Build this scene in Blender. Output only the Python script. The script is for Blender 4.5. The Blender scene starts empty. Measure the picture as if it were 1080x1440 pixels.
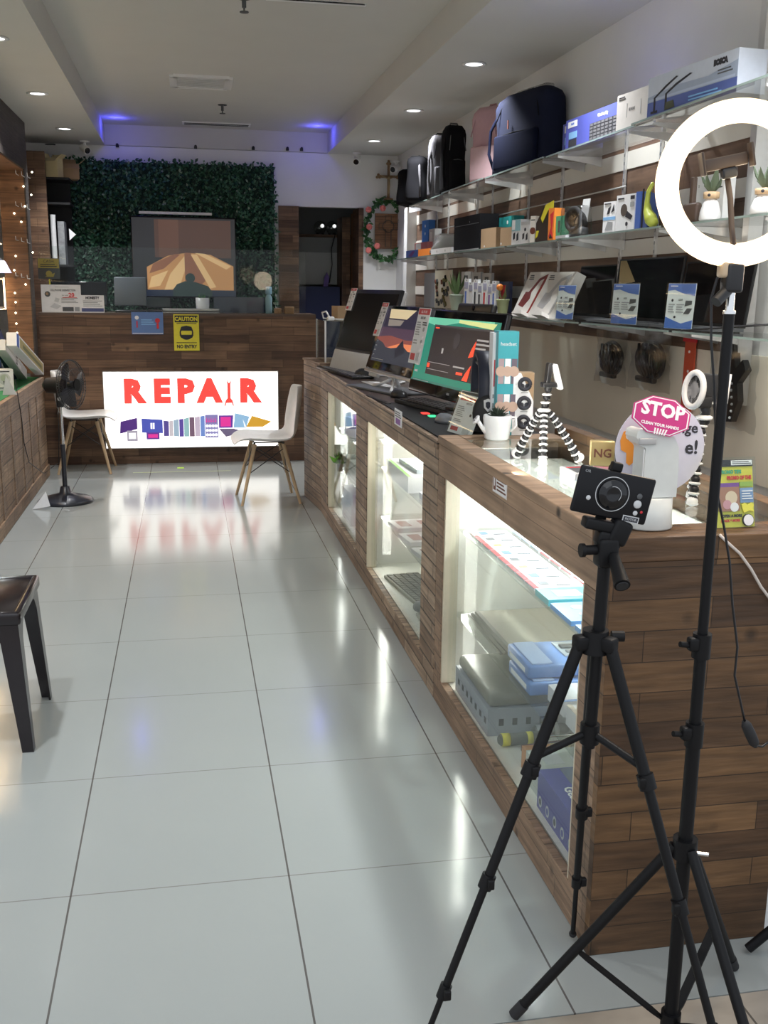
import bpy, bmesh, math, random
from mathutils import Matrix, Vector
random.seed(7)
PI = math.pi
SC = bpy.context.scene
COL = SC.collection

# ---------------------------------------------------------------- camera
CF, CYAW, CPIT, CROL = 1432.2249, 0.1905, 0.2161, 0.0122
CPOS = Vector((0.3584, -2.6221, 1.6427))
def cam_axes():
    cy, sy = math.cos(CYAW), math.sin(CYAW)
    f = Vector((sy, cy, 0)); r = Vector((cy, -sy, 0)); u = Vector((0, 0, 1))
    f2 = f*math.cos(CPIT) - u*math.sin(CPIT); u2 = u*math.cos(CPIT) + f*math.sin(CPIT)
    return r*math.cos(CROL) + u2*math.sin(CROL), u2*math.cos(CROL) - r*math.sin(CROL), f2
CR, CU, CW = cam_axes()
cd = bpy.data.cameras.new('camera'); cam = bpy.data.objects.new('camera', cd); COL.objects.link(cam)
cd.sensor_fit = 'HORIZONTAL'; cd.sensor_width = 36; cd.lens = 36*CF/1080; cd.clip_start = .05
cm = Matrix((CR, CU, -CW)).transposed().to_4x4(); cm.translation = CPOS
cam.matrix_world = cm; SC.camera = cam
def ray(px, py, ax, val):      # point of the plane axis=val seen at a pixel
    d = CW + CR*((px-540)/CF) - CU*((py-720)/CF)
    return CPOS + d*((val-CPOS[ax])/d[ax])
def AX(px, py, v): return ray(px, py, 0, v)
def AY(px, py, v): return ray(px, py, 1, v)
def AZ(px, py, v): return ray(px, py, 2, v)

# ---------------------------------------------------------------- world, exposure
SC.view_settings.view_transform = 'Standard'; SC.view_settings.look = 'None'
SC.view_settings.gamma = 1; SC.view_settings.use_curve_mapping = False
SC.view_settings.exposure = 0.22
w = bpy.data.worlds.new('world'); SC.world = w; w.use_nodes = True
w.node_tree.nodes['Background'].inputs[0].default_value = (.86, .92, 1.0, 1)
w.node_tree.nodes['Background'].inputs[1].default_value = .85

# ---------------------------------------------------------------- lights of the room
def lamp(name, kind, loc, energy, color=(1, 1, 1), size=.1, rot=(0, 0, 0), spot=None, sy=None):
    l = bpy.data.lights.new(name, kind); l.energy = energy; l.color = color
    if kind == 'AREA':
        l.size = size; l.shape = 'DISK' if sy is None else 'RECTANGLE'
        if sy: l.size_y = sy
    else: l.shadow_soft_size = size
    if spot: l.spot_size = spot; l.spot_blend = .6
    o = bpy.data.objects.new(name, l); COL.objects.link(o); o.location = loc; o.rotation_euler = rot
    return o
ZC = 3.0                        # soffit height
ZT = 3.2                        # raised ceiling
LX, RX = -.66, 2.14             # the two rows of downlights
LYS = (-1.3, .43, 2.16, 3.87, 5.6, 7.33)
for y in LYS:
    for x in (LX, RX):
        if y > -1: lamp('downlight_glow', 'AREA', (x, y, ZC-.03), 11, (.95, .97, 1), .12).data.spread = math.radians(104)
lamp('mall_light', 'AREA', (.3, -4.2, 3.6), 22, (.93, .97, 1), 3.0, (R_ := math.radians(30), 0, 0))
lamp('cove_glow', 'POINT', (-.25, 7.95, 3.13), 1.3, (.08, .08, 1), .03)
lamp('cove_glow', 'POINT', (1.68, 7.95, 3.13), 1.3, (.08, .08, 1), .03)

# ---------------------------------------------------------------- materials
MC = {}
def nodes(name):
    m = bpy.data.materials.new(name); m.use_nodes = True
    return m, m.node_tree, m.node_tree.nodes['Principled BSDF']
def mat(name, col, rough=.5, metal=0, emit=0, ecol=None, var=.06, spec=.5, bump=0, scale=40):
    if name in MC: return MC[name]
    m, t, b = nodes(name); c = (*col, 1)
    if emit:
        b.inputs['Base Color'].default_value = c
        b.inputs['Emission Color'].default_value = (*(ecol or col), 1); b.inputs['Emission Strength'].default_value = emit
    else:
        tc = t.nodes.new('ShaderNodeTexCoord'); n = t.nodes.new('ShaderNodeTexNoise'); n.inputs['Scale'].default_value = scale
        t.links.new(tc.outputs['Object'], n.inputs['Vector'])
        r = t.nodes.new('ShaderNodeMix'); r.data_type = 'RGBA'
        r.inputs[6].default_value = (*[x*(1-var) for x in col], 1); r.inputs[7].default_value = (*[min(1, x*(1+var)) for x in col], 1)
        t.links.new(n.outputs['Fac'], r.inputs[0]); t.links.new(r.outputs[2], b.inputs['Base Color'])
        if bump:
            bp = t.nodes.new('ShaderNodeBump'); bp.inputs['Strength'].default_value = bump; bp.inputs['Distance'].default_value = .004
            t.links.new(n.outputs['Fac'], bp.inputs['Height']); t.links.new(bp.outputs[0], b.inputs['Normal'])
    b.inputs['Roughness'].default_value = rough; b.inputs['Metallic'].default_value = metal
    b.inputs['Specular IOR Level'].default_value = spec
    MC[name] = m; return m
def glass(name, tint=(.95, .98, .97), gloss=.12, rough=.02):
    if name in MC: return MC[name]
    m, t, b = nodes(name); t.nodes.remove(b); out = t.nodes['Material Output']
    tr = t.nodes.new('ShaderNodeBsdfTransparent'); tr.inputs[0].default_value = (*tint, 1)
    gl = t.nodes.new('ShaderNodeBsdfGlossy'); gl.inputs['Roughness'].default_value = rough
    lw = t.nodes.new('ShaderNodeLayerWeight'); lw.inputs[0].default_value = .5
    fr = t.nodes.new('ShaderNodeMath'); fr.operation = 'POWER'; fr.inputs[1].default_value = 4.5; t.links.new(lw.outputs['Facing'], fr.inputs[0])
    mx = t.nodes.new('ShaderNodeMath'); mx.operation = 'MULTIPLY_ADD'; mx.inputs[1].default_value = .85; mx.inputs[2].default_value = .02+gloss*.02
    mi = t.nodes.new('ShaderNodeMixShader')
    t.links.new(fr.outputs[0], mx.inputs[0]); t.links.new(mx.outputs[0], mi.inputs[0])
    t.links.new(tr.outputs[0], mi.inputs[1]); t.links.new(gl.outputs[0], mi.inputs[2]); t.links.new(mi.outputs[0], out.inputs[0])
    MC[name] = m; return m
def wood(name, cols, bw, bh, rough=.55, turn=False, mortar=.0013, gdark=.3, knots=.6, bumpy=.6, off=.5, grain=(3, 60)):
    """strips of reclaimed wood: brick cells, a colour per strip, grain, knots"""
    m, t, b = nodes(name); N, L = t.nodes, t.links
    uv = N.new('ShaderNodeUVMap'); mp = N.new('ShaderNodeMapping'); L.new(uv.outputs[0], mp.inputs[0])
    if turn: mp.inputs['Rotation'].default_value = (0, 0, PI/2)
    br = N.new('ShaderNodeTexBrick'); L.new(mp.outputs[0], br.inputs[0])
    br.inputs['Color1'].default_value = (0, 0, 0, 1); br.inputs['Color2'].default_value = (1, 1, 1, 1)
    br.inputs['Mortar'].default_value = (.5, .5, .5, 1)
    br.inputs['Scale'].default_value = 1; br.inputs['Mortar Size'].default_value = mortar; br.inputs['Mortar Smooth'].default_value = .1
    br.inputs['Brick Width'].default_value = bw; br.inputs['Row Height'].default_value = bh
    br.offset = off; br.squash = 1.5; br.squash_frequency = 3; br.offset_frequency = 2
    rp = N.new('ShaderNodeValToRGB'); L.new(br.outputs['Color'], rp.inputs[0]); rp.color_ramp.interpolation = 'LINEAR'
    e = rp.color_ramp.elements
    for i, c in enumerate(cols):
        p = i/(len(cols)-1)
        x = e[0] if i == 0 else (e[1] if i == len(cols)-1 else e.new(p))
        x.position = p; x.color = (*c, 1)
    mp2 = N.new('ShaderNodeMapping'); mp2.inputs['Scale'].default_value = (grain[0], grain[1], grain[0]); L.new(mp.outputs[0], mp2.inputs[0])
    no = N.new('ShaderNodeTexNoise'); no.inputs['Scale'].default_value = 1; no.inputs['Detail'].default_value = 5; L.new(mp2.outputs[0], no.inputs[0])
    mr = N.new('ShaderNodeMapRange'); L.new(no.outputs['Fac'], mr.inputs[0]); mr.inputs[1].default_value = .3; mr.inputs[2].default_value = .7
    mr.inputs[3].default_value = .62; mr.inputs[4].default_value = 1.25
    no2 = N.new('ShaderNodeTexNoise'); no2.inputs['Scale'].default_value = 3.5; no2.inputs['Detail'].default_value = 3; L.new(mp.outputs[0], no2.inputs[0])
    mr2 = N.new('ShaderNodeMapRange'); L.new(no2.outputs['Fac'], mr2.inputs[0]); mr2.inputs[1].default_value = .3; mr2.inputs[2].default_value = .7
    mr2.inputs[3].default_value = .75; mr2.inputs[4].default_value = 1.2
    vo = N.new('ShaderNodeTexVoronoi'); vo.inputs['Scale'].default_value = 7; L.new(mp.outputs[0], vo.inputs[0])
    kn = N.new('ShaderNodeMapRange'); L.new(vo.outputs['Distance'], kn.inputs[0]); kn.inputs[1].default_value = .05; kn.inputs[2].default_value = .16
    kn.inputs[3].default_value = 1-knots; kn.inputs[4].default_value = 1
    mo = N.new('ShaderNodeMapRange'); L.new(br.outputs['Fac'], mo.inputs[0]); mo.inputs[3].default_value = 1; mo.inputs[4].default_value = gdark
    prev = None
    for s in (mr, mr2, kn, mo):
        if prev is None: prev = s.outputs[0]; continue
        q = N.new('ShaderNodeMath'); q.operation = 'MULTIPLY'; L.new(prev, q.inputs[0]); L.new(s.outputs[0], q.inputs[1]); prev = q.outputs[0]
    vm = N.new('ShaderNodeVectorMath'); vm.operation = 'SCALE'; L.new(rp.outputs[0], vm.inputs[0]); L.new(prev, vm.inputs['Scale'])
    L.new(vm.outputs[0], b.inputs['Base Color']); b.inputs['Roughness'].default_value = rough
    bp = N.new('ShaderNodeBump'); bp.inputs['Strength'].default_value = bumpy; bp.inputs['Distance'].default_value = .004
    a = N.new('ShaderNodeMath'); a.operation = 'ADD'; L.new(prev, a.inputs[0]); L.new(br.outputs['Color'], a.inputs[1])
    L.new(a.outputs[0], bp.inputs['Height']); L.new(bp.outputs[0], b.inputs['Normal'])
    MC[name] = m; return m
BR = [(.085, .042, .024), (.20, .10, .05), (.27, .145, .075), (.15, .08, .042), (.33, .19, .10), (.22, .125, .07)]
WOODREAR = wood('strip_wood_rear', BR, .42, .075)
WOODEND = wood('strip_wood_end', [(.075, .038, .018), (.17, .088, .036), (.24, .13, .054), (.12, .064, .029), (.28, .155, .068), (.19, .10, .042)], .34, .078, grain=(5, 45))  # darkened in its colour for the dimmer light on the counter end
WOODFRONT = wood('timber_frame', [(.34, .225, .145), (.42, .285, .185), (.38, .25, .16)], 2.6, .5, mortar=.001, bumpy=.3, grain=(2, 40), knots=.85)  # lightened in its colour for the brighter light on the counter front
WOODBRICK = wood('strip_wood_relief', [(.22, .145, .095), (.34, .235, .155), (.28, .185, .125), (.40, .29, .20)], .3, .062, bumpy=1.2, mortar=.0035, gdark=.2)
WOODV = wood('strip_wood_post', [(.24, .155, .10), (.36, .245, .16), (.30, .195, .125)], .26, .07, turn=False, bumpy=1)
WOODLEFT = wood('pallet_wood_left', [(.22, .13, .075), (.34, .22, .13), (.27, .17, .10), (.38, .25, .15)], .24, .15, bumpy=1.1, mortar=.004)
WOODLIT = wood('shelf_wood', [(.25, .12, .055), (.34, .17, .08), (.29, .145, .07)], .5, .11)
WOODDARK = wood('weathered_beam', [(.055, .045, .04), (.10, .075, .06), (.075, .06, .052)], .8, .2, knots=.8)
WHITEPAINT = mat('white_paint', (.78, .78, .77), .6, var=.03, scale=6)
CEILPAINT = mat('ceiling_paint', (.62, .61, .58), .75, var=.03, scale=3)
CREAM = mat('cream_board', (.88, .80, .67), .5, var=.03, scale=5)
BLACK = mat('black_plastic', (.012, .012, .014), .35)
BLACKM = mat('black_matt', (.018, .018, .02), .7)
GLOSSBLK = mat('gloss_black', (.006, .006, .008), .08)
WHITE = mat('white_plastic', (.82, .82, .82), .3)
WPAPER = mat('white_paper', (.86, .86, .87), .7)
GREY = mat('grey_plastic', (.35, .36, .37), .4)
DGREY = mat('dark_grey', (.09, .095, .10), .5)
LGREY = mat('light_grey', (.6, .61, .62), .4)
SILVER = mat('silver', (.7, .7, .7), .3, .6)
CHROME = mat('chrome', (.8, .8, .8), .12, 1)
RED = mat('red_print', (.65, .03, .04), .5)
ORANGE = mat('orange_print', (.85, .25, .04), .5)
YELLOW = mat('yellow_print', (.85, .75, .05), .5)
GREEN = mat('green_print', (.08, .40, .22), .5)
TEAL = mat('teal_print', (.03, .45, .5), .5)
BLUE = mat('blue_print', (.10, .20, .62), .5)
LBLUE = mat('sky_blue_print', (.25, .50, .82), .5)
NAVY = mat('navy', (.02, .03, .10), .6)
PURPLE = mat('purple_print', (.22, .08, .35), .5)
PINK = mat('pink', (.85, .35, .40), .6)
BROWNP = mat('brown_print', (.16, .05, .03), .5)
CARD = mat('cardboard', (.42, .28, .16), .75)
INK = mat('ink', (.03, .03, .04), .6)
GOLD = mat('gold_card', (.50, .38, .17), .35, .5)
BEECH = mat('pale_beech', (.52, .37, .22), .5, var=.15, scale=25)
GLASS = glass('clear_glass'); GLASS2 = glass('smoky_glass', (.93, .95, .93), .5)
SHELFGLASS = glass('shelf_glass', (.93, .95, .94), 3.0)
PVC = glass('clear_plastic_film', (.84, .84, .84), 6, .18)
LED = mat('led_white', (1, 1, 1), emit=3, ecol=(.97, .98, 1))

# ---------------------------------------------------------------- mesh builder
class MB:
    def __init__(s): s.v, s.f, s.m, s.s, s.mats, s.M = [], [], [], [], [], Matrix()
    def at(s, M): s.M = M; return s
    def add(s, vs, fs, m, smooth=False):
        if m not in s.mats: s.mats.append(m)
        k = s.mats.index(m); o = len(s.v)
        s.v += [s.M @ Vector(q) for q in vs]
        for f in fs: s.f.append([o+i for i in f]); s.m.append(k); s.s.append(smooth)
        return s
    def box(s, c, d, m, R=None, taper=None):
        x, y, z = [q/2 for q in d]; vs = []
        for k, sz in enumerate((-1, 1)):
            tp = 1 if (taper is None or k == 0) else taper
            for sx, sy in ((-1, -1), (1, -1), (1, 1), (-1, 1)):
                p = Vector((sx*x*tp, sy*y*tp, sz*z))
                if R is not None: p = R @ p
                vs.append(p + Vector(c))
        return s.add(vs, [(3, 2, 1, 0), (4, 5, 6, 7), (0, 1, 5, 4), (1, 2, 6, 5), (2, 3, 7, 6), (3, 0, 4, 7)], m)
    def bb(s, x0, x1, y0, y1, z0, z1, m): return s.box(((x0+x1)/2, (y0+y1)/2, (z0+z1)/2), (abs(x1-x0), abs(y1-y0), abs(z1-z0)), m)
    def rbox(s, c, d, r, m, R=None, seg=3):
        bm = bmesh.new(); bmesh.ops.create_cube(bm, size=1)
        for v in bm.verts: v.co = Vector((v.co.x*d[0], v.co.y*d[1], v.co.z*d[2]))
        bmesh.ops.bevel(bm, geom=bm.edges[:], offset=r, segments=seg, affect='EDGES', profile=.5)
        bm.verts.index_update()
        vs = [((R @ v.co) if R is not None else v.co) + Vector(c) for v in bm.verts]
        s.add(vs, [[v.index for v in f.verts] for f in bm.faces], m, True); bm.free(); return s
    def cyl(s, a, b, r0, m, r1=None, n=16, smooth=True):
        a, b = Vector(a), Vector(b); r1 = r0 if r1 is None else r1
        w = (b-a).normalized(); u = w.orthogonal().normalized(); q = w.cross(u)
        vs = []
        for p, r in ((a, r0), (b, r1)):
            for i in range(n):
                t = 2*PI*i/n; vs.append(p + (u*math.cos(t)+q*math.sin(t))*r)
        s.add(vs, [(i, (i+1) % n, n+(i+1) % n, n+i) for i in range(n)], m, smooth)
        s.add(vs[:n], [list(range(n))[::-1]], m); s.add(vs[n:], [list(range(n))], m); return s
    def tube(s, path, r, m, n=8, closed=False, rr=None):
        P = [Vector(p) for p in path]; k = len(P); vs = []; u = None
        for i, p in enumerate(P):
            a = P[i-1] if (i or closed) else P[0]; b = P[(i+1) % k] if (i < k-1 or closed) else P[-1]
            w = (b-a).normalized()
            if u is None: u = w.orthogonal().normalized()
            u = (u - w*u.dot(w)).normalized(); q = w.cross(u); ri = rr[i] if rr else r
            for j in range(n):
                t = 2*PI*j/n; vs.append(p + (u*math.cos(t)+q*math.sin(t))*ri)
        fs = []
        for i in range(k if closed else k-1):
            for j in range(n):
                a, b = i*n, ((i+1) % k)*n; fs.append((a+j, a+(j+1) % n, b+(j+1) % n, b+j))
        if not closed: fs += [list(range(n))[::-1], [(k-1)*n+j for j in range(n)]]
        return s.add(vs, fs, m, True)
    def lathe(s, prof, m, n=24, c=(0, 0, 0), T=None, sx=1, sy=1):
        vs = []
        for r, z in prof:
            for j in range(n):
                t = 2*PI*j/n; p = Vector((r*math.cos(t)*sx, r*math.sin(t)*sy, z))
                vs.append((T @ p if T is not None else p) + Vector(c))
        fs = [(i*n+j, i*n+(j+1) % n, (i+1)*n+(j+1) % n, (i+1)*n+j) for i in range(len(prof)-1) for j in range(n)]
        if prof[0][0] > 1e-6: fs.append(list(range(n))[::-1])
        if prof[-1][0] > 1e-6: fs.append([(len(prof)-1)*n+j for j in range(n)])
        return s.add(vs, fs, m, True)
    def sph(s, c, r, m, sc=(1, 1, 1), n=12, R=None):
        pr = [(math.sin(PI*i/n)*r+1e-7, -math.cos(PI*i/n)*r) for i in range(n+1)]
        S = Matrix.Diagonal(sc)
        if R is not None: S = R @ S
        return s.lathe(pr, m, n+4, c, S)
    def prism(s, pts, z0, z1, m, smooth=False):
        n = len(pts); vs = [(x, y, z0) for x, y in pts]+[(x, y, z1) for x, y in pts]
        ar = sum(pts[i][0]*pts[(i+1) % n][1]-pts[(i+1) % n][0]*pts[i][1] for i in range(n))
        s.add(vs, [list(range(n))[::-1], list(range(n, 2*n))] if ar > 0 else [list(range(n)), list(range(n, 2*n))[::-1]], m)
        return s.add(vs, [((i, (i+1) % n, n+(i+1) % n, n+i) if ar > 0 else (n+i, n+(i+1) % n, (i+1) % n, i)) for i in range(n)], m, smooth)
    def text(s, body, size, pos, m, align='CENTER', depth=.0004, sx=1.0, bold=0, R=None):
        cu = bpy.data.curves.new('t', 'FONT'); cu.body = body; cu.size = size; cu.extrude = depth/2; cu.resolution_u = 2
        cu.align_x = align; cu.align_y = 'CENTER'; cu.offset = bold
        ob = bpy.data.objects.new('t', cu); me = bpy.data.meshes.new_from_object(ob)
        vs = []
        for v in me.vertices:
            p = Vector((v.co.x*sx, v.co.y, v.co.z+depth/2))
            if R is not None: p = R @ p
            vs.append(p+Vector(pos))
        s.add(vs, [list(p.vertices) for p in me.polygons], m)
        bpy.data.objects.remove(ob); bpy.data.meshes.remove(me); bpy.data.curves.remove(cu); return s
    def build(s, name, parent=None, world=False, loc=None, M=None, bevel=0, seg=2):
        vs = s.v
        if world and parent is not None:
            rt = parent if parent.name in ROOTS else parent.parent
            inv = ROOTS[rt.name].inverted(); vs = [inv @ q for q in vs]
        elif world and loc is not None: vs = [q-Vector(loc) for q in vs]
        me = bpy.data.meshes.new(name); me.from_pydata([tuple(q) for q in vs], [], s.f)
        for q in s.mats: me.materials.append(q)
        me.polygons.foreach_set('material_index', s.m); me.polygons.foreach_set('use_smooth', s.s)
        uvl = me.uv_layers.new(name='UVMap'); me.update()
        for p in me.polygons:
            n = p.normal; a = max(range(3), key=lambda i: abs(n[i]))
            for li in p.loop_indices:
                co = me.vertices[me.loops[li].vertex_index].co
                uvl.data[li].uv = (co.x, co.y) if a == 2 else ((co.y, co.z) if a == 0 else (co.x, co.z))
        o = bpy.data.objects.new(name, me); COL.objects.link(o)
        if parent is not None: o.parent = parent
        if loc is not None: o.location = loc
        if M is not None: o.matrix_world = M
        if bevel:
            b = o.modifiers.new('bevel', 'BEVEL'); b.width = bevel; b.segments = seg; b.limit_method = 'ANGLE'; b.angle_limit = .7
        return o
ROOTS = {}
def tag(o, label, cat, group=None, kind=None):
    o['label'] = label; o['category'] = cat
    if group: o['group'] = group
    if kind: o['kind'] = kind
    return o
def thing(name, label, cat, loc=(0, 0, 0), rotz=0, group=None, M=None):
    o = bpy.data.objects.new(name, None); COL.objects.link(o); o.empty_display_size = .05
    mw = M if M is not None else Matrix.Translation(loc) @ Matrix.Rotation(rotz, 4, 'Z')
    o.matrix_world = mw; ROOTS[o.name] = mw.copy()
    return tag(o, label, cat, group)
def struct(name, mb, **k):
    o = mb.build(name, **k); o['kind'] = 'structure'; return o
def dup(root, M, label=None, group=None):
    r = root.copy(); COL.objects.link(r); r.matrix_world = M
    if label: r['label'] = label
    if group: r['group'] = group
    for ch in list(root.children):
        c = ch.copy(); COL.objects.link(c); c.parent = r
        for g in ch.children:
            d = g.copy(); COL.objects.link(d); d.parent = c
    return r
def F(o, x, y):                # frame: x to the right, y up, z towards the viewer
    x = Vector(x).normalized(); z = x.cross(Vector(y)).normalized(); y = z.cross(x)
    M = Matrix((x, y, z)).transposed().to_4x4(); M.translation = Vector(o); return M
def FC(o, lean=0): return F(o, (1, 0, 0), (0, math.sin(lean), math.cos(lean)))       # faces the camera end (-Y)
def FA(o, lean=0): return F(o, (0, -1, 0), (math.sin(lean), 0, math.cos(lean)))      # faces the aisle from the right
LZ = .0008
def panel(mb, w, h, items, z=0):
    """printed things on a face whose lower middle is the origin; positions are fractions of w, h"""
    k = 1
    for it in items:
        t = it[0]; zz = z+LZ*k; k += .35
        if t == 'r':
            _, x0, y0, x1, y1, m = it
            mb.prism([((x0-.5)*w, y0*h), ((x1-.5)*w, y0*h), ((x1-.5)*w, y1*h), ((x0-.5)*w, y1*h)], z, zz, m)
        elif t == 'p': mb.prism([((x-.5)*w, y*h) for x, y in it[1]], z, zz, it[2])
        elif t == 'c':
            _, cx, cy, r, m = it; mb.prism([((cx-.5)*w+r*h*math.cos(a*PI/10), cy*h+r*h*math.sin(a*PI/10)) for a in range(20)], z, zz, m)
        elif t == 'o':
            _, cx, cy, r, m = it; mb.tube([((cx-.5)*w+r*h*math.cos(a*PI/10), cy*h+r*h*math.sin(a*PI/10), zz) for a in range(20)], .04*h, m, 4, True)
        elif t == 't':
            _, x, y, sz, body, m = it[:6]; mb.text(body, sz*h, ((x-.5)*w, y*h, z+LZ*.8), m, *(it[6:] or ()))
        elif t == 'l':           # lines of small print
            _, x0, y0, x1, y1, n, m = it
            for i in range(n):
                yy = y0+(y1-y0)*(i+.5)/n; q = (y1-y0)/n*.22; xe = x1-(x1-x0)*(.35*((i*7) % 3)/3)
                mb.prism([((x0-.5)*w, (yy-q)*h), ((xe-.5)*w, (yy-q)*h), ((xe-.5)*w, (yy+q)*h), ((x0-.5)*w, (yy+q)*h)], z, zz, m)
def pack(name, label, cat, M, w, h, d, m, items=(), group=None, bevel=0):
    mb = MB(); mb.box((0, h/2, -d/2), (w, h, d), m); panel(mb, w, h, items)
    return tag(mb.build(name, M=M), label, cat, group)
def face2(pxl, xl, pxr, xr, py, zs, pyt, lean=0):
    """a face standing at height zs whose left and right edges are seen at pxl, pxr"""
    a = AX(pxl, py, xl); b = AX(pxr, py, xr); a.z = b.z = zs
    c = (a+b)/2; h = AX((pxl+pxr)/2, pyt, (xl+xr)/2).z-zs
    n = (b-a).cross(Vector((0, 0, 1))).normalized()
    return F(c, b-a, Vector((0, 0, 1))*math.cos(lean)-n*math.sin(lean)), (b-a).length, h/math.cos(lean)
# ================================================================ SETTING
YB = 8.4                        # back wall
XR = 2.586                      # right wall
XL = -1.5                       # left wall
# floor: white glossy tiles, 0.6 wide, thin dark joints, beige mall tiles before the threshold
m, t, b = nodes('floor_tiles'); N, L = t.nodes, t.links
tc = N.new('ShaderNodeTexCoord'); sp = N.new('ShaderNodeSeparateXYZ'); L.new(tc.outputs['Object'], sp.inputs[0])
def mth(op, a, b_=None, c=None):
    q = N.new('ShaderNodeMath'); q.operation = op
    for i, v in enumerate((a, b_, c)):
        if v is None: continue
        if isinstance(v, (int, float)): q.inputs[i].default_value = v
        else: L.new(v, q.inputs[i])
    return q.outputs[0]
def joint(co, size, wd):
    q = mth('DIVIDE', co, size); r = mth('ROUND', q); d = mth('ABSOLUTE', mth('SUBTRACT', q, r)); return mth('LESS_THAN', mth('MULTIPLY', d, size), wd)
jx = joint(sp.outputs[0], .6, .0026); jy = joint(sp.outputs[1], .6954, .0022)
no = N.new('ShaderNodeTexNoise'); no.inputs['Scale'].default_value = 1.3; L.new(tc.outputs['Object'], no.inputs[0])
mix = N.new('ShaderNodeMix'); mix.data_type = 'RGBA'; L.new(no.outputs['Fac'], mix.inputs[0])
mix.inputs[6].default_value = (.325, .35, .34, 1); mix.inputs[7].default_value = (.375, .395, .38, 1)
m2 = N.new('ShaderNodeMix'); m2.data_type = 'RGBA'; L.new(mth('MULTIPLY', jy, .55), m2.inputs[0]); L.new(mix.outputs[2], m2.inputs[6]); m2.inputs[7].default_value = (.12, .10, .09, 1)
m3 = N.new('ShaderNodeMix'); m3.data_type = 'RGBA'; L.new(mth('MULTIPLY', jx, .85), m3.inputs[0]); L.new(m2.outputs[2], m3.inputs[6]); m3.inputs[7].default_value = (.07, .06, .055, 1)
L.new(m3.outputs[2], b.inputs['Base Color']); b.inputs['Roughness'].default_value = .13; b.inputs['Specular IOR Level'].default_value = .55
FLOORM = m
mb = MB(); mb.bb(-2.0, 3.2, -.68, 10.2, -.05, 0, FLOORM); struct('floor', mb)
MALL = wood('mall_tiles', [(.42, .36, .29), (.47, .41, .34), (.40, .35, .29)], .8, .8, rough=.25, mortar=.003, knots=0, bumpy=0, off=0, grain=(2, 5))
mb = MB(); mb.bb(-5, 6, -7, -.684, -.05, 0, MALL); struct('floor_mall', mb)
# ceiling: soffits at the sides, raised tray in the middle
TX0, TX1, TY0 = -.39, 1.84, .3
mb = MB()
mb.bb(XL-.1, TX0, -.5, YB+.1, ZC, ZT+.1, CEILPAINT); mb.bb(TX1, XR+.1, -.5, YB+.1, ZC, ZT+.1, CEILPAINT)
mb.bb(TX0, TX1, -.5, TY0, ZC, ZT+.1, CEILPAINT); struct('ceiling', mb)
mb = MB(); mb.bb(TX0, TX1, TY0, YB+.05, ZT, ZT+.06, CEILPAINT)
mb.bb(TX0, TX1, YB-.012, YB+.05, ZC+.005, ZT, CEILPAINT); struct('ceiling_tray', mb)
# walls
mb = MB(); mb.bb(XL-.1, XL, -.5, YB+.1, 0, ZC, WHITEPAINT); struct('wall_left', mb)
mb = MB(); mb.bb(XR, XR+.1, -.46, 10.2, 0, ZC, WHITEPAINT); struct('wall_right', mb)
DX0, DX1, DZ = 1.345, AY(511, 292, YB).x, AY(450, 291, YB).z
mb = MB(); mb.bb(XL, DX0, YB, YB+.1, 0, ZC, WHITEPAINT); mb.bb(DX1, XR, YB, YB+.1, 0, ZC, WHITEPAINT)
mb.bb(DX0, DX1, YB, YB+.1, DZ, ZC, WHITEPAINT); struct('wall_back', mb)
mb = MB(); mb.bb(1.797, XR+.1, -.484, -.462, 0, ZC, WHITEPAINT); struct('wall_front', mb)
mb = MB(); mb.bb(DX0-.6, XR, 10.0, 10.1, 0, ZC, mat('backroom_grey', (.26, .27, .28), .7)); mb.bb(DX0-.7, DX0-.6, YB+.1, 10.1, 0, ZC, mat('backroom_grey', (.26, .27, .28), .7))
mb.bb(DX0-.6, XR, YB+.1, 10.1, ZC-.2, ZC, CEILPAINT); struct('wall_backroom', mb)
# wood lining of the doorway
mb = MB(); mb.bb(DX0-.02, DX0+.19, YB-.03, YB+.12, 0, DZ, WOODREAR); mb.bb(DX1-.05, DX1, YB-.02, YB+.4, 0, DZ, WOODREAR); struct('door_1', mb)
# pillar beside the shelves
mb = MB(); a = AX(570, 350, 2.46); mb.bb(2.46, XR, 7.28, 7.42, 0, ZC-.6, WHITEPAINT); struct('trim_1', mb)
# striped shelf panel on the right wall
STRIPE_B = wood('brown_board', [(.16, .095, .065), (.21, .125, .085), (.18, .11, .075)], 1.2, .5, knots=.2, mortar=.001, bumpy=.2, grain=(2, 30))
mb = MB()
PY0, PY1 = 1.17, 7.28
edges = [2.46, 2.325, 2.24, 2.09, 2.015, 1.893, 1.815, 1.668, 1.59, 1.45]
mb.bb(2.555, XR, PY0, PY1, 1.40, 2.46, STRIPE_B)
for k in range(1, len(edges)-1, 2): mb.bb(2.549, 2.56, PY0, PY1, edges[k+1], edges[k], mat('white_slat', (.74, .70, .64), .4, var=.02))
o = struct('trim_2', mb)
mb = MB(); mb.bb(2.562, XR, PY0-1.5, PY1, .9, 1.40, CREAM); struct('trim_3', mb)
mb = MB(); mb.bb(2.50, 2.56, PY0-.05, PY0-.005, 1.2, 2.9, SILVER); struct('trim_4', mb)

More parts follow.
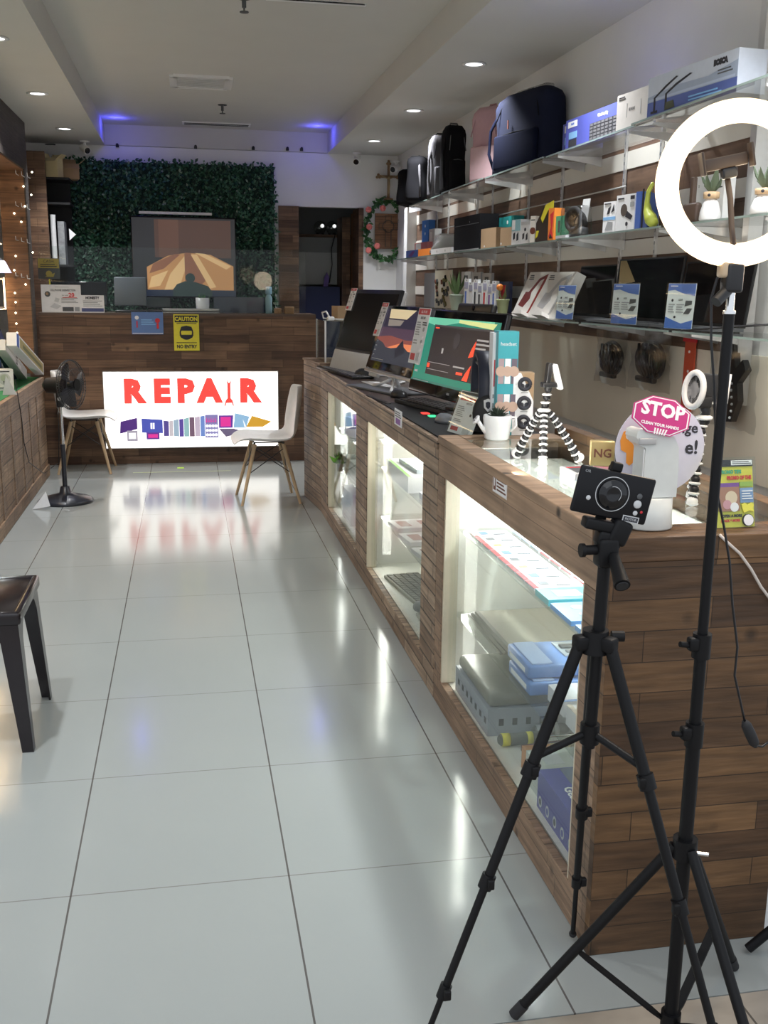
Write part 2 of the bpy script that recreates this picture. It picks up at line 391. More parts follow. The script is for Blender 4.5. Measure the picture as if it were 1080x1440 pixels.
# ================================================================ CEILING FITTINGS
def downlight(x, y, lab):
    t_ = thing('downlight', lab, 'downlight', (x, y, ZC), group='recessed downlights in the two soffits')
    mb = MB(); mb.lathe([(.052, -.001), (.075, -.001), (.078, -.006), (.055, -.008), (.052, -.001)], WHITE, 28); mb.build('trim_ring', t_)
    mb = MB(); mb.lathe([(.0001, -.004), (.053, -.004), (.053, -.002), (.0001, -.002)], LED, 28); mb.build('lens', t_)
names = {2: 'nearest', 3: 'second nearest', 4: 'third'}
for i, y in enumerate(LYS[2:]):
    downlight(RX, y, 'round downlight in the right soffit, ' + ('out of frame above the camera side', 'the nearest in view and above the keyboard cartons', 'the middle one, above the backpacks', 'the farthest one, nearest the crucifix')[i])
    downlight(LX, y, 'round downlight in the left soffit, ' + ('out of frame above the camera side', 'the nearest in view, cut by the photo edge', 'the middle one, above the wooden beam', 'the farthest one, nearest the small camera')[i])
t_ = thing('air_vent', 'square white air vent with slats in the raised ceiling', 'vent', (.52, 5.95, ZT))
mb = MB(); fw = .21
for s in (-1, 1): mb.bb(-fw, fw, s*fw-.03, s*fw+.03, -.02, 0, WHITE); mb.bb(s*fw-.03, s*fw+.03, -fw, fw, -.02, 0, WHITE)
mb.build('frame', t_); mb = MB()
for k in range(9): mb.box((0, -.16+k*.04, -.012), (.38, .022, .004), WHITE, Matrix.Rotation(.6, 3, 'X'))
mb.build('slats', t_); mb = MB(); mb.bb(-.2, .2, -.2, .2, -.003, -.001, BLACKM); mb.build('duct', t_)
t_ = thing('slot_diffuser', 'long thin slot air diffuser in the raised ceiling near the green wall', 'diffuser', (.70, 8.05, ZT))
mb = MB(); mb.bb(-.33, .33, -.07, .07, -.012, 0, WHITE); mb.build('frame', t_)
mb = MB()
for s in (-.035, .035): mb.bb(-.31, .31, s-.018, s+.018, -.014, -.012, BLACKM)
mb.build('slots', t_)
def sprinkler(x, y, lab):
    mb = MB(); mb.cyl((0, 0, -.05), (0, 0, 0), .012, DGREY); mb.cyl((0, 0, -.004), (0, 0, 0), .04, BLACKM); mb.cyl((0, 0, -.075), (0, 0, -.07), .025, DGREY); mb.cyl((0, 0, -.075), (0, 0, -.05), .005, DGREY)
    tag(mb.build('sprinkler', loc=(x, y, ZT)), lab, 'sprinkler', 'ceiling sprinklers')
sprinkler(.72, 6.98, 'dark ceiling sprinkler between the air vent and the slot diffuser')
sprinkler(.72, 3.52, 'dark ceiling sprinkler at the very top edge of the photo')
mb = MB(); mb.bb(-.28, .28, -.02, .02, -.006, 0, WHITE); mb.bb(-.27, .27, -.02, -.014, -.007, -.001, DGREY)
tag(mb.build('ceiling_hatch', loc=(1.12, 3.5, ZT)), 'edge of a white hatch in the raised ceiling at the top of the photo', 'hatch')
def cctv(loc, d, lab):
    t_ = thing('security_camera', lab, 'security camera', loc)
    mb = MB(); mb.lathe([(.0001, 0), (.045, 0), (.045, -.012), (.0001, -.015)], WHITE, 20); mb.cyl((0, 0, 0), (0, 0, -.05), .012, WHITE); mb.build('mount', t_)
    d = Vector(d).normalized(); mb = MB(); c = Vector((0, 0, -.075)); mb.cyl(c-d*.05, c+d*.05, .036, WHITE); bd = mb.build('body', t_)
    mb = MB(); mb.cyl(c+d*.05, c+d*.054, .028, GLOSSBLK); mb.build('lens', bd)
cctv(AZ(119, 198, ZC), (.5, -.8, -.4), 'small white security camera on the left soffit above the hedge wall')
cctv(AZ(502, 214, ZC), (-.3, -.8, -.5), 'small white security camera on the right soffit left of the crucifix')
cctv((2.52, 8.2, 2.93), (-.6, -.6, -.3), 'small security camera in the far right corner above the crucifix')
pth = [AZ(42, 203, ZC-.01), AZ(75, 203, ZC-.01), AZ(95, 207, ZC-.012), AZ(117, 206, ZC-.014)]
mb = MB(); mb.tube([p+Vector((0, 0, 0)) for p in pth], .006, BLACK); tag(mb.build('camera_cable'), 'black cable clipped along the left soffit to the small camera', 'cable')
# little fixings at the end of the tray
for k, px in enumerate((165, 275, 356, 404, 424)):
    c = AY(px, 204+ (px-165)*.02, YB-.02); mb = MB(); mb.cyl((0, .0, 0), (0, -.03, 0), .014, BLACKM); mb.box((0, -.01, -.012), (.03, .02, .02), BLACKM)
    tag(mb.build('spot_clip', loc=c), 'tiny black clip on the end of the raised ceiling above the hedge wall', 'clip', 'tiny black clips above the hedge wall')

# ================================================================ RIGHT COUNTER
CX0, CX1 = 1.31, 1.83
INW = mat('case_lining', (.86, .84, .78), .45, var=.02, scale=8)
TOPG = glass('counter_glass', (.90, .94, .92), 1.5)
def tube_light(par, a, b, e=9, m=None):
    mb = MB(); mb.cyl(a, b, .014, m or mat('tube_lamp', (1, 1, 1), emit=4, ecol=(1, .98, .9))); mb.build('light_tube', par)
def case_unit(t_, y0, y1, z1, wins, wmat, post, header, top):
    """carcass, per window: lining, pane, light"""
    x0, x1 = CX0, CX1
    mb = MB()
    zb, zt = .11, .935
    mb.bb(x0, x0+.03, y0, y1, 0, zb, post)                       # plinth
    mb.bb(x0, x0+.035, y0, y1, zt, z1-.031, header)                   # header
    ed = [y0]+[v for w_ in wins for v in w_]+[y1]
    for i in range(0, len(ed), 2):
        mb.bb(x0, x0+.035, ed[i], ed[i+1], zb, zt, post)
    mb.build('front_frame', t_, world=True, bevel=.003)
    for a, b_ in wins:
        mb = MB(); mb.bb(x0+.04, x1-.02, a-.06, a-.05, zb-.01, zt+.06, INW); mb.bb(x0+.04, x1-.02, b_+.05, b_+.06, zb-.01, zt+.06, INW)
        mb.bb(x1-.03, x1-.02, a-.05, b_+.05, zb-.01, zt+.06, INW); mb.bb(x0+.036, x1-.02, a-.05, b_+.05, zb-.02, zb-.004, INW)
        mb.build('lining', t_, world=True)
        mb = MB(); mb.bb(x0+.026, x0+.031, a-.01, b_+.01, zb-.01, zt+.01, GLASS); mb.build('glass_front', t_, world=True)
        mb = MB()
        for v in (a, b_-.016):
            mb = MB(); mb.bb(x0+.005, x0+.06, v, v+.016, zb, zt, mat('pale_edge', (.62, .55, .42), .5)); mb.build('window_edge', t_, world=True)
# near unit
t1 = thing('display_counter', 'near wooden display counter with a glass top and one big lit window beside the tripod', 'display counter', (1.57, .35, 0), group=None)
Y0, Y1, Z1 = -.458, 1.20, 1.088
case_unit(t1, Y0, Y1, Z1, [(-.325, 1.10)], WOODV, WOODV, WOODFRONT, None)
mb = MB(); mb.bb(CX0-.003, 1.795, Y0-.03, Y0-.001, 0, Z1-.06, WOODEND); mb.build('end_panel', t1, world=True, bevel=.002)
mb = MB()
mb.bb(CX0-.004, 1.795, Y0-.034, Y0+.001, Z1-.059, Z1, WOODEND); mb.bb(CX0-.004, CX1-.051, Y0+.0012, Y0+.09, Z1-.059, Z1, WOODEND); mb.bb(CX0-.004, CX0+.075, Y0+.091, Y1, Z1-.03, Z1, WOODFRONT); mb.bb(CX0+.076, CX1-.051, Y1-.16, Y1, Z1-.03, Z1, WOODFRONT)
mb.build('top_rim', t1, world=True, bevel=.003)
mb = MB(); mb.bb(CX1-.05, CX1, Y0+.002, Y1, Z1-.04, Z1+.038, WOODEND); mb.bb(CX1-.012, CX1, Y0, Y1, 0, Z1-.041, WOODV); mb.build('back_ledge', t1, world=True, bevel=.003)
mb = MB(); mb.bb(CX0+.07, CX1-.045, Y0+.09, Y1-.15, Z1-.004, Z1+.002, TOPG); mb.build('glass_top', t1, world=True)
for z, x0 in ((.725, 1.385), (.385, 1.375)):
    mb = MB(); mb.bb(x0, CX1-.035, -.37, 1.14, z-.006, z, GLASS2); mb.build('glass_shelf', t1, world=True)
tube_light(t1, (1.40, 1.125, .16), (1.40, 1.125, .97)); tube_light(t1, (1.40, -.36, .16), (1.40, -.36, .97))
lamp('case_light', 'AREA', (1.42, 1.11, .55), 2.2, (1, .97, .90), .05, (-PI/2, 0, 0), sy=.75)
q_ = lamp('case_uplight', 'AREA', (1.366, .35, 1.035), 8, (1, .95, .85), 1.3, (0, 0, 0), sy=.04); q_.rotation_euler = (Vector((1, 0, .52)).to_track_quat('-Z', 'X')).to_euler()
lamp('case_light', 'AREA', (1.60, .4, 1.02), 10, (.92, .97, 1), 1.3, (0, 0, PI/2), sy=.04)
# small notice on the header
M = FA((CX0-.001, .235, .945)); a = AX(690, 655, CX0); b_ = AX(716, 694, CX0)
M = FA((CX0-.001, (a.y+b_.y)/2, 0)); M.translation = Vector((CX0-.0005, (AX(691, 675, CX0).y+AX(716, 685, CX0).y)/2, AX(703, 697, CX0).z))
pack('sticker_notice', 'small white notice sticker with a dark picture on the counter header', 'notice', M, .15, .072, .0012, mat('notice_cream', (.75, .68, .62), .6),
     [('r', .03, .05, .97, .95, WPAPER), ('r', .06, .12, .24, .88, BROWNP), ('r', .12, .3, .18, .8, WPAPER), ('l', .32, .12, .94, .9, 5, BROWNP)])
# middle unit
t2 = thing('display_counter', 'middle display counter with a brick-like wooden front and two lit windows under the computers', 'display counter', (1.57, 2.9, 0))
Y0, Y1, Z1 = 1.204, 4.80, 1.062
case_unit(t2, Y0, Y1, Z1, [(1.465, 2.84), (3.20, 4.46)], WOODV, WOODBRICK, WOODBRICK, None)
mb = MB(); mb.bb(CX0+.013, CX1, Y0, Y1, Z1-.02, Z1, mat('dark_top', (.05, .032, .024), .35, var=.2)); mb.build('worktop', t2, world=True)
mb = MB(); mb.bb(CX0-.006, CX0+.012, Y0, Y1, Z1-.028, Z1+.004, WOODBRICK); mb.build('edge_strip', t2, world=True)
mb = MB(); mb.bb(CX1-.018, CX1, Y0, Y1, 0, Z1-.021, WOODV); mb.build('back_panel', t2, world=True)
for z in (.68, .40):
    for a, b_ in ((1.42, 2.88), (3.16, 4.5)):
        mb = MB(); mb.bb(1.39, CX1-.035, a, b_, z-.006, z, GLASS2); mb.build('glass_shelf', t2, world=True)
for a in (2.855, 4.475): tube_light(t2, (1.40, a, .16), (1.40, a, .97))
lamp('case_light', 'AREA', (1.42, 2.84, .55), 2.2, (1, .96, .88), .05, (-PI/2, 0, 0), sy=.75)
lamp('case_light', 'AREA', (1.42, 4.46, .55), 2, (1, .98, .93), .05, (-PI/2, 0, 0), sy=.75)
lamp('case_light', 'AREA', (1.58, 2.15, .99), 10, (1, .97, .9), 1.3, (0, 0, PI/2), sy=.04)
lamp('case_light', 'AREA', (1.58, 3.83, .99), 4, (1, .98, .93), 1.2, (0, 0, PI/2), sy=.05)
a = AX(562, 590, CX0)
pack('sticker_notice', 'tiny white sticker on the brick-like front edge of the middle counter', 'notice', FA((CX0-.0075, a.y, a.z-.03)), .17, .075, .0012, WPAPER,
     [('r', .2, .1, .8, .45, PURPLE), ('l', .1, .5, .9, .9, 3, DGREY)])
# angled end cabinet
t3 = thing('end_cabinet', 'angled wooden end cabinet at the far end of the right counter', 'cabinet', (1.5, 5.0, 0))
mb = MB(); fp = [(1.312, 4.805), (1.80, 4.805), (1.80, 5.42), (1.252, 5.42)]; mb.prism(fp, 0, 1.09, WOODBRICK); mb.build('carcass', t3, world=True, bevel=.003)
mb = MB(); mb.prism([(1.30, 4.805), (1.80, 4.805), (1.80, 5.43), (1.244, 5.43)], 1.09, 1.105, WOODV); mb.build('worktop', t3, world=True)
t4 = thing('glass_box', 'clear glass box standing on the end cabinet behind the first computer', 'glass box', (1.5, 5.0, 1.105))
mb = MB(); mb.bb(1.345, 1.351, 4.86, 5.36, 1.105, 1.40, GLASS2); mb.bb(1.345, 1.78, 4.86, 4.866, 1.105, 1.40, GLASS2); mb.bb(1.345, 1.78, 5.354, 5.36, 1.105, 1.40, GLASS2); mb.bb(1.345, 1.78, 4.86, 5.36, 1.40, 1.406, GLASS2); mb.build('panes', t4, world=True)
for x, y in ((1.344, 4.858), (1.344, 5.356)):
    mb = MB(); mb.bb(x, x+.012, y, y+.012, 1.105, 1.406, SILVER); mb.build('corner_strip', t4, world=True)

# ================================================================ REAR COUNTER
t5 = thing('rear_counter', 'rear wooden counter clad in dark strips, carrying the lit REPAIR sign', 'counter', (.3, 7.4, 0))
RX0, RX1, RY, RZ_ = AY(54, 442, 7.13).x, 1.56, 7.13, 1.395
mb = MB(); mb.bb(RX0, RX1, RY, RY+.04, 0, RZ_-.02, WOODREAR); mb.bb(RX1-.04, RX1, RY+.04, RY+.5, 0, RZ_-.02, WOODREAR); mb.build('front_panel', t5, world=True)
mb = MB(); mb.bb(RX0, RX1, RY, RY+.5, RZ_-.02, RZ_, mat('counter_top_brown', (.10, .06, .04), .35)); mb.build('worktop', t5, world=True)
t6 = thing('glass_screen', 'clear glass sneeze screen standing on the rear counter', 'glass screen', (.15, RY+.03, RZ_))
mb = MB(); mb.bb(AY(56, 400, RY).x, AY(393, 400, RY).x+.25, RY+.03, RY+.036, RZ_, AY(200, 348, RY).z, glass('screen_glass', (.93, .95, .94), -.4)); mb.build('pane', t6, world=True)
# repair sign
t7 = thing('light_box_sign', 'bright lit white sign with red REPAIR lettering and pictures of devices', 'light box', (.39, RY, .15))
SX0, SX1, SZ0, SZ1 = -.415, 1.195, .152, .868
mb = MB(); mb.bb(SX0, SX1, RY-.045, RY-.002, SZ0, SZ1, SILVER); mb.build('housing', t7, world=True)
SW, SH = SX1-SX0-.012, SZ1-SZ0-.012
mb = MB().at(FC(((SX0+SX1)/2, RY-.0455, SZ0+.006)))
SGN = mat('sign_white', (1, 1, 1), emit=1.5, ecol=(1, .97, .90)); SRED = mat('sign_red', (.5, .05, .04), emit=.9, ecol=(.80, .055, .045))
mb.bb(-SW/2, SW/2, 0, SH, -.001, 0, SGN)
def em(n, c, e=.75): return mat('sign_'+n, tuple(q*.5 for q in c), emit=e*.85, ecol=tuple(q**1.6 for q in c))
its = []
for ch, x in (('R', .165), ('E', .325), ('P', .46), ('A', .60), ('R', .83)):
    mb.text(ch, .285, ((x-.5)*SW, .735*SH, .0006), SRED, sx=1.0, bold=.019)
x = .713
panel(mb, SW, SH, [('p', [(x-.009, .62), (x+.009, .62), (x+.009, .86), (x-.009, .86)], SRED), ('c', x, .865, .03, SRED), ('c', x, .872, .018, SGN),
    ('p', [(x-.028, .55), (x-.022, .54), (x-.016, .585), (x+.016, .585), (x+.022, .54), (x+.028, .55), (x+.02, .62), (x+.009, .65), (x-.009, .65), (x-.02, .62)], SRED)])
dv = [((.08, .19), (.18, .25), (.18, .40), (.085, .35), 'imac', (.18, .08, .35)), ((.205, .2), (.325, .19), (.325, .37), (.205, .39), 'blue', (.16, .20, .62)),
      ((.33, .15), (.36, .15), (.36, .35), (.33, .36), 'v1', (.20, .16, .45)), ((.362, .15), (.385, .15), (.385, .36), (.362, .35), 'v2', (.72, .68, .72)),
      ((.387, .15), (.418, .14), (.418, .38), (.387, .36), 'v3', (.50, .62, .72)), ((.42, .14), (.445, .14), (.445, .38), (.42, .375), 'v4', (.22, .16, .50)),
      ((.447, .14), (.477, .14), (.477, .40), (.447, .38), 'v5', (.45, .66, .68)), ((.479, .14), (.508, .14), (.508, .40), (.479, .40), 'v6', (.32, .22, .30)),
      ((.51, .14), (.54, .14), (.54, .41), (.51, .40), 'v7', (.70, .62, .72)), ((.542, .14), (.568, .14), (.568, .42), (.542, .41), 'v8', (.30, .42, .75)),
      ((.57, .12), (.645, .12), (.645, .43), (.57, .43), 'ph', (.38, .36, .62)), ((.65, .25), (.73, .25), (.735, .42), (.65, .42), 'v9', (.24, .12, .50)),
      ((.65, .24), (.735, .24), (.81, .19), (.69, .13), 'kb', (.28, .24, .36)), ((.735, .25), (.81, .25), (.83, .40), (.745, .45), 'lt', (.45, .66, .85)),
      ((.81, .26), (.91, .26), (.96, .33), (.845, .41), 'yl', (.80, .52, .10)), ((.23, .11), (.305, .11), (.305, .20), (.23, .20), 'sm', (.25, .10, .45)), ((.12, .09), (.18, .09), (.18, .23), (.12, .23), 'tb', (.55, .52, .60))]
panel(mb, SW, SH, [('p', [p[0], p[1], p[2], p[3]], em(p[4], p[5])) for p in dv])
pr = [('t', .265, .29, .10, '●', em('w', (.9, .85, .8), 1.2))] if False else [('r', .255, .25, .265, .33, em('w', (.9, .9, .9), 1.1)), ('r', .268, .25, .278, .33, em('w', (.9, .9, .9), 1.1)), ('r', .24, .13, .295, .18, em('mag', (.8, .1, .45), .9)), ('r', .66, .27, .72, .40, em('mag', (.8, .1, .45), .9)), ('r', .13, .12, .17, .2, em('w', (.9, .9, .9), 1.1)), ('p', [(.79, .37), (.81, .26), (.80, .26)], em('w', (.9, .9, .9), 1.1))]
for i in range(4):
    for j in range(3): pr.append(('c', .582+i*.017, .16+j*.06, .02, em('w', (.9, .9, .9), 1.1)))
for i in range(5): pr.append(('p', [(.575+i*.013, .33), (.583+i*.013, .33), (.579+i*.013, .40-.01*(i % 2))], em('mag', (.8, .1, .45), .9)))
panel(mb, SW, SH, pr, z=LZ*8); mb.build('face', t7, world=True)
# caution and blue signs
a = AY(263, 493, RY-.001)
BW = 35/1432*(a-CPOS).dot(CW)
pack('caution_sign', 'yellow caution sign with a masked face and NO ENTRY lettering on the rear counter', 'sign', FC((a.x, RY-.012, a.z)), BW, BW*1.43, .002, YELLOW,
     [('r', .05, .78, .95, .97, INK), ('t', .5, .87, .15, 'CAUTION', YELLOW, 'CENTER', .0003, .92, .002), ('l', .12, .73, .9, .77, 1, INK), ('c', .5, .49, .19, INK), ('c', .5, .50, .15, mat('sign_face', (.85, .75, .05))), ('p', [(.22, .44), (.78, .44), (.72, .36), (.5, .30), (.28, .36)], INK), ('p', [(.24, .55), (.76, .55), (.7, .66), (.5, .69), (.3, .66)], INK),
      ('l', .1, .20, .9, .24, 1, INK), ('t', .5, .11, .13, 'NO ENTRY', INK, 'CENTER', .0003, .85, .002)])
a = AY(208, 470, RY)
pack('blue_notice', 'small blue notice with little red figures stuck on the rear counter', 'notice', FC((a.x, RY-.012, a.z)), 41/1432*9.9, 29/1432*9.9, .002, mat('notice_blue', (.13, .23, .50), .5),
     [('r', .02, .03, .98, .06, WPAPER), ('l', .3, .4, .75, .7, 3, LBLUE), ('c', .17, .75, .09, WPAPER), ('r', .15, .3, .19, .6, RED), ('c', .82, .62, .11, RED), ('r', .79, .25, .86, .5, RED)])
# two small green floor marks near the sign
GM = mat('lime_tape', (.45, .75, .05), .4); a = AZ(254, 658, 0)
mb = MB(); mb.bb(-.03, .03, -.035, .035, 0, .0008, GM); tag(mb.build('floor_tape', loc=a), 'small square of lime tape on the tiles before the sign', 'tape')
mb = MB(); mb.bb(-.42, .45, -.006, .006, 0, .0008, mat('lime_tape_thin', (.50, .60, .22), .3)); tag(mb.build('floor_tape', loc=AZ(254, 662, 0)-Vector((0, .05, 0))), 'thin pale lime tape line across the tiles before the sign', 'tape')
# ================================================================ BACK WALL
def leaf(mb, p, d, up, l, wd, m, fold=.25):
    d = d.normalized(); s = d.cross(up).normalized(); n = s.cross(d)
    mb.add([p, p+d*l*.5+s*wd/2+n*fold*wd, p+d*l, p+d*l*.5-s*wd/2+n*fold*wd, p+d*l*.5], [(0, 1, 4), (1, 2, 4), (2, 3, 4), (3, 0, 4)], m, True)
def rv(): return Vector((random.gauss(0, 1), random.gauss(0, 1), random.gauss(0, 1))).normalized()
LF = [mat('hedge_leaf_dark', (.008, .050, .024), .45, var=.3), mat('hedge_leaf', (.014, .085, .038), .45, var=.3), mat('hedge_leaf_light', (.06, .17, .10), .4, var=.3)]
LP = mat('hedge_leaf_pale', (.28, .36, .27), .5)
GX0, GX1, GZ0, GZ1 = -.80, 1.30, .9, 2.865
t_ = thing('hedge_wall', 'dark green artificial hedge panel covering the back wall around the television', 'hedge panel', (.25, YB, 0))
mb = MB(); mb.bb(GX0+.02, GX1-.02, YB-.05, YB-.013, GZ0, GZ1-.02, mat('hedge_mat', (.006, .025, .018), .9)); mb.build('backing', t_, world=True)
mb = MB()
for i in range(9500):
    p = Vector((random.uniform(GX0, GX1), YB-.05-random.random()*.03, random.uniform(1.25, GZ1)))
    if -.12 < p.x < .82 and 1.65 < p.z < 2.28: continue
    d = rv(); d.y = -abs(d.y)*.8
    if d.length < .2: continue
    leaf(mb, p, d, Vector((0, -1, .2)), random.uniform(.03, .055), random.uniform(.018, .03), LP if random.random() < .035 else random.choice(LF))
o = mb.build('leaves', t_, world=True); o['kind'] = 'stuff'
# television
t_ = thing('television', 'black flat television on the hedge wall showing an orange draped tent', 'television', (.35, 8.24, 1.6))
a, b_ = AY(183, 303, 8.22), AY(331, 303, 8.22)
TW, TH = b_.x-a.x, .80
M = FC(((a.x+b_.x)/2, 8.20, a.z-TH))
mb = MB().at(M); mb.rbox((0, TH/2, -.03), (TW, TH, .06), .008, GLOSSBLK); mb.build('body', t_, world=True)
def scr(n, c, e=.35): return mat('screen_'+n, c, .2, emit=e, ecol=c)
mb = MB().at(M); o1, o2, o3, o4 = scr('orange', (.62, .30, .11), .38), scr('sand', (.75, .48, .22), .5), scr('rust', (.36, .14, .07), .3), scr('deep', (.018, .04, .035), .3)
panel(mb, TW, TH, [('r', .01, .02, .99, .98, scr('dark', (.018, .016, .018), .4)), ('r', .22, .5, .95, .96, scr('umber', (.10, .045, .028), .35)), ('r', .26, .50, .45, .96, scr('umber2', (.14, .06, .035), .4)),
   ('p', [(.14, .10), (.14, .38), (.34, .52), (.52, .56), (.75, .54), (.97, .40), (.97, .10)], o1),
   ('p', [(.16, .30), (.30, .36), (.46, .54), (.40, .54), (.2, .42)], o3), ('p', [(.30, .10), (.36, .3), (.52, .55), (.50, .34), (.44, .12)], o2), ('p', [(.50, .56), (.56, .56), (.70, .22), (.60, .1), (.50, .2)], o3),
   ('p', [(.60, .56), (.70, .55), (.95, .40), (.90, .36)], o2), ('p', [(.56, .54), (.62, .54), (.80, .14), (.74, .12)], o2), ('p', [(.15, .12), (.26, .15), (.34, .34), (.18, .26)], o2),
   ('r', .01, .02, .99, .10, scr('navy', (.01, .02, .05), .3)), ('p', [(.38, .02), (.38, .10), (.42, .17), (.50, .21), (.60, .2), (.72, .15), (.76, .08), (.76, .02)], o4), ('c', .55, .25, .06, o4)], z=.001)
mb.build('screen', t_, world=True)
mb = MB(); mb.bb(-.36, .36, -.04, .02, 0, .025, WHITE); tag(mb.build('sensor_bar', loc=AY(247, 302, 8.27)+Vector((0, 0, .0))), 'slim white bar lying along the top of the television', 'bar')
# crucifix
c = AY(546, 281, YB-.06)
t_ = thing('crucifix', 'brown standing crucifix high on the back wall above the rose wreath', 'crucifix', c)
CRB = mat('crucifix_brown', (.28, .17, .09), .4, .2); s = .0077
mb = MB(); mb.bb(-.012, .012, -.012, .012, 0, .36, CRB); mb.bb(-.10, .10, -.012, .012, .22, .245, CRB)
for x, z in ((0, .37), (-.108, .232), (.108, .232)):
    for k in range(3): mb.sph((x+.016*math.cos(k*2.1+1.57), 0, z+.016*math.sin(k*2.1+1.57)), .015, CRB, n=6)
mb.build('cross', t_)
mb = MB(); CRG = mat('corpus', (.45, .33, .18), .4, .4); mb.tube([(0, -.02, .06), (.004, -.025, .14), (0, -.02, .20)], .012, CRG, rr=(.006, .009, .012)); mb.tube([(-.08, -.018, .24), (0, -.02, .205), (.08, -.018, .24)], .005, CRG); mb.sph((0, -.025, .222), .013, CRG, n=6); mb.build('figure', t_)
mb = MB(); mb.lathe([(.05, 0), (.05, .012), (.02, .02), (.012, .05)], CRB); mb.build('base', t_)
# wreath
c = AY(541, 324, YB-.05)
t_ = thing('rose_wreath', 'oval wreath of green leaves and pink roses on the back wall right of the doorway', 'wreath', c)
mb = MB(); ra, rb = .20, .30
ring = [Vector((ra*math.cos(a*PI/20), 0, rb*math.sin(a*PI/20))) for a in range(40)]
mb.tube(ring, .008, mat('stem_green', (.08, .16, .05), .6), closed=True)
WL = [mat('wreath_leaf', (.05, .17, .05), .5, var=.3), mat('wreath_leaf_dark', (.03, .10, .035), .5, var=.3)]
for i in range(300):
    a = random.random()*2*PI; p = Vector((ra*math.cos(a), 0, rb*math.sin(a)))+rv()*.02; d = rv(); d.y = -abs(d.y)
    leaf(mb, p, d, Vector((0, -1, 0)), .055, .03, random.choice(WL))
mb.build('foliage', t_)
RP = mat('rose_pink', (.80, .22, .20), .6, var=.15)
for px, py in ((518, 295), (538, 293), (567, 303), (519, 319), (530, 346), (518, 352), (565, 344)):
    q = AY(px, py, YB-.09)-c; mb = MB(); mb.sph(q, .026, RP, n=8)
    for k in range(7):
        a = k*.9; mb.sph(q+Vector((math.cos(a)*.017, -.012, math.sin(a)*.017)), .017, RP, (1, .6, 1), n=6, R=Matrix.Rotation(-a, 3, 'Y'))
    mb.build('rose', t_)
c = AY(545, 350, YB-.02)
t_ = thing('prayer_board', 'small wooden board with a wire cross frame hanging inside the rose wreath', 'wall board', c)
mb = MB(); mb.bb(-.14, .14, -.02, 0, 0, .36, WOODLIT); mb.build('board', t_)
mb = MB(); W_ = mat('wire', (.06, .05, .04), .5)
for p in ([(-.03, -.03, .02), (-.03, -.03, .20), (-.10, -.03, .20), (-.10, -.03, .26), (-.03, -.03, .26), (-.03, -.03, .34), (.03, -.03, .34), (.03, -.03, .26), (.10, -.03, .26), (.10, -.03, .20), (.03, -.03, .20), (.03, -.03, .02)],): mb.tube(p, .004, W_, closed=True)
mb.tube([(.06*math.cos(a*PI/12), -.03, .23+.06*math.sin(a*PI/12)) for a in range(24)], .004, W_, closed=True); mb.build('wire_cross', t_)
# back room seen through the doorway
sh = AY(455, 330, 9.5).z
mb = MB(); mb.bb(DX0+.2, DX1+.1, 9.45, 9.95, sh-.03, sh, WOODREAR); tag(mb.build('wall_shelf'), 'dark wooden shelf in the back room carrying two glass domes', 'shelf')
for px, lab in ((450, 'glass dome on the back room shelf, the left one'), (467, 'glass dome on the back room shelf, the right one')):
    c = AY(px, 319, 9.6); c.z = sh; t_ = thing('glass_dome', lab, 'dome lamp', c, group='glass domes in the back room')
    mb = MB(); mb.sph((0, 0, .085), .075, glass('dome_glass', (.75, .77, .75), 2.5), n=12); mb.build('globe', t_); mb = MB(); mb.cyl((0, 0, 0), (0, 0, .02), .05, BLACK); mb.build('base', t_)
    mb = MB(); mb.sph((.02, -.05, .10), .022, mat('bulb_dim', (1, 1, 1), emit=1.0)); mb.build('bulb', t_)
def bxx(name, lab, cat, p0, p1, z0, z1, y0, y1, m, items=(), group=None):
    a, b2 = AY(p0, 400, y0), AY(p1, 400, y0)
    return pack(name, lab, cat, FC(((a.x+b2.x)/2, y0, z0)), b2.x-a.x, z1-z0, y1-y0, m, items, group)
bxx('white_board', 'pale grey board leaning in the back room behind the doorway', 'board', 420, 474, AY(450, 400, 9.3).z, sh-.04, 9.3, 9.33, mat('pale_board', (.42, .44, .44), .4), [('r', 0, .68, 1, 1, mat('grey_panel', (.20, .21, .21)))])
a = AY(450, 442, 9.0)
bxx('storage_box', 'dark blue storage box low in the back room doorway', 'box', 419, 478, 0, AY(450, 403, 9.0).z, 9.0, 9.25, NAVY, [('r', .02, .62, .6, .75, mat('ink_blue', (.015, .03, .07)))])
bxx('wooden_cabinet', 'tall wooden cabinet side on the right of the back room', 'cabinet', 481, 492, 0, AY(485, 305, 8.95).z, 8.95, 9.35, WOODREAR)
bxx('shelf_divider', 'narrow dark wooden upright in the back room', 'board', 496, 508, 0, AY(500, 300, 8.8).z, 8.8, 8.95, WOODLIT)
c = AY(470, 330, 9.25)
mb = MB(); mb.tube([AY(471, 331, 9.22), AY(466, 350, 9.22), AY(467, 372, 9.22), AY(463, 398, 9.22)], .006, BLACK); tag(mb.build('hanging_cable'), 'black cable hanging in front of the pale board in the back room', 'cable')
mb = MB(); q = AY(448, 437, 8.7)
a = AY(452, 432, 8.6)
mb = MB(); mb.prism([(-.02, 0), (.03, 0), (.045, .10), (.02, .16), (-.01, .10)], -.02, .02, mat('purple_bag', (.12, .06, .35), .4)); tag(mb.build('plastic_bag', M=FC(Vector((AY(458, 415, 9.05).x, 9.1, AY(450, 403, 9.0).z)))), 'small purple plastic bag on the dark blue storage box', 'bag')

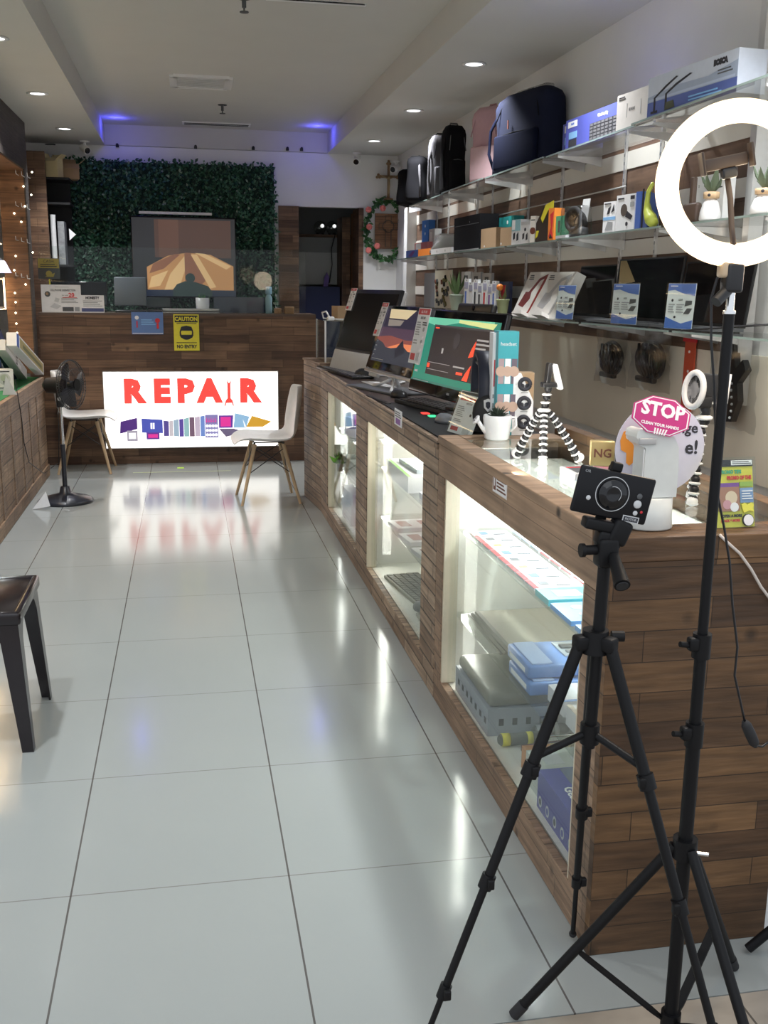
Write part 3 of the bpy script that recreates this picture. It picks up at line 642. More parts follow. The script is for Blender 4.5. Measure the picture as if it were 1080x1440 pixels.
# ================================================================ ON THE REAR COUNTER
ZR = RZ_
def rear(px0, px1, pyt, y): # frame on rear counter
    a, b2 = AY(px0, pyt, y), AY(px1, pyt, y); return FC(((a.x+b2.x)/2, y, ZR)), b2.x-a.x, a.z-ZR
M, w_, h_ = rear(57, 113, 400, RY+.012)
pack('poster', 'white cellphone disinfection poster with a red 20 behind the glass on the rear counter', 'poster', M, w_, h_, .003, WPAPER,
     [('l', .35, .90, .7, .93, 1, GREY), ('t', .55, .80, .10, 'CELLPHONE DISINFECTION', INK, 'CENTER', .0004, .72, .0005), ('t', .76, .63, .20, '20', RED, 'CENTER', .0004, 1, .002), ('t', .60, .62, .07, 'for only', INK), ('c', .16, .66, .10, DGREY), ('c', .15, .67, .05, CARD),
      ('l', .5, .34, .92, .54, 4, GREY), ('r', .52, .05, .8, .20, DGREY), ('r', .83, .05, .95, .2, GREY), ('p', [(.2, .2), (.38, .12), (.5, .24), (.32, .34)], LGREY), ('p', [(.32, .4), (.42, .36), (.46, .5), (.36, .54)], LGREY), ('l', .53, .52, .9, .56, 1, RED)])
M, w_, h_ = rear(113, 146, 415, RY+.014)
pack('poster', 'smaller white HONEST notice right of the cellphone disinfection poster', 'poster', M, w_, h_, .003, WPAPER,
     [('t', .5, .84, .20, 'HONESTY', INK, 'CENTER', .0004, .85, .002), ('l', .1, .34, .92, .72, 4, GREY), ('r', .03, .06, .97, .26, mat('slate_blue', (.08, .10, .25)))])
a = AY(53, 392, RY+.02); b2 = AY(82, 363, RY+.02)
t_ = thing('table_sign', 'small yellow and black sign on a stand behind the white poster', 'sign', ((a.x+b2.x)/2, RY+.075, ZR))
mb = MB().at(FC(((a.x+b2.x)/2, RY+.07, a.z))); w_ = b2.x-a.x; h_ = b2.z-a.z; mb.rbox((0, h_/2, -.004), (w_, h_, .006), .002, DGREY); panel(mb, w_, h_, [('r', .02, .52, .98, .98, mat('mustard', (.50, .38, .08))), ('t', .5, .84, .2, 'CASH', INK, 'CENTER', .0004, 1), ('l', .12, .56, .88, .74, 2, INK), ('c', .5, .25, .15, mat('mustard', (.50, .38, .08))), ('p', [(.3, .1), (.7, .1), (.78, .3), (.6, .22)], mat('mustard', (.50, .38, .08)))]); mb.build('plate', t_, world=True)
mb = MB(); mb.cyl(((a.x+b2.x)/2, RY+.078, ZR), ((a.x+b2.x)/2, RY+.078, a.z+.02), .006, YELLOW); mb.cyl(((a.x+b2.x)/2, RY+.078, ZR), ((a.x+b2.x)/2, RY+.078, ZR+.01), .03, YELLOW); mb.build('stand', t_, world=True)
def screen_back(name, lab, cat, p0, p1, pyt, y, m, m2, lean=.12):
    a, b2 = AY(p0, pyt, y), AY(p1, pyt, y); w_ = b2.x-a.x; h_ = a.z-ZR
    t_ = thing(name, lab, cat, M=FC(((a.x+b2.x)/2, y, ZR)))
    mb = MB(); mb.rbox((0, h_*.55+.02, 0), (w_, h_*.9-.02, .03), .008, m, Matrix.Rotation(-lean, 3, 'X')); mb.build('display', t_)
    mb = MB(); mb.rbox((0, .011, 0), (w_*.95, .022, .20), .006, m2); mb.build('base', t_); return t_
screen_back('monitor', 'wide black monitor standing behind the white poster on the rear counter', 'monitor', 68, 150, 397, RY+.28, GLOSSBLK, BLACK)
screen_back('laptop', 'open grey laptop seen from behind on the rear counter', 'laptop', 160, 205, 391, RY+.22, mat('laptop_grey', (.16, .18, .21), .35), BLACK)
screen_back('laptop', 'dark laptop on the rear counter below the television picture, right of the grey laptop', 'laptop', 206, 240, 420, RY+.30, mat('laptop_dark', (.02, .03, .03), .35), BLACK)
bxx('glossy_booklet', 'dark navy display panel low behind the glass right of the white mug', 'panel', 300, 372, ZR, AY(330, 418, RY+.33).z, RY+.33, RY+.36, mat('booklet_navy', (.01, .015, .045), .2))
M, w_, h_ = rear(228, 309, 432, RY+.10)
mb = MB(); mb.box((0, .012, -.06), (w_, .018, .12), WHITE)
for s in (-1, 1): mb.box((s*(w_/2-.004), .025, -.06), (.008, .03, .12), WHITE)
mb.box((0, .025, -.004), (w_, .03, .008), WHITE); mb.box((0, .025, -.116), (w_, .03, .008), WHITE); tag(mb.build('tray', M=M), 'long shallow white tray on the rear counter behind the glass', 'tray')
# white mug with small plant
c = AY(285, 440, RY+.06); c.z = ZR
t_ = thing('potted_plant', 'tiny plant in a white mug by the white tray on the rear counter', 'plant', (AY(285, 430, RY+.28).x, RY+.28, ZR))
mb = MB(); mb.lathe([(.05, 0), (.06, .01), (.065, .14), (.058, .14), (.054, .1), (.0001, .1)], WHITE); mb.build('mug', t_)
mb = MB()
for i in range(26): leaf(mb, Vector((random.uniform(-.03, .03), random.uniform(-.03, .03), .11)), Vector((random.gauss(0, .7), random.gauss(0, .7), 1)), rv(), .07, .02, WL[0])
mb.build('leaves', t_)
t_ = thing('spray_bottle', 'pale blue bottle standing behind the glass at the right of the hedge wall', 'bottle', (AY(378, 430, RY+.18).x, RY+.18, ZR))
mb = MB(); mb.lathe([(.028, 0), (.032, .01), (.032, .15), (.02, .175), (.018, .18)], mat('bottle_blue', (.35, .55, .65), .25)); mb.build('body', t_); mb = MB(); mb.lathe([(.028, .18), (.03, .185), (.03, .245), (.02, .252), (.0001, .252)], mat('cap_blue', (.30, .52, .68), .3)); mb.build('cap', t_)
for p0, p1, s in ((386, 396, 'left, smaller'), (401, 414, 'right, larger')):
    a, b2 = AY(p0, 432, RY+.1), AY(p1, 432, RY+.1); w_ = b2.x-a.x; mb = MB(); mb.rbox((0, w_*.38, -w_*.4), (w_, w_*.76, w_*.8), .006, mat('block_wood', (.42, .25, .13), .5)); 
    tag(mb.build('wooden_block', M=FC(((a.x+b2.x)/2, RY+.12, ZR))), 'small wooden block near the right end of the rear counter, the '+s+' one', 'block')
# tall wooden side board and rack behind the rear counter
a, b2 = AY(42, 390, 7.8), AY(72, 390, 7.8)
t_ = thing('side_rack', 'tall wooden rack with black shelves standing behind the left end of the rear counter', 'rack', ((a.x+b2.x)/2, 8.0, 0))
mb = MB(); zt = AY(50, 212, 7.8).z; mb.bb(a.x-.05, b2.x, 7.8, 7.84, 0, zt, WOODREAR); mb.build('front_board', t_, world=True)
mb = MB(); mb.bb(a.x-.05, a.x-.02, 7.841, 8.3, 0, zt, BLACKM); mb.bb(a.x-.02, b2.x+.17, 8.28, 8.30, 0, zt-.05, BLACKM); mb.build('carcass', t_, world=True)
for z in (AY(85, 250, 7.95).z, AY(85, 285, 7.95).z, AY(85, 372, 7.95).z, 1.2):
    mb = MB(); mb.bb(b2.x-.05, b2.x+.20, 7.90, 8.279, z-.02, z, BLACKM); mb.build('shelf', t_, world=True)
zs = AY(85, 250, 7.95).z
def carton(c, w_, d_, h_, rz, lab, m=CARD, name='cardboard_box', open_=True):
    t_ = thing(name, lab, 'box', c, rz); mb = MB(); tk = .006
    mb.bb(-w_/2, w_/2, -d_/2, d_/2, 0, tk, m)
    for s in (-1, 1): mb.bb(s*w_/2-tk/2, s*w_/2+tk/2, -d_/2, d_/2, tk, h_, m); mb.bb(-w_/2, w_/2, s*d_/2-tk/2, s*d_/2+tk/2, tk, h_, m)
    mb.build('body', t_)
    if open_:
        for i, (sx, sy, a_) in enumerate(((1, 0, .9), (-1, 0, .5), (0, 1, .7), (0, -1, 2.2))):
            mb = MB(); L_ = w_*.45
            if sx: mb.box((sx*(w_/2+L_/2*math.sin(a_)), 0, h_+L_/2*math.cos(a_)), (.004, d_, L_), m, Matrix.Rotation(sx*a_, 3, 'Y'))
            else: mb.box((0, sy*(d_/2+L_/2*math.sin(a_)), h_+L_/2*math.cos(a_)), (w_, .004, L_), m, Matrix.Rotation(-sy*a_, 3, 'X'))
            mb.build('flap', t_)
    return t_
carton((AY(93, 240, 8.0).x, 8.13, zs), .19, .2, .14, .2, 'opened cardboard box on top of the black shelves by the hedge wall')
CARDY = mat('cardboard_pale', (.62, .52, .30), .7)
carton((AY(72, 240, 7.93).x+.03, 7.93, zt-.0 if False else zs), .12, .1, .17, -.4, 'pale yellow cardboard carton beside the wooden rack top', CARDY)
z2 = AY(85, 372, 7.95).z
mb = MB(); mb.cyl((0, 0, 0), (0, 0, AY(76, 302, 7.95).z-z2), .025, WHITE); tag(mb.build('paper_roll', loc=(AY(76, 340, 7.95).x, 7.95, z2)), 'white paper roll standing on the black rack shelf', 'roll')
a = AY(88, 340, 8.0); mb = MB(); mb.bb(-.03, .03, -.1, .1, 0, AY(86, 312, 8.0).z-z2, mat('marbled_grey', (.30, .31, .32), .6, var=.6, scale=25)); tag(mb.build('file_box', loc=(a.x, 8.02, z2)), 'marbled grey file box beside the white paper roll', 'box')
mb = MB(); mb.prism([(0, 0), (.06, .055), (0, .11)], -.002, .002, WPAPER); tag(mb.build('paper_note', M=FC(AY(98, 338, 7.88))), 'white triangular paper sticking out from the rack by the hedge', 'paper')

# ================================================================ LEFT SIDE
LCX = -.875; LCT = .86; LY0, LY1 = 2.0, 6.62
t_ = thing('side_counter', 'low wooden side counter with a green turf top along the left wall', 'counter', (-1.2, 4.5, 0))
mb = MB(); mb.bb(LCX-.035, LCX, LY0, LY1, .10, LCT-.12, WOODLEFT); mb.bb(XL, LCX-.035, LY1-.03, LY1, .0, LCT-.02, WOODLEFT); mb.build('front_boards', t_, world=True, bevel=.003)
mb = MB(); mb.bb(LCX-.035, LCX+.012, LY0, LY1, 0, .10, WOODLEFT); mb.build('plinth', t_, world=True, bevel=.003)
mb = MB(); mb.bb(LCX-.035, LCX+.006, LY0, LY1, LCT-.12, LCT, WOODLEFT); mb.build('top_rail', t_, world=True, bevel=.003)
for k, y in enumerate((2.6, 3.2, 3.8, 4.35, 4.85, 5.3, 5.7, 6.1)):
    mb = MB(); mb.bb(LCX, LCX+.006, y, y+.05+.02*(k % 2), .10, LCT-.12, WOODV); mb.build('batten', t_, world=True)
TURF = mat('turf_green', (.02, .16, .05), .9, var=.4, scale=90, bump=1)
mb = MB(); mb.bb(XL, LCX-.03, LY0, LY1-.03, LCT-.02, LCT+.004, TURF); mb.build('turf_top', t_, world=True)
# wooden display shelving with lit shelves
DCX = -.965
t_ = thing('display_shelving', 'tall wooden display shelving with warm lit shelves above the left counter', 'shelving', (-1.2, 5, LCT+.004))
zb_ = 2.60
CY0, CY1 = AX(38, 300, DCX).y, 7.08
cx = AY(9, 420, CY0).x
mb = MB(); mb.bb(cx, DCX-.012, CY0, CY1, 0.002 if False else LCT+.006, zb_, WOODLIT); mb.build('column', t_, world=True)
mb = MB(); mb.bb(DCX-.012, DCX, CY0, CY1, LCT+.004, zb_, WOODDARK); mb.build('column_cladding', t_, world=True)
mb = MB(); mb.bb(cx-.05, DCX, LY0, CY1, zb_, ZC-.002, WOODDARK); mb.build('beam', t_, world=True)
mb = MB(); mb.bb(cx-.05, DCX-.01, LY0, CY0, zb_-.012, zb_-.0005, WOODLIT); mb.build('beam_soffit', t_, world=True)
mb = MB(); mb.bb(XL+.002, XL+.02, LY0, CY1, LCT+.004, ZC-.002, mat('shelving_back', (.55, .45, .35), .6)); mb.build('back_panel', t_, world=True)
lv = [AY(6, y, CY0-.15).z for y in (248, 292, 340, 390, 432)]
WL_ = mat('warm_led', (1, .8, .5), emit=5, ecol=(1, .72, .40))
SHW = mat('shelf_laminate', (.7, .64, .56), .4)
for i, z in enumerate(lv):
    mb = MB(); mb.bb(XL+.021, cx-.005, LY0+.5, CY0-.02, z-.012, z, SHW); mb.build('shelf', t_, world=True)
    mb = MB(); mb.bb(cx-.02, cx-.006, LY0+.5, CY0-.02, z-.018, z-.0125, WL_); mb.build('led_strip', t_, world=True)
    if i in (1, 3): lamp('shelf_light', 'AREA', (cx-.05, 4.9, z-.03), 3.0, (1, .70, .38), 1.6, (0, 0, PI/2), sy=.03)
mb = MB(); mb.bb(cx-.012, cx-.001, CY0-.05, CY0-.03, lv[4]-.02, lv[3], WL_); mb.build('led_strip', t_, world=True)
lamp('shelf_light', 'AREA', (cx-.12, 5.3, zb_-.03), 5, (1, .66, .33), .9, (0, 0, PI/2), sy=.1)
cols_ = [GREY, PURPLE, DGREY, WPAPER, NAVY, LGREY, BLACKM]
for i, z in enumerate([LCT+.004]+lv[::-1][:4]):
    zt_ = (lv[::-1]+[zb_])[i]-.03
    for k in range(7):
        y = CY0-.09-k*.075; mb = MB(); h_ = min(.20, (zt_-z)*.86)*(1-.1*((k*3+i) % 3)); w_ = random.uniform(.02, .03)
        mb.box((0, 0, h_/2), (.15, w_, h_), cols_[(k*2+i) % 7]); mb.box((.0755, 0, h_*.6), (.001, w_*.7, h_*.4), WPAPER if (k+i) % 2 else BLUE)
        dist = ('closest to the wooden column', 'second from the wooden column', 'third from the wooden column', 'fourth from the wooden column', 'fifth from the wooden column', 'sixth from the wooden column', 'farthest left of the row')[k]
        lev = ('on the turf level', 'on the lowest lit shelf', 'on the second lit shelf', 'on the third lit shelf', 'on the fourth lit shelf')[i]
        tag(mb.build('accessory_box', loc=(cx-.12, y, z+.001)), 'upright accessory box '+lev+', '+dist, 'box', 'accessory boxes on the lit left shelves')
# clip lamp and string lights
t_ = thing('clip_lamp', 'small lamp with a pale lilac shade shining on the left shelving', 'lamp', (cx+.03, 5.62, lv[3]+.03))
c = AX(3, 375, cx+.03)
t_.location = c; ROOTS[t_.name] = Matrix.Translation(c)
mb = MB(); mb.lathe([(.075, -.05), (.07, -.045), (.03, .04), (.02, .05), (.0001, .052)], mat('lilac_shade', (.8, .8, .95), .4, emit=.8, ecol=(.7, .7, 1))); mb.build('shade', t_)
mb = MB(); mb.tube([(0, 0, .05), (-.03, 0, .09), (-.10, 0, .10)], .006, GREY); mb.build('arm', t_)
t_ = thing('string_lights', 'string of tiny warm fairy lights running down the wooden column', 'string lights', (DCX, CY0, 1.5))
P = [(22, 238), (33, 262), (45, 242), (35, 290), (44, 274), (20, 300), (30, 312), (46, 355), (22, 360), (20, 380), (36, 400), (21, 412), (22, 425), (22, 440), (23, 455), (24, 468)]
pp = [AY(x, y, CY0-.012) for x, y in P]
mb = MB(); mb.tube(sorted(pp, key=lambda q: -q.z), .0015, DGREY, 5); mb.build('wire', t_, world=True)
for q in pp: mb = MB(); mb.sph(q, .0075, mat('fairy_bulb', (1, .9, .75), emit=6, ecol=(1, .85, .62)), n=6); mb.build('bulb', t_, world=True)
for i, z in enumerate((248, 292, 340, 390)):
    for k in range(3):
        q = AY(25+k*8, z-2+(k*2), CY0-.05); mb = MB(); mb.tube([(0, .045, 0), (0, -.10, -.0), (0, -.115, .03)], .003, WHITE, 6)
        tag(mb.build('display_hook', loc=(q.x, CY0-.045, q.z)), ('topmost', 'second from top', 'third from top', 'lowest')[i]+' row of hooks on the lit wooden column, '+('left', 'middle', 'right')[k]+' hook', 'hook', 'white display hooks on the wooden column')
# leaning boxes on the turf
def lean_box(name, lab, pa, pb, x, th, dep, m, items):
    a, b2 = AX(*pa, x), AX(*pb, x); a.z = max(a.z, LCT+.03); b2.z = LCT+.02+th*.3; u = (a-b2); L_ = u.length
    M = F(b2+Vector((0, 0, 0)), Vector((0, -1, 0)).cross(u) if False else Vector((1, 0, 0)).cross(u)*-1, u)
    return pack(name, lab, 'box', M, th, L_, dep, m, items)
def leaner(lab, y0, y1, x, h_, w_, d_, m, items, name='product_box'):
    ang = math.atan2(y1-y0, h_); L_ = math.hypot(h_, y1-y0)
    u = Vector((0, (y1-y0)/L_, h_/L_)); xx = Vector((1, 0, 0)); M = F((x, y0, LCT+.006), xx, u)
    return pack(name, lab, 'box', M, w_, L_, d_, m, items)
YB_ = mat('box_gold', (.50, .42, .18), .45)
def lean_aisle(lab, pT, pB, x, wd, th, m, items, name='product_box'):
    """long box leaning along the counter: top at pixel pT, foot at pB on the turf"""
    b2 = AX(*pB, x); b2.z = LCT+.006; a = AX(*pT, x); u = a-b2; u.x = 0; L_ = u.length; u.normalize()
    n = Vector((1, 0, 0)); xx = u.cross(n); M = F(b2+u*0, xx, u)    # face towards +x (aisle)
    mb = MB(); mb.box((0, L_/2, -th/2), (wd, L_, th), m); panel(mb, wd, L_, items)
    o = mb.build(name, M=M); zmin = min((M @ v.co).z for v in o.data.vertices)
    M2 = M.copy(); M2.translation.z += LCT+.005-zmin; o.matrix_world = M2; return tag(o, lab, 'box')
lean_aisle('long white and gold box leaning on the turf top beside the wooden column', (24, 486), (62, 526), -.885, .10, .072, WPAPER, [('r', .12, .03, .88, .9, YB_), ('r', .3, .1, .6, .8, mat('olive', (.22, .22, .10))), ('r', 0, .93, 1, 1, BLUE)])
lean_aisle('white and grey narrow box leaning left of the gold box on the turf', (8, 492), (38, 528), -.967, .08, .07, LGREY, [('r', .1, .3, .5, .95, WPAPER), ('t', .5, .5, .1, 'LED', INK)])
lean_aisle('dark navy box leaning behind the grey box at the photo edge', (0, 478), (24, 520), -1.045, .10, .06, NAVY, [('r', .1, .1, .9, .4, WPAPER)])
a = AX(1, 566, -.98); 
pack('bulb_box', 'white light bulb box standing on the turf at the left edge of the photo', 'box', F((-.985, AX(8, 560, -.985).y, LCT+.006), (1, .35, 0), (0, 0, 1)), .13, .155, .12, WPAPER, [('c', .5, .55, .28, LGREY), ('c', .5, .6, .18, mat('pale_olive', (.45, .5, .4))), ('p', [(.42, .45), (.58, .45), (.54, .25), (.46, .25)], DGREY), ('l', .2, .06, .8, .18, 2, INK), ('l', .2, .85, .8, .95, 1, INK)])
bxp = AX(28, 545, -.97)
mb = MB(); mb.prism([(0, 0), (.10, 0), (.03, .14)], -.003, .003, LGREY); tag(mb.build('price_card', M=F((-.95, 5.05, LCT+.005), (1, .3, 0), (0, 0, 1))), 'small grey folded card beside the light bulb box', 'card')
# fan
c = AZ(86, 712, 0); c = Vector((-.60, 5.42, 0))
t_ = thing('pedestal_fan', 'black pedestal fan with a chrome pole standing by the left counter', 'fan', c)
mb = MB(); mb.lathe([(.205, 0), (.21, .012), (.19, .03), (.10, .055), (.045, .07), (.035, .12), (.028, .125)], mat('fan_base', (.022, .025, .035), .3), 36); mb.build('base', t_)
mb = MB(); mb.cyl((0, 0, .12), (0, 0, .45), .018, mat('fan_base', (.022, .025, .035))); mb.build('lower_pole', t_)
mb = MB(); mb.cyl((0, 0, .45), (0, 0, .76), .012, CHROME); mb.build('chrome_pole', t_)
mb = MB(); mb.rbox((0, 0, .80), (.055, .055, .13), .01, BLACK); mb.cyl((0, -.03, .80), (0, -.045, .80), .016, GREY); mb.build('neck', t_)
nd = Vector((.88, -.42, .05)).normalized(); hc = Vector((.0, 0, .90))
Q = nd.to_track_quat('Z', 'Y').to_matrix()
mb = MB(); mb.cyl(hc-nd*.10, hc+nd*.05, .058, BLACK, .07, n=20); mb.cyl(hc-nd*.13, hc-nd*.10, .03, BLACK, .058, n=20); mb.build('motor', t_)
gc = hc+nd*.10; mb = MB(); W2 = mat('guard_wire', (.06, .065, .07), .3, .6)
for s in (-.04, .04):
    mb.tube([gc+Q @ Vector((.185*math.cos(a*PI/18), .185*math.sin(a*PI/18), s*.25)) for a in range(36)], .0035, W2, 6, True)
    mb.tube([gc+Q @ Vector((.12*math.cos(a*PI/14), .12*math.sin(a*PI/14), s*.9)) for a in range(28)], .002, W2, 5, True)
for k in range(44):
    a = k*2*PI/44
    for s in (-1, 1): mb.tube([gc+Q @ Vector((r*math.cos(a), r*math.sin(a), s*z)) for r, z in ((.035, .045), (.12, .036), (.17, .02), (.185, .0))], .0011, W2, 4)
gd = mb.build('guard', t_)
mb = MB(); mb.cyl(gc+nd*.046, gc+nd*.052, .045, GLOSSBLK, n=24); mb.build('badge', gd)
mb = MB(); BLD = glass('fan_blade', (.42, .42, .45), 1.5, .2); BLD = mat('blade_smoke', (.05, .05, .06), .25)
for k in range(3):
    vs = []; n_ = 7
    for i in range(n_):
        for j in range(n_):
            r = .03+.135*i/(n_-1); a = k*2*PI/3+(j/(n_-1)-.5)*(1.5-.2*i/(n_-1)); vs.append(gc+Q @ Vector((r*math.cos(a), r*math.sin(a), .018*(j/(n_-1)-.5)*2)))
    mb.add(vs, [(i*n_+j, i*n_+j+1, (i+1)*n_+j+1, (i+1)*n_+j) for i in range(n_-1) for j in range(n_-1)], BLD, True)
mb.cyl(gc-nd*.02, gc+nd*.03, .03, BLACK); mb.build('blades', t_)
pth = [(-.02, -.02, .80), (-.05, .1, .60)]
mb = MB(); pc = [AX(28, 535, -.83), AX(33, 590, -.85), AX(36, 622, -.85), AX(45, 650, -.84), AX(62, 666, -.82), AX(76, 655, -.75), Vector((-.64, 5.44, .30)), Vector((-.625, 5.42, .5)), Vector((-.62, 5.42, .75))]
pc[0].x = -.862; pc[1].x = -.862; pc[2].x = -.862; pc[3].x = -.862
mb.tube(pc, .0035, BLACK, 6); mb.build('power_cord', t_, world=True)
mb = MB(); mb.prism([(0, 0), (.13, .02), (.10, .13)], 0, .004, WPAPER); o = mb.build('paper_note', M=F(AZ(46, 716, 0)+Vector((0, -.02, .002)), (1, 0, 0), (0, .25, 1))); tag(o, 'folded white paper scrap on the tiles beside the fan base', 'paper')
# chairs
def make_chair(label, loc, rz, sc=1.1):
    M = Matrix.Translation(loc) @ Matrix.Rotation(rz, 4, 'Z') @ Matrix.Scale(sc, 4)
    t_ = thing('shell_chair', label, 'chair', M=M, group='white shell chairs with wooden legs')
    prof = [(.245, .415, .16), (.235, .435, .195), (.19, .447, .22), (.10, .442, .235), (0, .434, .238), (-.09, .432, .236), (-.155, .448, .232), (-.195, .49, .228), (-.212, .55, .225), (-.222, .62, .218), (-.232, .69, .205), (-.242, .755, .18), (-.248, .80, .14), (-.250, .818, .09)]
    nv = 13; vs = []
    for i, (y, z, hw) in enumerate(prof):
        back = max(0, min(1, (i-5)/3))
        for j in range(nv):
            u = (j/(nv-1)-.5)*2; e = abs(u)**2.5
            vs.append((u*hw, y+back*e*.055, z+(1-back)*e*.035*(1 if i > 1 else .3)))
    mb = MB(); mb.add(vs, [(i*nv+j, i*nv+j+1, (i+1)*nv+j+1, (i+1)*nv+j) for i in range(len(prof)-1) for j in range(nv-1)], mat('shell_white', (.80, .79, .77), .35), True)
    o = mb.build('seat_shell', t_); s = o.modifiers.new('s', 'SOLIDIFY'); s.thickness = .009; s.offset = 0; s2 = o.modifiers.new('b', 'SUBSURF'); s2.levels = 1; s2.render_levels = 1
    for sx in (-1, 1):
        for sy in (-1, 1):
            mb = MB(); mb.cyl((sx*.10, sy*.10, .415), (sx*.205, sy*.205, 0), .015, BEECH, .010, n=12); mb.build('leg', t_)
    mb = MB(); K = BLACK
    for sx in (-1, 1):
        mb.tube([(sx*.095, .10, .428), (sx*.095, -.10, .428)], .005, K, 6); mb.tube([(.10, sx*.10, .425), (-.10, sx*.10, .425)], .005, K, 6)
        mb.tube([(sx*.11, .11, .39), (sx*.15, -.15, .215)], .0035, K, 6); mb.tube([(sx*.11, -.11, .39), (sx*.15, .15, .215)], .0035, K, 6)
        mb.tube([(.11, sx*.11, .39), (-.15, sx*.15, .215)], .0035, K, 6); mb.tube([(-.11, sx*.11, .39), (.15, sx*.15, .215)], .0035, K, 6)
        mb.cyl((sx*.095, .10, .43), (sx*.12, .12, .35), .008, K, n=8); mb.cyl((sx*.095, -.10, .43), (sx*.12, -.12, .35), .008, K, n=8)
    mb.build('wire_frame', t_)
    return t_
make_chair('white shell chair facing left against the right counter', (.95, 5.31, 0), PI/2+.05)
make_chair('white shell chair facing right behind the pedestal fan', (-.56, 6.82, 0), -PI/2-.03)
# plastic stool
t_ = thing('plastic_stool', 'dark brown black plastic stool at the left edge of the photo', 'stool', (-.47, 1.20, 0))
SB = mat('stool_plastic', (.012, .008, .010), .16)
mb = MB(); mb.rbox((0, 0, .50), (.45, .49, .035), .015, SB)
for s in (-1, 1): mb.rbox((s*.213, 0, .497), (.028, .49, .05), .011, SB); mb.rbox((0, s*.232, .497), (.45, .028, .05), .011, SB)
for k in range(4): mb.rbox((-.02, -.09+k*.06, .519), (.16, .018, .004), .002, BLACKM)
mb.build('seat', t_)
for sx in (-1, 1):
    for sy in (-1, 1):
        mb = MB(); n_ = 12
        for i in range(n_):
            z0, z1 = .49-.49*i/n_, .49-.49*(i+1)/n_
            def sec(z):
                t = 1-z/.49; x = .215+.03*t; y = .235+.025*t; fl = max(0, 1-t*6)**2*.10; w_ = .072-.032*t; return x, y, w_, fl
            vs = []
            for z in (z0, z1):
                x, y, w_, fl = sec(z)
                for dx, dy in ((0, 0), (-(w_+fl), 0), (-(w_+fl), -.008), (-.010, -.010), (-.008, -(w_+fl)), (0, -(w_+fl))): vs.append((sx*(x+dx), sy*(y+dy), z))
            fs = [(k, (k+1) % 6, 6+(k+1) % 6, 6+k) for k in range(6)]
            if i == n_-1: fs.append((6, 7, 8, 9)); fs.append((9, 10, 11, 6))
            mb.add(vs, fs, SB, False)
        mb.build('leg', t_)
# ================================================================ RIGHT WALL SHELVES
ZS = (2.345, 1.905, 1.492); SXF = 2.25
EDGE = mat('glass_edge', (.30, .38, .35), .15)
ends = ((.62, 1.72, 2.86, 3.98, 5.1, 6.35), (.55, 1.36, 2.5, 3.5, 4.72, 6.9), (.45, 1.25, 2.2, 3.3, 4.4, 5.6, 6.9))
for r, z in enumerate(ZS):
    t_ = thing('glass_wall_shelf', ('top', 'middle', 'bottom')[r]+' long smoky glass shelf on the striped right wall, carrying '+('bags and keyboard boxes', 'small boxed accessories', 'laptops and cable packs')[r], 'shelf', (2.4, 3.5, z-.01))
    e = ends[r]
    for i in range(len(e)-1):
        dx = .012*((i*2+r) % 3)
        mb = MB(); mb.bb(SXF+dx+.003, 2.545, e[i]+.006, e[i+1]-.006, z-.009, z-.001, SHELFGLASS); mb.bb(SXF+dx, SXF+dx+.003, e[i]+.006, e[i+1]-.006, z-.009, z-.001, EDGE); mb.build('glass_pane', t_, world=True)
        for y in (e[i]+.12, e[i+1]-.12):
            mb = MB(); mb.prism([(2.30, z-.010), (2.545, z-.010), (2.545, z-.06), (2.50, z-.05), (2.30, z-.02)], -.004, .004, SILVER); M = Matrix(((1, 0, 0, 0), (0, 0, -1, y), (0, 1, 0, 0), (0, 0, 0, 1)))
            mb.v = [M @ q for q in mb.v]; mb.build('bracket', t_, world=True)
for k, px in enumerate((614, 630, 670, 691, 741, 787, 873, 922)):
    y = AX(px, 330, 2.54).y; mb = MB(); mb.bb(2.536, 2.548, y-.009, y+.009, 1.46, 2.40, SILVER)
    for j in range(22): mb.bb(2.5355, 2.5362, y-.003, y+.003, 1.50+j*.04, 1.515+j*.04, DGREY)
    struct('trim_%d' % (k+5), mb)
# thin wire rail
mb = MB(); mb.tube([AX(598, 328, 2.53), AX(745, 292, 2.53), AX(880, 262, 2.53)], .004, SILVER, 6); tag(mb.build('wire_rail'), 'thin silver wire rail along the striped wall above the middle shelf', 'rail')

def spot(pxl, xl, pxr, xr, py, r, pyt, lean=0): return face2(pxl, xl, pxr, xr, py, ZS[r]+.0005, pyt, lean)
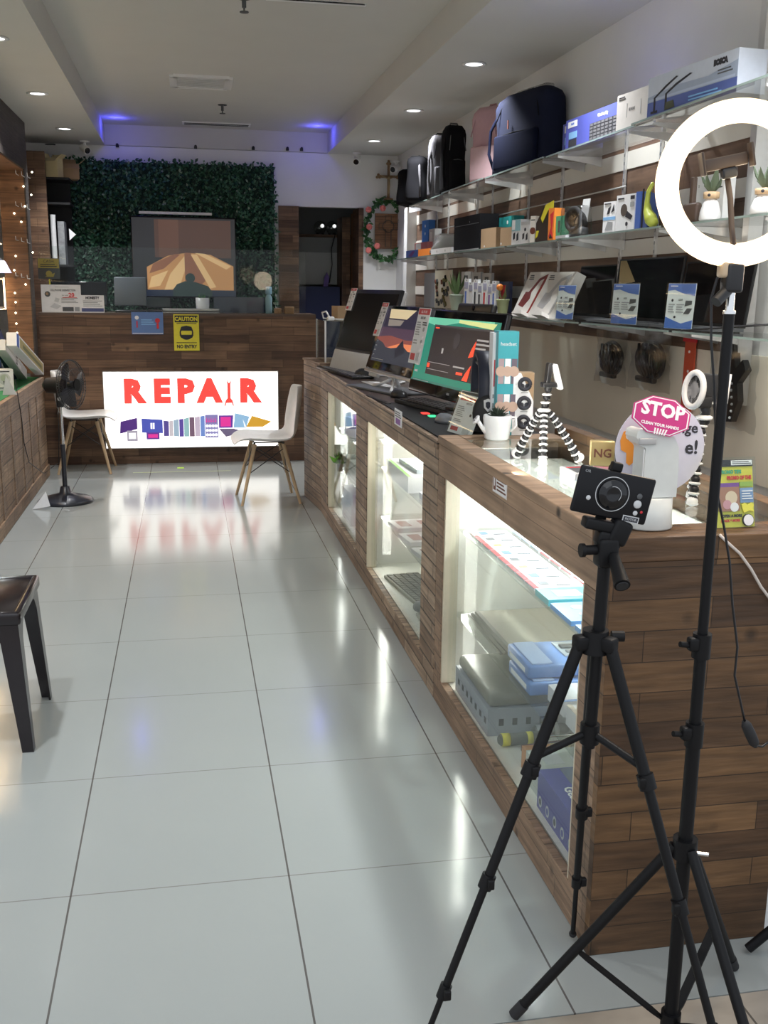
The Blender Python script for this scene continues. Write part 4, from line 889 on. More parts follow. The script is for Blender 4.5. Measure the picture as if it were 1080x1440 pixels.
# ---- bags
def backpack(lab, pxl, xl, pxr, xr, py, pyt, m, m2, zip_=DGREY, pocket=True, strap=True, dep=.17):
    M, w_, h_ = spot(pxl, xl, pxr, xr, py, 0, pyt)
    t_ = thing('backpack', lab, 'backpack', M=M); n = 14; mb = MB(); vs = []; K = 24
    for i in range(n+1):
        v = i/n; s = 1-.07*v if v < .84 else (1-.06)*math.sqrt(max(0, 1-((v-.84)/.17)**2*.60)); s *= 1+.02*math.sin(v*9)
        for j in range(K):
            a = 2*PI*j/K; c, q = math.cos(a), math.sin(a); ex = 2/5
            x = abs(c)**ex*math.copysign(1, c); zz = abs(q)**(2/3.5)*math.copysign(1, q)
            wob = 1+.03*math.sin(a*3+v*7)
            vs.append((x*w_/2*s*wob, v*h_*(1 if i < n else .995), -dep/2+zz*dep/2*(s**1.2)*wob))
    mb.add(vs, [(i*K+j, i*K+(j+1) % K, (i+1)*K+(j+1) % K, (i+1)*K+j) for i in range(n) for j in range(K)]+[list(range(K))[::-1], [n*K+j for j in range(K)]], m, True); mb.build('body', t_)
    if pocket:
        mb = MB(); mb.rbox((0, h_*.27, .004), (w_*.72, h_*.44, .035), .014, m2); mb.build('front_pocket', t_)
        mb = MB(); mb.tube([(-w_*.32, h_*.47, .014), (0, h_*.49, .018), (w_*.32, h_*.47, .014)], .0035, zip_, 6); mb.tube([(-w_*.38, h_*.62, .006), (-w_*.3, h_*.84, -.012), (0, h_*.92, -.03), (w_*.3, h_*.84, -.012), (w_*.38, h_*.62, .006)], .0035, zip_, 6); mb.build('zip', t_)
    mb = MB(); mb.tube([(-.04, h_*.97, -dep/2), (-.025, h_*1.03, -dep/2), (.025, h_*1.03, -dep/2), (.04, h_*.97, -dep/2)], .007, zip_, 6); mb.build('handle', t_)
    if strap:
        mb = MB(); mb.tube([(-w_*.42, h_*.85, -dep*.3), (-w_*.56, h_*.6, -dep*.2), (-w_*.56, h_*.3, -dep*.15), (-w_*.48, h_*.08, -dep*.2)], .010, m2, 6); mb.build('strap', t_)
    return t_, w_, h_
FNAVY = mat('fabric_navy', (.008, .011, .030), .85, bump=.3, scale=300, spec=.2); FBLK = mat('fabric_black', (.008, .008, .010), .9, bump=.3, scale=300, spec=.15)
FGRY = mat('fabric_grey', (.085, .083, .09), .95, bump=.3, scale=300, spec=.1); FPNK = mat('fabric_pink', (.55, .34, .38), .7)
t_, w_, h_ = backpack('large navy blue backpack at the near end of the bags on the top shelf', 686, 2.27, 766, 2.42, 238, 128, FNAVY, mat('fabric_navy2', (.006, .008, .022), .95, spec=.08), FBLK, dep=.18)
mb = MB(); mb.box((-w_*.12, h_*.60, .012), (.010, .05, .006), mat('zip_pull_brown', (.22, .08, .06))); mb.build('zip_pull', t_)
mb = MB(); mb.rbox((.05, h_*1.0, -.09), (w_*.5, .03, .06), .01, PVC); mb.build('plastic_wrap', t_)
backpack('pink backpack in clear plastic between the navy and the black backpacks', 656, 2.29, 701, 2.44, 252, 150, FPNK, mat('fabric_pink2', (.62, .42, .45), .6), mat('zip_pink', (.45, .25, .28)), strap=False)
backpack('slim black backpack between the grey bag and the pink backpack', 627, 2.28, 657, 2.45, 262, 176, FBLK, FBLK)
backpack('grey and black backpack standing left of the slim black backpack', 606, 2.27, 637, 2.45, 268, 190, FGRY, FGRY, FBLK)
backpack('small dark bag left of the grey backpack on the top shelf', 596, 2.27, 611, 2.45, 272, 222, FBLK, FGRY, pocket=False)
backpack('smallest black bag at the far end of the top shelf', 582, 2.27, 598, 2.45, 276, 240, FBLK, FBLK, pocket=False)
M, w_, h_ = spot(576, 2.46, 592, 2.50, 270, 0, 236); pack('poster_board', 'white rectangular panel standing behind the smallest black bag', 'panel', M, w_, h_, .01, WPAPER, [('r', .1, .08, .9, .92, LGREY)])
# ---- cartons on the top shelf
PHB = mat('carton_blue', (.10, .12, .48), .45); KEY = mat('key_dark', (.05, .05, .06), .5); KEY2 = mat('key_cap', (.16, .16, .17), .5)
def kb(w_, x0, y0, x1, y1, nx, ny):
    it = [('r', x0, y0, x1, y1, KEY)]
    for i in range(nx):
        for j in range(ny):
            a = x0+(x1-x0)*(i+.15)/nx; b2 = x0+(x1-x0)*(i+.85)/nx; c = y0+(y1-y0)*(j+.15)/ny; d = y0+(y1-y0)*(j+.85)/ny
            it.append(('r', a, c, b2, d, KEY2))
    return it
def flat(its, k=1): return its
M, w_, h_ = spot(795, 2.30, 872, 2.34, 205, 0, 155)
M, w_, h_ = spot(795, 2.30, 905, 2.34, 205, 0, 150)
def pk2(name, lab, M, w_, h_, d, m, base, keys):
    mb = MB(); mb.box((0, h_/2, -d/2), (w_, h_, d), m); panel(mb, w_, h_, base)
    for it in keys[1:]:
        _, x0, y0, x1, y1, mm = it; mb.prism([((x0-.5)*w_, y0*h_), ((x1-.5)*w_, y0*h_), ((x1-.5)*w_, y1*h_), ((x0-.5)*w_, y1*h_)], .002, .004, mm)
    return tag(mb.build(name, M=M), lab, 'box')
kk = kb(w_, .34, .08, .98, .62, 13, 5)
pk2('keyboard_box', 'blue keyboard carton reading Wired simplicity on the top shelf, the nearer of the two', M, w_, h_, .05, PHB,
    [('r', .03, .72, .16, .92, WPAPER), ('t', .095, .82, .09, 'PHILIPS', BLUE, 'CENTER', .0005, .9, .001), ('t', .50, .80, .135, 'Wired simplicity', WPAPER, 'CENTER', .0006, .85, .0008), ('r', .05, .34, .16, .56, LBLUE), ('r', .05, .08, .16, .30, KEY), kk[0]], kk)
M, w_, h_ = spot(765, 2.27, 830, 2.36, 212, 0, 165)
kk = kb(w_, .40, .08, .98, .6, 9, 5)
pk2('keyboard_box', 'blue keyboard carton partly hidden between the navy backpack and the nearer keyboard carton', FA(M.translation+Vector((.07, .03, 0))), w_, h_, .05, PHB,
    [('r', .06, .72, .30, .93, WPAPER), ('t', .18, .82, .09, 'PHILIPS', BLUE), ('t', .7, .8, .16, 'Wired', WPAPER), ('r', .08, .36, .28, .58, LBLUE), ('r', .08, .06, .28, .28, KEY), kk[0]], kk)
M, w_, h_ = spot(866, 2.275, 914, 2.30, 180, 0, 128)
pack('headset_box', 'plain white VR BOX carton between the keyboard cartons and the microphone carton', 'box', M, w_, h_, .02, mat('vr_white', (.66, .63, .60), .5),
     [('t', .45, .5, .13, 'VR BOX', INK, 'CENTER', .0005, .8), ('l', .06, .82, .25, .94, 2, INK), ('r', .3, .3, .31, .7, LGREY), ('r', .7, .3, .71, .7, LGREY)])
M, w_, h_ = spot(911, 2.255, 1034, 2.32, 145, 0, 90)
B1 = mat('mic_box_sky', (.34, .40, .52), .4); 
pack('microphone_box', 'long blue and white microphone carton reading BOSCA at the near end of the top shelf', 'box', M, w_, h_, .12, mat('mic_box', (.55, .60, .70), .4),
     [('r', 0, 0, 1, .36, mat('mic_blue', (.10, .14, .38), .4)), ('p', [(0, .36), (0, .5), (.35, .62), (.7, .58), (1, .75), (1, .36)], B1), ('r', .02, .38, .98, .44, mat('mic_light', (.45, .52, .66))),
      ('t', .82, .82, .17, 'BOSCA', INK, 'CENTER', .0006, 1, .003), ('l', .8, .52, .95, .66, 2, DGREY),
      ('p', [(.08, .10), (.10, .10), (.10, .44), (.24, .66), (.36, .82), (.34, .84), (.22, .69), (.08, .46)], INK), ('p', [(.22, .12), (.24, .12), (.24, .46), (.36, .62), (.52, .78), (.50, .80), (.34, .66), (.22, .48)], INK), ('r', .05, .06, .13, .12, INK), ('p', [(.22, .06), (.34, .08), (.32, .26), (.24, .26)], mat('mic_base', (.08, .09, .06))), ('l', .5, .1, .85, .26, 2, LBLUE)])
M, w_, h_ = spot(1049, 2.42, 1079, 2.46, 130, 0, 112); M.translation.y = 1.10
# ---- middle shelf
MS = 1
def sp(name, lab, cat, pxl, pxr, py, pyt, m, items=(), d=.06, xl=2.29, xr=2.31, r=MS, lean=0, group=None):
    M, w_, h_ = spot(pxl, xl, pxr, xr, py, r, pyt, lean); return pack(name, lab, cat, M, w_, h_, d, m, items, group)
sp('snack_packet', 'small dark blue packet at the far end of the middle shelf', 'packet', 571, 587, 360, 352, BLUE, [('p', [(.2, .2), (.6, .9), (.8, .8), (.5, .1)], PURPLE)], xl=2.26, xr=2.28)
sp('small_carton', 'small orange open carton near the far end of the middle shelf', 'box', 588, 604, 357, 350, ORANGE, xl=2.26, xr=2.28)
sp('pouch', 'pink and white crumpled pouch above the orange carton', 'pouch', 583, 601, 350, 341, mat('pouch_pink', (.6, .2, .22)), [('r', .1, .5, .5, .95, WPAPER)], xl=2.38, xr=2.40)
sp('slim_box', 'tall bright blue narrow box at the far end of the middle shelf', 'box', 593, 602, 346, 310, mat('tall_blue', (.04, .18, .55), .4), [('c', .5, .85, .04, WPAPER), ('c', .5, .65, .04, WPAPER), ('r', .3, .2, .7, .35, LBLUE)], xl=2.45, xr=2.46)
sp('slim_box', 'pale grey narrow box right of the tall blue box', 'box', 603, 611, 348, 322, LGREY, [('r', .2, .1, .5, .9, WPAPER)], xl=2.44, xr=2.45)
sp('slim_box', 'dark grey narrow box right of the pale grey one', 'box', 612, 622, 348, 330, mat('mid_grey', (.22, .22, .23)), xl=2.42, xr=2.43)
sp('flat_white_tray', 'flat white strip box lying right of the orange carton', 'box', 606, 635, 355, 349, WPAPER, [('c', .3, .5, .2, GREY), ('c', .7, .5, .2, GREY)], xl=2.26, xr=2.28)
mb = MB(); mb.box((0, .0, 0), (.36, .16, .014), SILVER); mb.box((0, 0, .0075), (.32, .13, .001), LGREY); M = Matrix.Translation(AX(625, 345, 2.36)) @ Matrix.Rotation(PI/2, 4, 'Z') @ Matrix.Rotation(.35, 4, 'Y'); M.translation.z = ZS[1]+.085
tag(mb.build('tablet', M=M), 'silver tablet leaning against the black case on the middle shelf', 'tablet')
sp('black_case', 'large square black case on the middle shelf', 'case', 638, 674, 350, 304, FBLK, [('r', .04, .74, .96, .76, DGREY), ('t', .62, .82, .06, 'hp', GREY), ('r', .02, .02, .98, .05, GREY)], d=.13)
sp('brown_carton', 'brown cardboard carton right of the black case, the left one of two', 'box', 676, 697, 346, 321, CARD, [('c', .25, .12, .05, WPAPER)], d=.12)
sp('brown_carton', 'brown cardboard carton under the teal box, the right one of two', 'box', 703, 719, 345, 320, CARD, [('c', .1, .15, .06, WPAPER)], d=.12)
M, w_, h_ = spot(688, 2.44, 722, 2.46, 330, 1, 306); pack('teal_box', 'teal box with a white round mark behind the brown cartons', 'box', M, w_, h_, .07, mat('teal_dark', (.02, .26, .27), .5), [('c', .75, .82, .06, WPAPER)])
its = [('r', 0, .86, 1, 1, LGREY), ('p', [(.2, .2), (.4, .25), (.42, .5), (.2, .45)], INK), ('p', [(.6, .15), (.8, .2), (.78, .5), (.6, .4)], INK)]
sp('earphone_box', 'white earphone box left of its twin on the middle shelf', 'box', 719, 731, 342, 309, WPAPER, [('r', 0, .55, 1, 1, mat('pale_teal', (.30, .55, .60))), ('r', .05, .6, .4, .98, WPAPER)]+its[1:])
sp('earphone_box', 'white earphone box with several black shapes, right of its pale teal topped twin', 'box', 732, 744, 341, 312, WPAPER, its+[('c', .5, .65, .08, INK)])
sp('mouse_box', 'tall cream box with one black oval picture on the middle shelf', 'box', 745, 752, 339, 304, mat('cream_box', (.75, .70, .62)), [('c', .5, .45, .13, BROWNP), ('l', .1, .8, .9, .9, 1, DGREY)])
M, w_, h_ = spot(753, 2.30, 777, 2.34, 337, 1, 286); t_ = thing('hanging_pack', 'black accessory pack with a bright yellow band on the middle shelf', 'package', M=M)
mb = MB(); mb.prism([(-w_/2, 0), (w_/2, 0), (w_/2, h_*.8), (w_*.3, h_), (-w_*.1, h_*.9), (-w_/2, h_*.5)], -.03, 0, mat('pack_black', (.03, .022, .022), .4)); mb.build('pouch', t_)
mb = MB(); mb.prism([(-w_*.2, h_*.62), (w_*.05, h_*.95), (w_*.5, h_*1.04), (w_*.5, h_*.86), (w_*.2, h_*.8), (-w_*.1, h_*.5)], .001, .004, YELLOW); mb.prism([(-w_*.5, .02), (-w_*.38, .03), (-w_*.3, h_*.3), (-w_*.45, h_*.3)], .001, .003, YELLOW); mb.build('yellow_band', t_)
sp('orange_pack', 'tall narrow orange pack right of the black and yellow pack', 'package', 770, 778, 337, 293, ORANGE, [('p', [(.1, .1), (.5, .4), (.3, .8), (.9, .9), (.7, .3), (.9, .05)], RED), ('p', [(.2, .05), (.5, .2), (.8, .05)], BLACK)], xl=2.27, xr=2.28)
M, w_, h_ = spot(780, 2.29, 791, 2.30, 335, 1, 304); mb = MB(); mb.prism([(-w_*.35, 0), (w_*.35, 0), (w_/2, h_), (-w_/2, h_)], -.04, 0, GREEN); mb.prism([(-.01, h_*.3), (.01, h_*.3), (.012, h_*.8), (-.012, h_*.8)], 0, .001, DGREY); tag(mb.build('green_pack', M=M), 'tapered green pack standing left of the bagged bundle', 'package')
M, w_, h_ = spot(790, 2.28, 819, 2.32, 335, 1, 290); t_ = thing('bagged_cable', 'dark cable bundle in a clear bag leaning with a white card on the middle shelf', 'cable bundle', M=M)
mb = MB(); 
for k in range(5): mb.tube([(w_*(.05+.33*math.cos(a*PI/8)), h_*.42+h_*.35*math.sin(a*PI/8)+k*.006, -.03+k*.008) for a in range(16)], .012, BLACKM, 6, True)
mb.rbox((w_*.15, h_*.18, -.02), (w_*.6, h_*.36, .06), .02, DGREY); mb.build('cable', t_)
mb = MB(); mb.prism([(w_*.05, h_*.45), (w_*.42, h_*.45), (w_*.52, h_*1.2), (w_*.2, h_*1.2)], -.035, -.032, WPAPER); mb.build('card', t_); mb = MB(); mb.rbox((0, h_*.5, -.02), (w_, h_, .08), .02, PVC); mb.build('bag', t_)
sp('torch', 'small grey torch lying at the foot of the bagged cable bundle', 'torch', 781, 795, 336, 331, LGREY, xl=2.26, xr=2.265, d=.02)
sp('camera_box', 'white box with small pictures and a blue band, left of the camera box', 'box', 847, 864, 328, 284, WPAPER, [('r', 0, .42, 1, .52, LBLUE), ('p', [(.3, .6), (.5, .62), (.6, .85), (.4, .8)], INK), ('p', [(.65, .65), (.9, .7), (.85, .9)], INK), ('p', [(.2, .1), (.8, .1), (.8, .35), (.4, .38)], GREY), ('l', .1, .9, .6, .97, 1, INK)])
sp('camera_box', 'larger white box with a round black camera picture on the middle shelf', 'box', 865, 891, 325, 274, WPAPER, [('c', .42, .58, .17, mat('cam_dark', (.10, .08, .07))), ('p', [(.5, .4), (.8, .3), (.9, .4), (.6, .55)], INK), ('c', .6, .2, .06, INK), ('l', .08, .86, .4, .94, 1, INK), ('r', .75, .85, .95, .95, INK), ('r', .75, .65, .95, .78, GREY)], d=.07)
sp('tall_blue_box', 'blue box right of the camera box on the middle shelf', 'box', 892, 899, 324, 270, BLUE, xl=2.30, xr=2.31)
sp('tall_blue_box', 'blue box with a dark strap in front, near the ring light on the middle shelf', 'box', 900, 909, 322, 272, mat('duller_blue', (.08, .13, .36)), [('r', .1, 0, .35, 1.12, BLACKM)], xl=2.30, xr=2.31)
q = AX(915, 318, 2.30); mb = MB(); P = [(909, 262), (911, 262), (910, 275), (909, 290), (912, 303), (917, 314)]
mb = MB(); L = [AX(x, y, 2.31) for x, y in ((918, 258), (912, 270), (910, 285), (911, 298), (915, 308), (919, 314))]; mb.tube(L, .01, mat('lime_plastic', (.55, .62, .10), .4), 8, rr=(.008, .010, .012, .02, .028, .022)); o = mb.build('neck_massager'); o.location.z = ZS[1]+.022-min((v.co.z for v in o.data.vertices))-.02
tag(o, 'curved lime green plastic gadget standing left of the ring light', 'gadget')
sp('white_carton', 'white carton standing behind the first bunny-shaped plant pot', 'box', 969, 1015, 305, 247, WPAPER, [('l', .5, .7, .95, .85, 3, INK), ('r', .12, .1, .14, .9, LGREY), ('t', .25, .8, .08, 'S', INK)], d=.05, xl=2.40, xr=2.42)
M, w_, h_ = spot(960, 2.30, 983, 2.31, 318, 1, 250); mb = MB(); BRG = mat('brown_gadget', (.10, .065, .05), .4)
mb.rbox((0, h_*.22, 0), (w_*.9, h_*.44, .03), .012, BRG); mb.rbox((0, h_*.7, 0), (w_*.22, h_*.6, .02), .006, BRG); tag(mb.build('brown_brush', M=M), 'dark brown long-handled brush standing left of the first plant pot', 'brush')
def pot(px0, px1, pyb, pyt, x, r, lab, m, m2, leafm, h_l=.12, nl=7, lw=.02, body_h=.62, group=None):
    a, b2 = AX(px0, pyb, x), AX(px1, pyb, x); c = AX((px0+px1)/2, pyb, x); c.z = ZS[r]+.001; w_ = (px1-px0)/1432*(c-CPOS).dot(CW); H = AX((px0+px1)/2, pyt, x).z-ZS[r]
    t_ = thing('potted_plant', lab, 'plant', c, group=group); R_ = w_/2; hb = H*body_h
    mb = MB(); mb.lathe([(R_*.95, 0), (R_, hb*.06), (R_*.95, hb*.4), (R_*.72, hb*.8), (R_*.5, hb)], m, 24); mb.build('pot', t_)
    mb = MB(); mb.lathe([(R_*.5, hb), (R_*.72, hb*1.02), (R_*.75, hb*1.3), (R_*.68, hb*1.32), (R_*.6, hb*1.2), (.0001, hb*1.2)], m2, 24); mb.sph((-R_*.5, -R_*.5, hb*1.15), .006, INK, n=5); mb.build('collar', t_)
    mb = MB()
    for k in range(nl):
        a = k*2*PI/nl; leaf(mb, Vector((0, 0, hb*1.15)), Vector((math.cos(a)*.5, math.sin(a)*.5, 1)), Vector((math.cos(a), math.sin(a), 0)), h_l*(.8+.3*(k % 2)), lw, leafm, .3)
    mb.build('leaves', t_)
DG = mat('plant_dull', (.12, .16, .10), .6)
pot(983, 1013, 308, 262, 2.30, 1, 'white cone-shaped plant pot with a beige collar seen inside the ring light', WHITE, mat('beige_collar', (.66, .46, .28), .5), DG, .11, 7, .03)
pot(1054, 1092, 306, 258, 2.30, 1, 'white cone-shaped plant pot with a beige collar cut by the right photo edge', WHITE, mat('beige_collar', (.66, .46, .28), .5), DG, .11, 7, .03)
# ---- bottom shelf
BS = 2
sp('clear_bag', 'crumpled clear grey bag at the far end of the bottom shelf', 'bag', 596, 610, 430, 384, mat('clear_grey', (.35, .36, .40), .2), d=.02, r=BS, xl=2.40, xr=2.42)
def spb(*a, **k): return sp(*a, r=BS, **k)
M, w_, h_ = spot(611, 2.40, 634, 2.42, 428, 2, 380); mb = MB(); mb.box((0, h_/2, -.005), (w_, h_, .01), mat('card_cream', (.62, .58, .48)))
for i in range(26): x, y = random.uniform(-.4, .4)*w_, random.uniform(.08, .8)*h_; mb.box((x, y, .008), (.02, .035, .012), random.choice([BROWNP, DGREY, mat('olive_d', (.15, .13, .05)), BLACKM]), Matrix.Rotation(random.random(), 3, 'Z'))
tag(mb.build('blister_card', M=M), 'cream card holding many small brown and black pieces on the bottom shelf', 'package')
def pot2(px0, px1, pyb, pyt, x, lab, m, leaves, lm, hl):
    c = AX((px0+px1)/2, pyb, x); c.z = ZS[2]+.001; w_ = (px1-px0)/1432*(c-CPOS).dot(CW); H = AX((px0+px1)/2, pyt, x).z-ZS[2]
    t_ = thing('potted_plant', lab, 'plant', c); R_ = w_/2; mb = MB(); mb.lathe([(R_*.62, 0), (R_*.68, .004), (R_*.92, H*.9), (R_, H*.92), (R_, H), (R_*.9, H), (R_*.85, H*.9), (.0001, H*.88)], m, 24); mb.build('pot', t_)
    mb = MB()
    for k in range(leaves):
        a = k*2.4; sp_ = .15+.6*(k/leaves); leaf(mb, Vector((0, 0, H*.85)), Vector((math.cos(a)*sp_, math.sin(a)*sp_, 1)), Vector((math.cos(a), math.sin(a), .1)), hl*(1-.3*k/leaves), .03, lm, .3)
    mb.build('leaves', t_)
pot2(631, 652, 433, 414, 2.31, 'spiky green plant in a pale green pot on the bottom shelf', mat('pot_mint', (.52, .60, .48), .5), 13, mat('aloe', (.16, .24, .10), .5), .20)
pot2(697, 716, 439, 421, 2.29, 'small pale lime pot with an orange flower beside the cable packs', mat('pot_lime', (.52, .58, .32), .5), 3, mat('stem_olive', (.14, .14, .06), .5), .10)
c = AX(703, 404, 2.29); mb = MB(); mb.sph((0, 0, 0), .022, ORANGE, n=8); mb.cyl((0, 0, -.06), (0, 0, 0), .004, mat('stem_olive', (.14, .14, .06)))
tag(mb.build('orange_tag', loc=c), 'small orange flower head above the lime pot on the bottom shelf', 'flower')
colr = [BLUE, WPAPER, INK, INK, RED, PURPLE, BLUE]
wh = ['leftmost, blue edged', 'second from left, plain white', 'third from left, black cable', 'fourth from left, black cable', 'fifth from left, red print', 'sixth from left, violet print', 'rightmost, blue print']
for i, px in enumerate((652, 658, 665, 671, 678, 685, 691)):
    sp('cable_pack', 'slim white hanging cable pack on the bottom shelf, '+wh[i], 'package', px, px+6, 434-i*.3, 392+(i*5) % 9, WPAPER, [('r', .2, .12, .55, .62, colr[i]), ('r', .1, .7, .9, .9, mat('lilac_print', (.45, .45, .60))), ('c', .5, .95, .02, INK)], d=.02, r=BS, xl=2.30+.01*(i % 2), xr=2.31, group='slim cable packs on the bottom shelf')
for i, px in enumerate((648, 662, 677)):
    sp('white_pack', 'white hanging pack in the row behind the slim cable packs, '+('left', 'middle', 'right')[i], 'package', px, px+13, 420, 382+i, mat('off_white_pack', (.55, .54, .53)), [('r', .3, .6, .7, .9, DGREY), ('c', .5, .8, .05, WPAPER)], d=.02, r=BS, xl=2.45, xr=2.46, group='white packs behind the cable packs')
sp('red_pack', 'red and white pack between the cable packs and the leaning white boxes', 'package', 699, 706, 437, 401, RED, [('c', .4, .75, .09, WPAPER), ('r', .1, .05, .9, .3, WPAPER)], d=.02, r=BS, xl=2.38, xr=2.385)
sp('dark_pack', 'dark blue hanging pack behind the lime pot', 'package', 694, 716, 425, 396, mat('pack_navy', (.06, .08, .18)), d=.02, r=BS, xl=2.46, xr=2.47)
for i, (p0, p1) in enumerate(((721, 750), (747, 782))):
    M, w_, h_ = spot(p0-2, 2.27, p1, 2.30, 437, 2, 382, .42)
    t_ = thing('headphone_box', ('white leaning box with a dark red headphone picture', 'white leaning box with a pale grey headphone picture, the nearer one')[i], 'box', M=M)
    c1 = mat('maroon', (.17, .03, .025)) if i == 0 else mat('grey_pic', (.42, .41, .40))
    mb = MB(); mb.box((0, h_/2, -.03), (w_, h_, .06), mat('box_ivory', (.68, .65, .60), .5)); panel(mb, w_, h_, [('p', [(.10, .25), (.35, .2), (.5, .4), (.45, .55), (.2, .55)], c1), ('p', [(.3, .5), (.55, .85), (.85, .95), (.9, .9), (.62, .8), (.42, .5)], c1), ('p', [(.78, .92), (.88, .92), (.72, .1), (.6, .05), (.66, .12)], mat('maroon2', (.28, .03, .02)) if i == 0 else c1), ('l', .1, .82, .3, .94, 3, INK), ('t', .25, .1, .06, 'N65', INK)]); mb.build('carton', t_)
    mb = MB(); mb.prism([(-.05, -.002), (.09, -.002), (.07, .02), (-.03, .02)], .0, .05, mat('box_ivory', (.68, .65, .60))); mb.build('stand_foot', t_)
# laptops on the shelf
def shelf_laptop(lab, pxl, pxr, py, pyt, xb=2.47, scr_m=None, items=(), dd=.13):
    M, w_, h_ = face2(pxl, xb, pxr, xb, py, ZS[2]+.016, pyt, .12)
    t_ = thing('laptop', lab, 'laptop', M=M)
    mb = MB(); mb.rbox((0, h_/2, -.004), (w_, h_, .008), .003, BLACKM); ld = mb.build('lid', t_)
    mb = MB(); panel(mb, w_, h_, [('r', .02, .05, .98, .97, scr_m or mat('laptop_screen', (.012, .011, .012), .06))]+list(items)); mb.build('screen', ld)
    R = Matrix.Rotation(.12, 3, 'X'); mb = MB(); mb.box(R @ Vector((0, -.008, dd/2)), (w_, .012, dd), DGREY, R); bs = mb.build('base', t_)
    mb = MB()
    for i in range(12):
        for j in range(4): mb.box(R @ Vector(((i-5.5)*w_/13, -.001, .02+j*.022)), (w_/15, .002, .017), KEY2, R)
    mb.build('keys', bs); return t_
shelf_laptop('black laptop on the bottom shelf behind the first blue price card', 806, 856, 445, 373, xb=2.515, dd=.12)
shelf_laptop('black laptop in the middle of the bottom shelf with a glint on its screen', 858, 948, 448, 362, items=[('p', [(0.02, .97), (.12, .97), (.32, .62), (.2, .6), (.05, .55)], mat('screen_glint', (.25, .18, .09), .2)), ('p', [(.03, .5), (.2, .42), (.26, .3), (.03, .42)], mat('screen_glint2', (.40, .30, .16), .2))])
shelf_laptop('black laptop on the bottom shelf behind the third blue price card', 951, 1047, 452, 366)
def price_card(lab, q, r=None):
    BL, BR, TR, TL = [Vector(v) for v in q]; xx = BR-BL; up = ((TL-BL)+(TR-BR))/2; w_, h_ = xx.length, up.length
    M = F((BL+BR)/2, xx, up); t_ = thing('price_card', lab, 'price card', M=M)
    mb = MB(); mb.box((0, h_/2, -.001), (w_*.92, h_*.95, .001), WPAPER); panel(mb, w_*.9, h_, [('p', [(0, .97), (1, .97), (1, .72), (.6, .76), (.25, .84), (0, .82)], mat('card_blue', (.10, .20, .58))), ('p', [(0, .03), (1, .03), (1, .22), (.6, .14), (.3, .2), (0, .27)], mat('card_blue', (.10, .20, .58))),
      ('c', .2, .62, .03, INK), ('t', .5, .63, .06, 'ASUS', INK), ('l', .08, .35, .3, .56, 4, GREY), ('l', .38, .35, .65, .56, 4, GREY), ('p', [(.68, .5), (.92, .54), (.92, .62), (.70, .62)], DGREY), ('p', [(.66, .34), (.85, .34), (.95, .46), (.78, .46)], DGREY), ('c', .35, .27, .025, INK), ('l', .1, .90, .35, .94, 1, WPAPER)], z=-.0004); mb.build('print', t_)
    mb = MB(); mb.box((0, h_/2, .0025), (w_, h_, .002), GLASS); mb.build('acrylic', t_)
    mb = MB(); R = M.to_3x3().inverted()
    fo = R @ Vector((.06, 0, 0)); mb.box((0, .002, -.02), (w_, .003, .05), PVC); mb.build('acrylic_foot', t_); return t_
for lab, (bl, br, tr, tl), x in (('blue and white price card in front of the first black laptop, the farthest of three', ((780, 444), (806, 446), (815, 401), (790, 400)), 2.262),
      ('blue and white price card in front of the middle laptop', ((857, 450), (896, 453), (905, 399), (867, 397)), 2.27), ('blue and white price card in front of the third laptop, the nearest of three', ((932, 455), (974, 459), (986, 398), (946, 397)), 2.265)):
    A_, B_ = AX(*bl, x), AX(*br, x+.04); A_.z = B_.z = ZS[2]+.002; C_ = AX(*tl, x+.085); C_.y = A_.y-.0; C_ = AY(tl[0], tl[1], A_.y-.02); D_ = AY(tr[0], tr[1], B_.y-.02)
    price_card(lab, (A_, B_, D_, C_))
